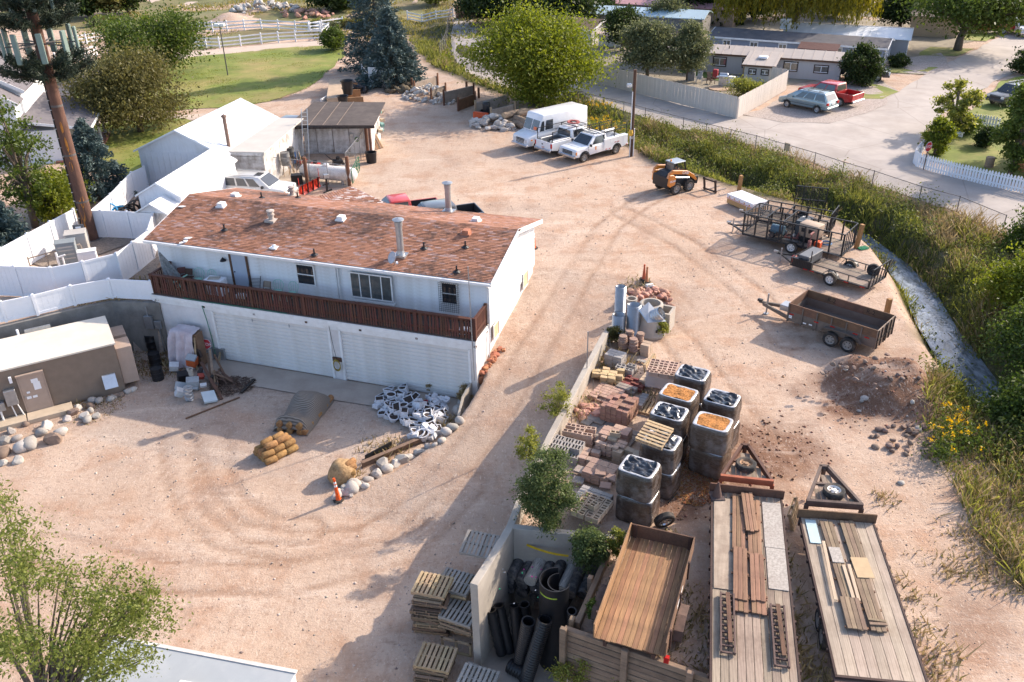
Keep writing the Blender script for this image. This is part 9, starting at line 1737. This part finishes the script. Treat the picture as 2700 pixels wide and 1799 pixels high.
# conifers
def spruce(lab,base,h,rad,m,nw=26,nb=13,seed=0,group=None,size=.3):
    rs=np.random.RandomState(seed); t=thing('spruce_tree',lab,'tree',base,0,group); c=[];d=[]
    for i in range(nw):
        f=i/(nw-1); z=h*(.03+.95*f); L0=rad*(1-f)**.85+.12
        for k in range(max(4,int(nb*(1-f*.6)))):
            a=rs.uniform(0,6.28); L_=L0*rs.uniform(.75,1.12); dr=np.array([math.cos(a),math.sin(a),-.28+.35*f]); n=int(34+72*L_/rad)
            s=rs.uniform(.15,1,n)**.7*L_; p=np.outer(s,dr); p[:,2]+=z+.12*L_*(s/L_)**2; p+=rs.normal(size=(n,3))*(.10+.10*(1-s/L_))[:,None]*rad*.32; c.append(p); e=np.tile(dr*.9,(n,1))+rs.normal(size=(n,3))*.35; d.append(e)
    link('crown',leafmesh('crown',np.concatenate(c),size*1.1,m,.34,dirs=np.concatenate(d)),t); MB().cyl((0,0,-.2),(0,0,h*.95),rad*.06,.03,8).build('trunk',mBark,t); return t
b_=T(1000,185); spruce('tall blue spruce, rear one of the pair behind the white gate',b_,15,4.1,G6,30,15,1); b_=T(1035,222); spruce('full blue spruce, front one of the pair behind the white gate',b_,HB(b_,22),4.0,G6,26,16,2)
b_=T(262,515); spruce('small blue spruce beside the big pole and white barn',b_,HB(b_,318),2.7,G6,24,14,3,size=.22); b_=T(10,660); spruce('blue spruce at the left edge above the white fence',b_,HB(b_,515),2.3,G6,20,14,4,size=.22); b_=T(1905,62); spruce('dark conifer behind the blue mobile home, left one',b_,9,3.2,G4,20,12,5,size=.4); b_=T(1690,40); spruce('dark conifer behind the faded red roof',b_,8,3,G4,18,12,6,size=.4)
b_=T(1655,118); spruce('narrow dark conifer beside the pale blue metal roof',b_,HB(b_,15),1.6,G4,18,11,7,size=.3)
# willow
b_=T(2085,113); t=thing('willow_tree','large weeping willow hanging over the mobile home roofs','tree',b_); rs=np.random.RandomState(9); c=[];d=[]
for i in range(700):
    a=rs.uniform(0,6.28); r_=8.6*math.sqrt(rs.uniform(.02,1)); z0=9.8-.030*r_*r_+rs.uniform(-1.,.8); L_=min(z0-rs.uniform(2.4,5.),rs.uniform(3,8)); n=int(15*L_); s=np.linspace(0,L_,n); p=np.stack([np.full(n,r_*math.cos(a)*1.15),np.full(n,r_*math.sin(a)*.8),z0-s],1)+rs.normal(size=(n,3))*.13; c.append(p); 
for i in range(90):
    a=rs.uniform(0,6.28); r_=8*math.sqrt(rs.rand()); p=np.array([r_*math.cos(a),r_*math.sin(a)*.8,9.3-.03*r_*r_])+rs.normal(size=(50,3))*.7; c.append(p)
c=np.concatenate(c); link('crown',leafmesh('crown',c,.36,G7,.3,dirs=np.tile([0,0,-1.5],(len(c),1))),t); limbs(t,b_,[(6*math.cos(a),4.5*math.sin(a),8) for a in np.linspace(0,5.5,9)],.5)
for i,(px,py,h,rad) in enumerate(((1990,50,9,4.5),(1835,55,8,3.6),(2200,45,8,4))): tree('tree',('dark tree behind the willow, middle one','dark tree behind the willow, left one','dark tree behind the willow, right one')[i],'tree',T(px,py),h,rad,G4,4500,.45,seed=60+i,low=.08)
# background at the top edge
for i,(px,py,h,rad,m) in enumerate(((60,15,7,3.5,G4),(150,28,7,3.,G4),(235,45,6.5,3.2,G4),(290,40,6,2.6,G3),(340,35,6,2.6,G4),(880,30,5,3.2,G4),(925,22,6,3,G1),(2620,20,8,4,G4),(2480,15,9,4,G4),(2250,12,9,4.5,G4),(1150,12,5,2.5,G8),(2690,28,9,4.5,G4))): tree('tree','dark tree at the far top edge, %s'%('far left','second from the left above the pole','third from the left','yellowish one above the white fences','beside the pasture lane','left of the tall spruce','right behind the tall spruce','behind the shaded red pickup','left of the street tree','behind the white mobile home','pale one near the road end','far right corner')[i],'tree',T(px,py),h,rad,m,3000,.5,seed=80+i,low=.1,group='trees along the top edge')
for i in range(16):
    px=(250+i*14 if i<7 else 680+i*22); py=62+U(-6,10) if i<7 else 70+U(-4,6); tree('shrub','grey green shrub in the rough pasture behind the white fences','shrub',T(px,py),U(.8,1.6),U(.7,1.3),(G5,G8,G3)[i%3],700,.22,seed=120+i,low=.02,group='shrubs of the rough pasture',r=.04,tip=6)
# pine branches of the pole
rs=np.random.RandomState(31)
for z,nb_,L0 in ((10.1,9,2.3),(10.7,8,2.1),(12.9,10,2.3),(13.8,10,2.3),(14.8,10,2.1),(16.,9,1.9)):
    for k in range(nb_):
        a=2*PI*k/nb_+rs.uniform(-.25,.25); L_=L0*rs.uniform(.8,1.1); pts=[(.3+L_*s)*np.array([math.cos(a),math.sin(a),0])+np.array([0,0,z+L_*(-.10*s+.42*s*s)]) for s in np.linspace(0,1,6)]; bo=MB().tube([tuple(p) for p in pts],[.07,.06,.05,.04,.03,.02],6).build('branch',mBark,POLE)
        n=520; s=rs.uniform(.22,1.05,n); P_=np.array(pts); p=np.stack([np.interp(s,np.linspace(0,1,6),P_[:,q]) for q in range(3)],1)+rs.normal(size=(n,3))*.15; d=rs.normal(size=(n,3))*.6+(P_[-1]-P_[0])*.25; link('needles',leafmesh('needles',p,.30,G9,.16,dirs=d),bo)
# ------------------------------------------------------------------ grasses and ground cover
def blades(name,n,region,hmin,hmax,wd,m,lean=.35,dens=None):
    x0,x1,y0,y1=region; X=RS.uniform(x0,x1,n); Y_=RS.uniform(y0,y1,n)
    if dens is not None: k=RS.rand(n)<dens(X,Y_); X=X[k]; Y_=Y_[k]
    n=len(X); Z=hz(X,Y_); h=RS.uniform(hmin,hmax,n)*(.6+.75*fbm(X,Y_,.55,2,14)); a=RS.uniform(0,6.28,n); lx_=lean*h*RS.normal(size=n); ly_=lean*h*RS.normal(size=n); w2=wd*(.6+.8*RS.rand(n))
    v=np.stack([np.stack([X-w2*np.cos(a),Y_-w2*np.sin(a),Z-.02],1),np.stack([X+w2*np.cos(a),Y_+w2*np.sin(a),Z-.02],1),np.stack([X+lx_+.4*w2*np.cos(a),Y_+ly_+.4*w2*np.sin(a),Z+h],1),np.stack([X+lx_*.9-.3*w2*np.cos(a),Y_+ly_*.9-.3*w2*np.sin(a),Z+h*.97],1)],1).reshape(-1,3)
    return tag(link(name,npmesh(name,v,np.arange(n*4).reshape(n,4),m)),kind='stuff')
roadp=[(p.x,p.y) for p in ROAD]
def belt(X,Y_,lo=.8,hi=5.,west=1.5,hi2=None):
    d,t=pdist(X,Y_,CREEK); w_=X<CREEK_E(Y_); half=np.interp(t,[0,3,5,7,16],[1.05,.9,.7,.4,.1]); lim=np.where(w_,np.interp(t,[0,1,1.8,3,6,7.5,10,16],[6.5,4.4,1.5,1.0,1.1,2.2,2.4,4.]),hi)+.8*fbm(X,Y_,.35,3,7); g=(d>half*lo)&(d<lim)&~inpoly(X,Y_,roadp); return g*1.0
gmat=leafmat('creek_grass',(.06,.08,.015),(.26,.255,.065),.38)
reg=(3,45,22,75)
blades('creek_grass',170000,reg,.35,.95,.035,gmat,.4,lambda x,y: belt(x,y)*(fbm(x,y,.3,3,3)>-.25)); EDGE=[(p.x,p.y) for p in g2((2440,1110),(2490,1230),(2560,1390),(2630,1480),(2720,1580),(2800,1480),(2780,1000),(2600,1030))]
ed=lambda x,y: inpoly(x,y,EDGE)*1.0; er=(12,30,15,36)
blades('creek_grass',26000,er,.3,.8,.025,gmat,.45,ed); blades('dry_grass',22000,er,.3,.9,.018,G10,.5,lambda x,y: ed(x,y)*(fbm(x,y,.4,2,5)>-.1))
blades('creek_grass',60000,(-22,22,60,118),.3,.9,.06,gmat,.35,lambda x,y: belt(x,y,hi=5.5)); blades('dry_grass',120000,reg,.5,1.1,.022,G10,.45,lambda x,y: belt(x,y,hi=6.5)*((fbm(x,y,.25,2,23)>.1)|(pdist(x,y,CREEK)[0]>2.9))); blades('dry_grass',26000,(-22,22,58,118),.4,1.,.04,G10,.4,lambda x,y: belt(x,y,hi=6.)*(fbm(x,y,.25,2,23)>.05))
rs=np.random.RandomState(51); cc=[]
for i in range(460):
    while True:
        x,y=rs.uniform(4,42),rs.uniform(18,76)
        if belt(np.array([x]),np.array([y]),1.0,5.)[0] or (i%7==0 and ed(np.array([x]),np.array([y]))[0]): break
    s=rs.uniform(.5,1.7); n=int(70*s*s)+20; cc.append(np.array([x,y,TZ(x,y)+.35*s])+rs.normal(size=(n,3))*np.array([.32,.32,.24])*s)
tag(link('creek_shrubs',leafmesh('creek_shrubs',np.concatenate(cc),.13,leafmat('leaf_bank',(.04,.062,.014),(.175,.19,.045),.35),.5)),kind='stuff')
for i,(px,py,n,sp) in enumerate(((2500,1155,11,.5),(2545,1185,9,.4),(2480,1215,7,.35),(1600,345,30,.9),(1585,300,22,.9),(1612,372,18,.7))):
    p=T(px,py); c=p+Vector((0,0,.75)); t=thing('flower_clump','yellow flowering weed clump %s'%('at the shaded creek bend, upper one','at the shaded creek bend, right one','at the shaded creek bend, lower one','behind the service truck rack, middle one','behind the service truck rack, upper one','behind the service truck rack, lower one')[i],'flowers',p); rs=np.random.RandomState(i); q=rs.normal(size=(900,3))*np.array([sp,sp,.28])+np.array([0,0,.45]); link('foliage',leafmesh('foliage',q,.12,G1,.4),t); f=rs.normal(size=(n*16,3))*.055+np.repeat(rs.normal(size=(n,3))*np.array([sp,sp,.1])+np.array([0,0,.95]),16,0); link('blossom',leafmesh('blossom',f,.065,leafmat('blossom_yellow',(.60,.33,.01),(.72,.45,.02),.3),.8),t)
# lawns, pastures and weeds as short blades
def inP(poly): P_=[(p.x,p.y) for p in poly]; return lambda x,y: inpoly(x,y,P_)*1.0
lg=leafmat('lawn_grass',(.10,.13,.018),(.25,.25,.045),.3); blades('lawn_grass',70000,(-58,-17,76,132),.04,.14,.05,lg,.5,inP(LAWN1)); blades('lawn_grass',16000,(-47,-22,66,92),.04,.14,.05,lg,.5,inP(LAWN2))
blades('pasture_grass',26000,(-60,5,118,175),.15,.6,.09,leafmat('pasture',(.10,.11,.02),(.30,.25,.08),.3),.4,lambda x,y: (fbm(x,y,.07,3,4)>-.12)*1.0)
near=(-26,24,16,60)
def weeds(x,y):
    v=np.zeros(x.shape)
    for px,py,r_,z in ((1850,1620,.9,0),(1850,1740,1.,0),(2050,1480,.8,0),(2080,1640,1.2,0),(2130,1780,1.,0),(1600,1560,.7,0),(1640,1440,.6,0),(330,930,2.6,PADZ),(430,960,2.2,PADZ),(360,880,1.5,PADZ),(250,1080,1.5,PADZ),(1010,1185,1.4,PADZ),(1175,1110,.9,PADZ),(940,1265,.9,PADZ),(1560,1080,1.1,0),(1600,960,1.2,0),(1640,970,.9,0),(1700,1050,.7,0),(1760,1440,1.1,0),(1790,1650,1.0,0),(1800,1560,.8,0),(2060,1560,1.0,0),(2070,1700,1.2,0),(2400,1560,.9,0),(2440,1690,1.2,0),(2460,1780,1.0,0),(2340,1320,.7,0),(1800,1720,.9,0),(1540,1100,.6,0),(1680,760,1.0,-.3),(2200,640,.8,0),(2480,1480,1.2,0),(2560,1420,1.4,0),(2620,1500,1.5,0),(1590,900,.6,0)): c=G(px,py,z); v=np.maximum(v,(1-np.hypot(x-c.x,y-c.y)/r_)*1.1)
    return np.clip(v,0,1)*(.4+.6*(fbm(x,y,.9,3,6)>-.1))
blades('dry_weeds',260000,near,.1,.5,.028,G10,.7,weeds); blades('weeds',110000,near,.06,.35,.028,leafmat('weed_green',(.07,.075,.02),(.20,.18,.06),.3),.6,weeds)
blades('rust_weeds',70000,(-26,-8,26,42),.04,.16,.03,leafmat('rust_weed',(.13,.055,.02),(.30,.15,.05),.2),.8,lambda x,y: weeds(x,y)*1.0)
# small stones lying loose on the dirt
def gravel(name,n,region,smin,smax,m,dens):
    x0,x1,y0,y1=region; X=RS.uniform(x0,x1,n); Y_=RS.uniform(y0,y1,n); k=RS.rand(n)<dens(X,Y_); X=X[k];Y_=Y_[k]; n=len(X); Z=hz(X,Y_); s=RS.uniform(smin,smax,n)**1.0; base=np.array([(1,0,0),(0,1,0),(-1,0,0),(0,-1,0),(0,0,.7),(0,0,-.5)],float)
    v=base[None]*s[:,None,None]*RS.uniform(.5,1.2,(n,6,1)); a=RS.uniform(0,6.28,n); ca,sa=np.cos(a)[:,None],np.sin(a)[:,None]; v=np.stack([v[...,0]*ca-v[...,1]*sa+X[:,None],v[...,0]*sa+v[...,1]*ca+Y_[:,None],v[...,2]+Z[:,None]+.004],-1)
    f=np.array([(0,1,4),(1,2,4),(2,3,4),(3,0,4),(1,0,5),(2,1,5),(3,2,5),(0,3,5)])[None]+(np.arange(n)*6)[:,None,None]; return tag(link(name,npmesh(name,v.reshape(-1,3),f.reshape(-1,3),m,False,3)),kind='stuff')
mPeb=M('pebble',(.40,.33,.28),.9,.2,8.,island=.42)
gravel('gravel',42000,(-27,24,15,62),.012,.034,mPeb,lambda x,y: np.clip(.35+.9*fbm(x,y,.22,3,12)+.5*(hz(x,y)<-2.7)*(y>32),0.03,1)); gravel('gravel',5200,(-27,24,15,62),.03,.08,mPeb,lambda x,y: np.clip(.3+fbm(x,y,.3,3,15),.05,1)); gravel('soil_clods',6000,(3,24,20,42),.02,.09,M('clod',(.21,.11,.07),.95,.3,6.,island=.35),lambda x,y: np.clip(zone_soil(x,y),0,1))
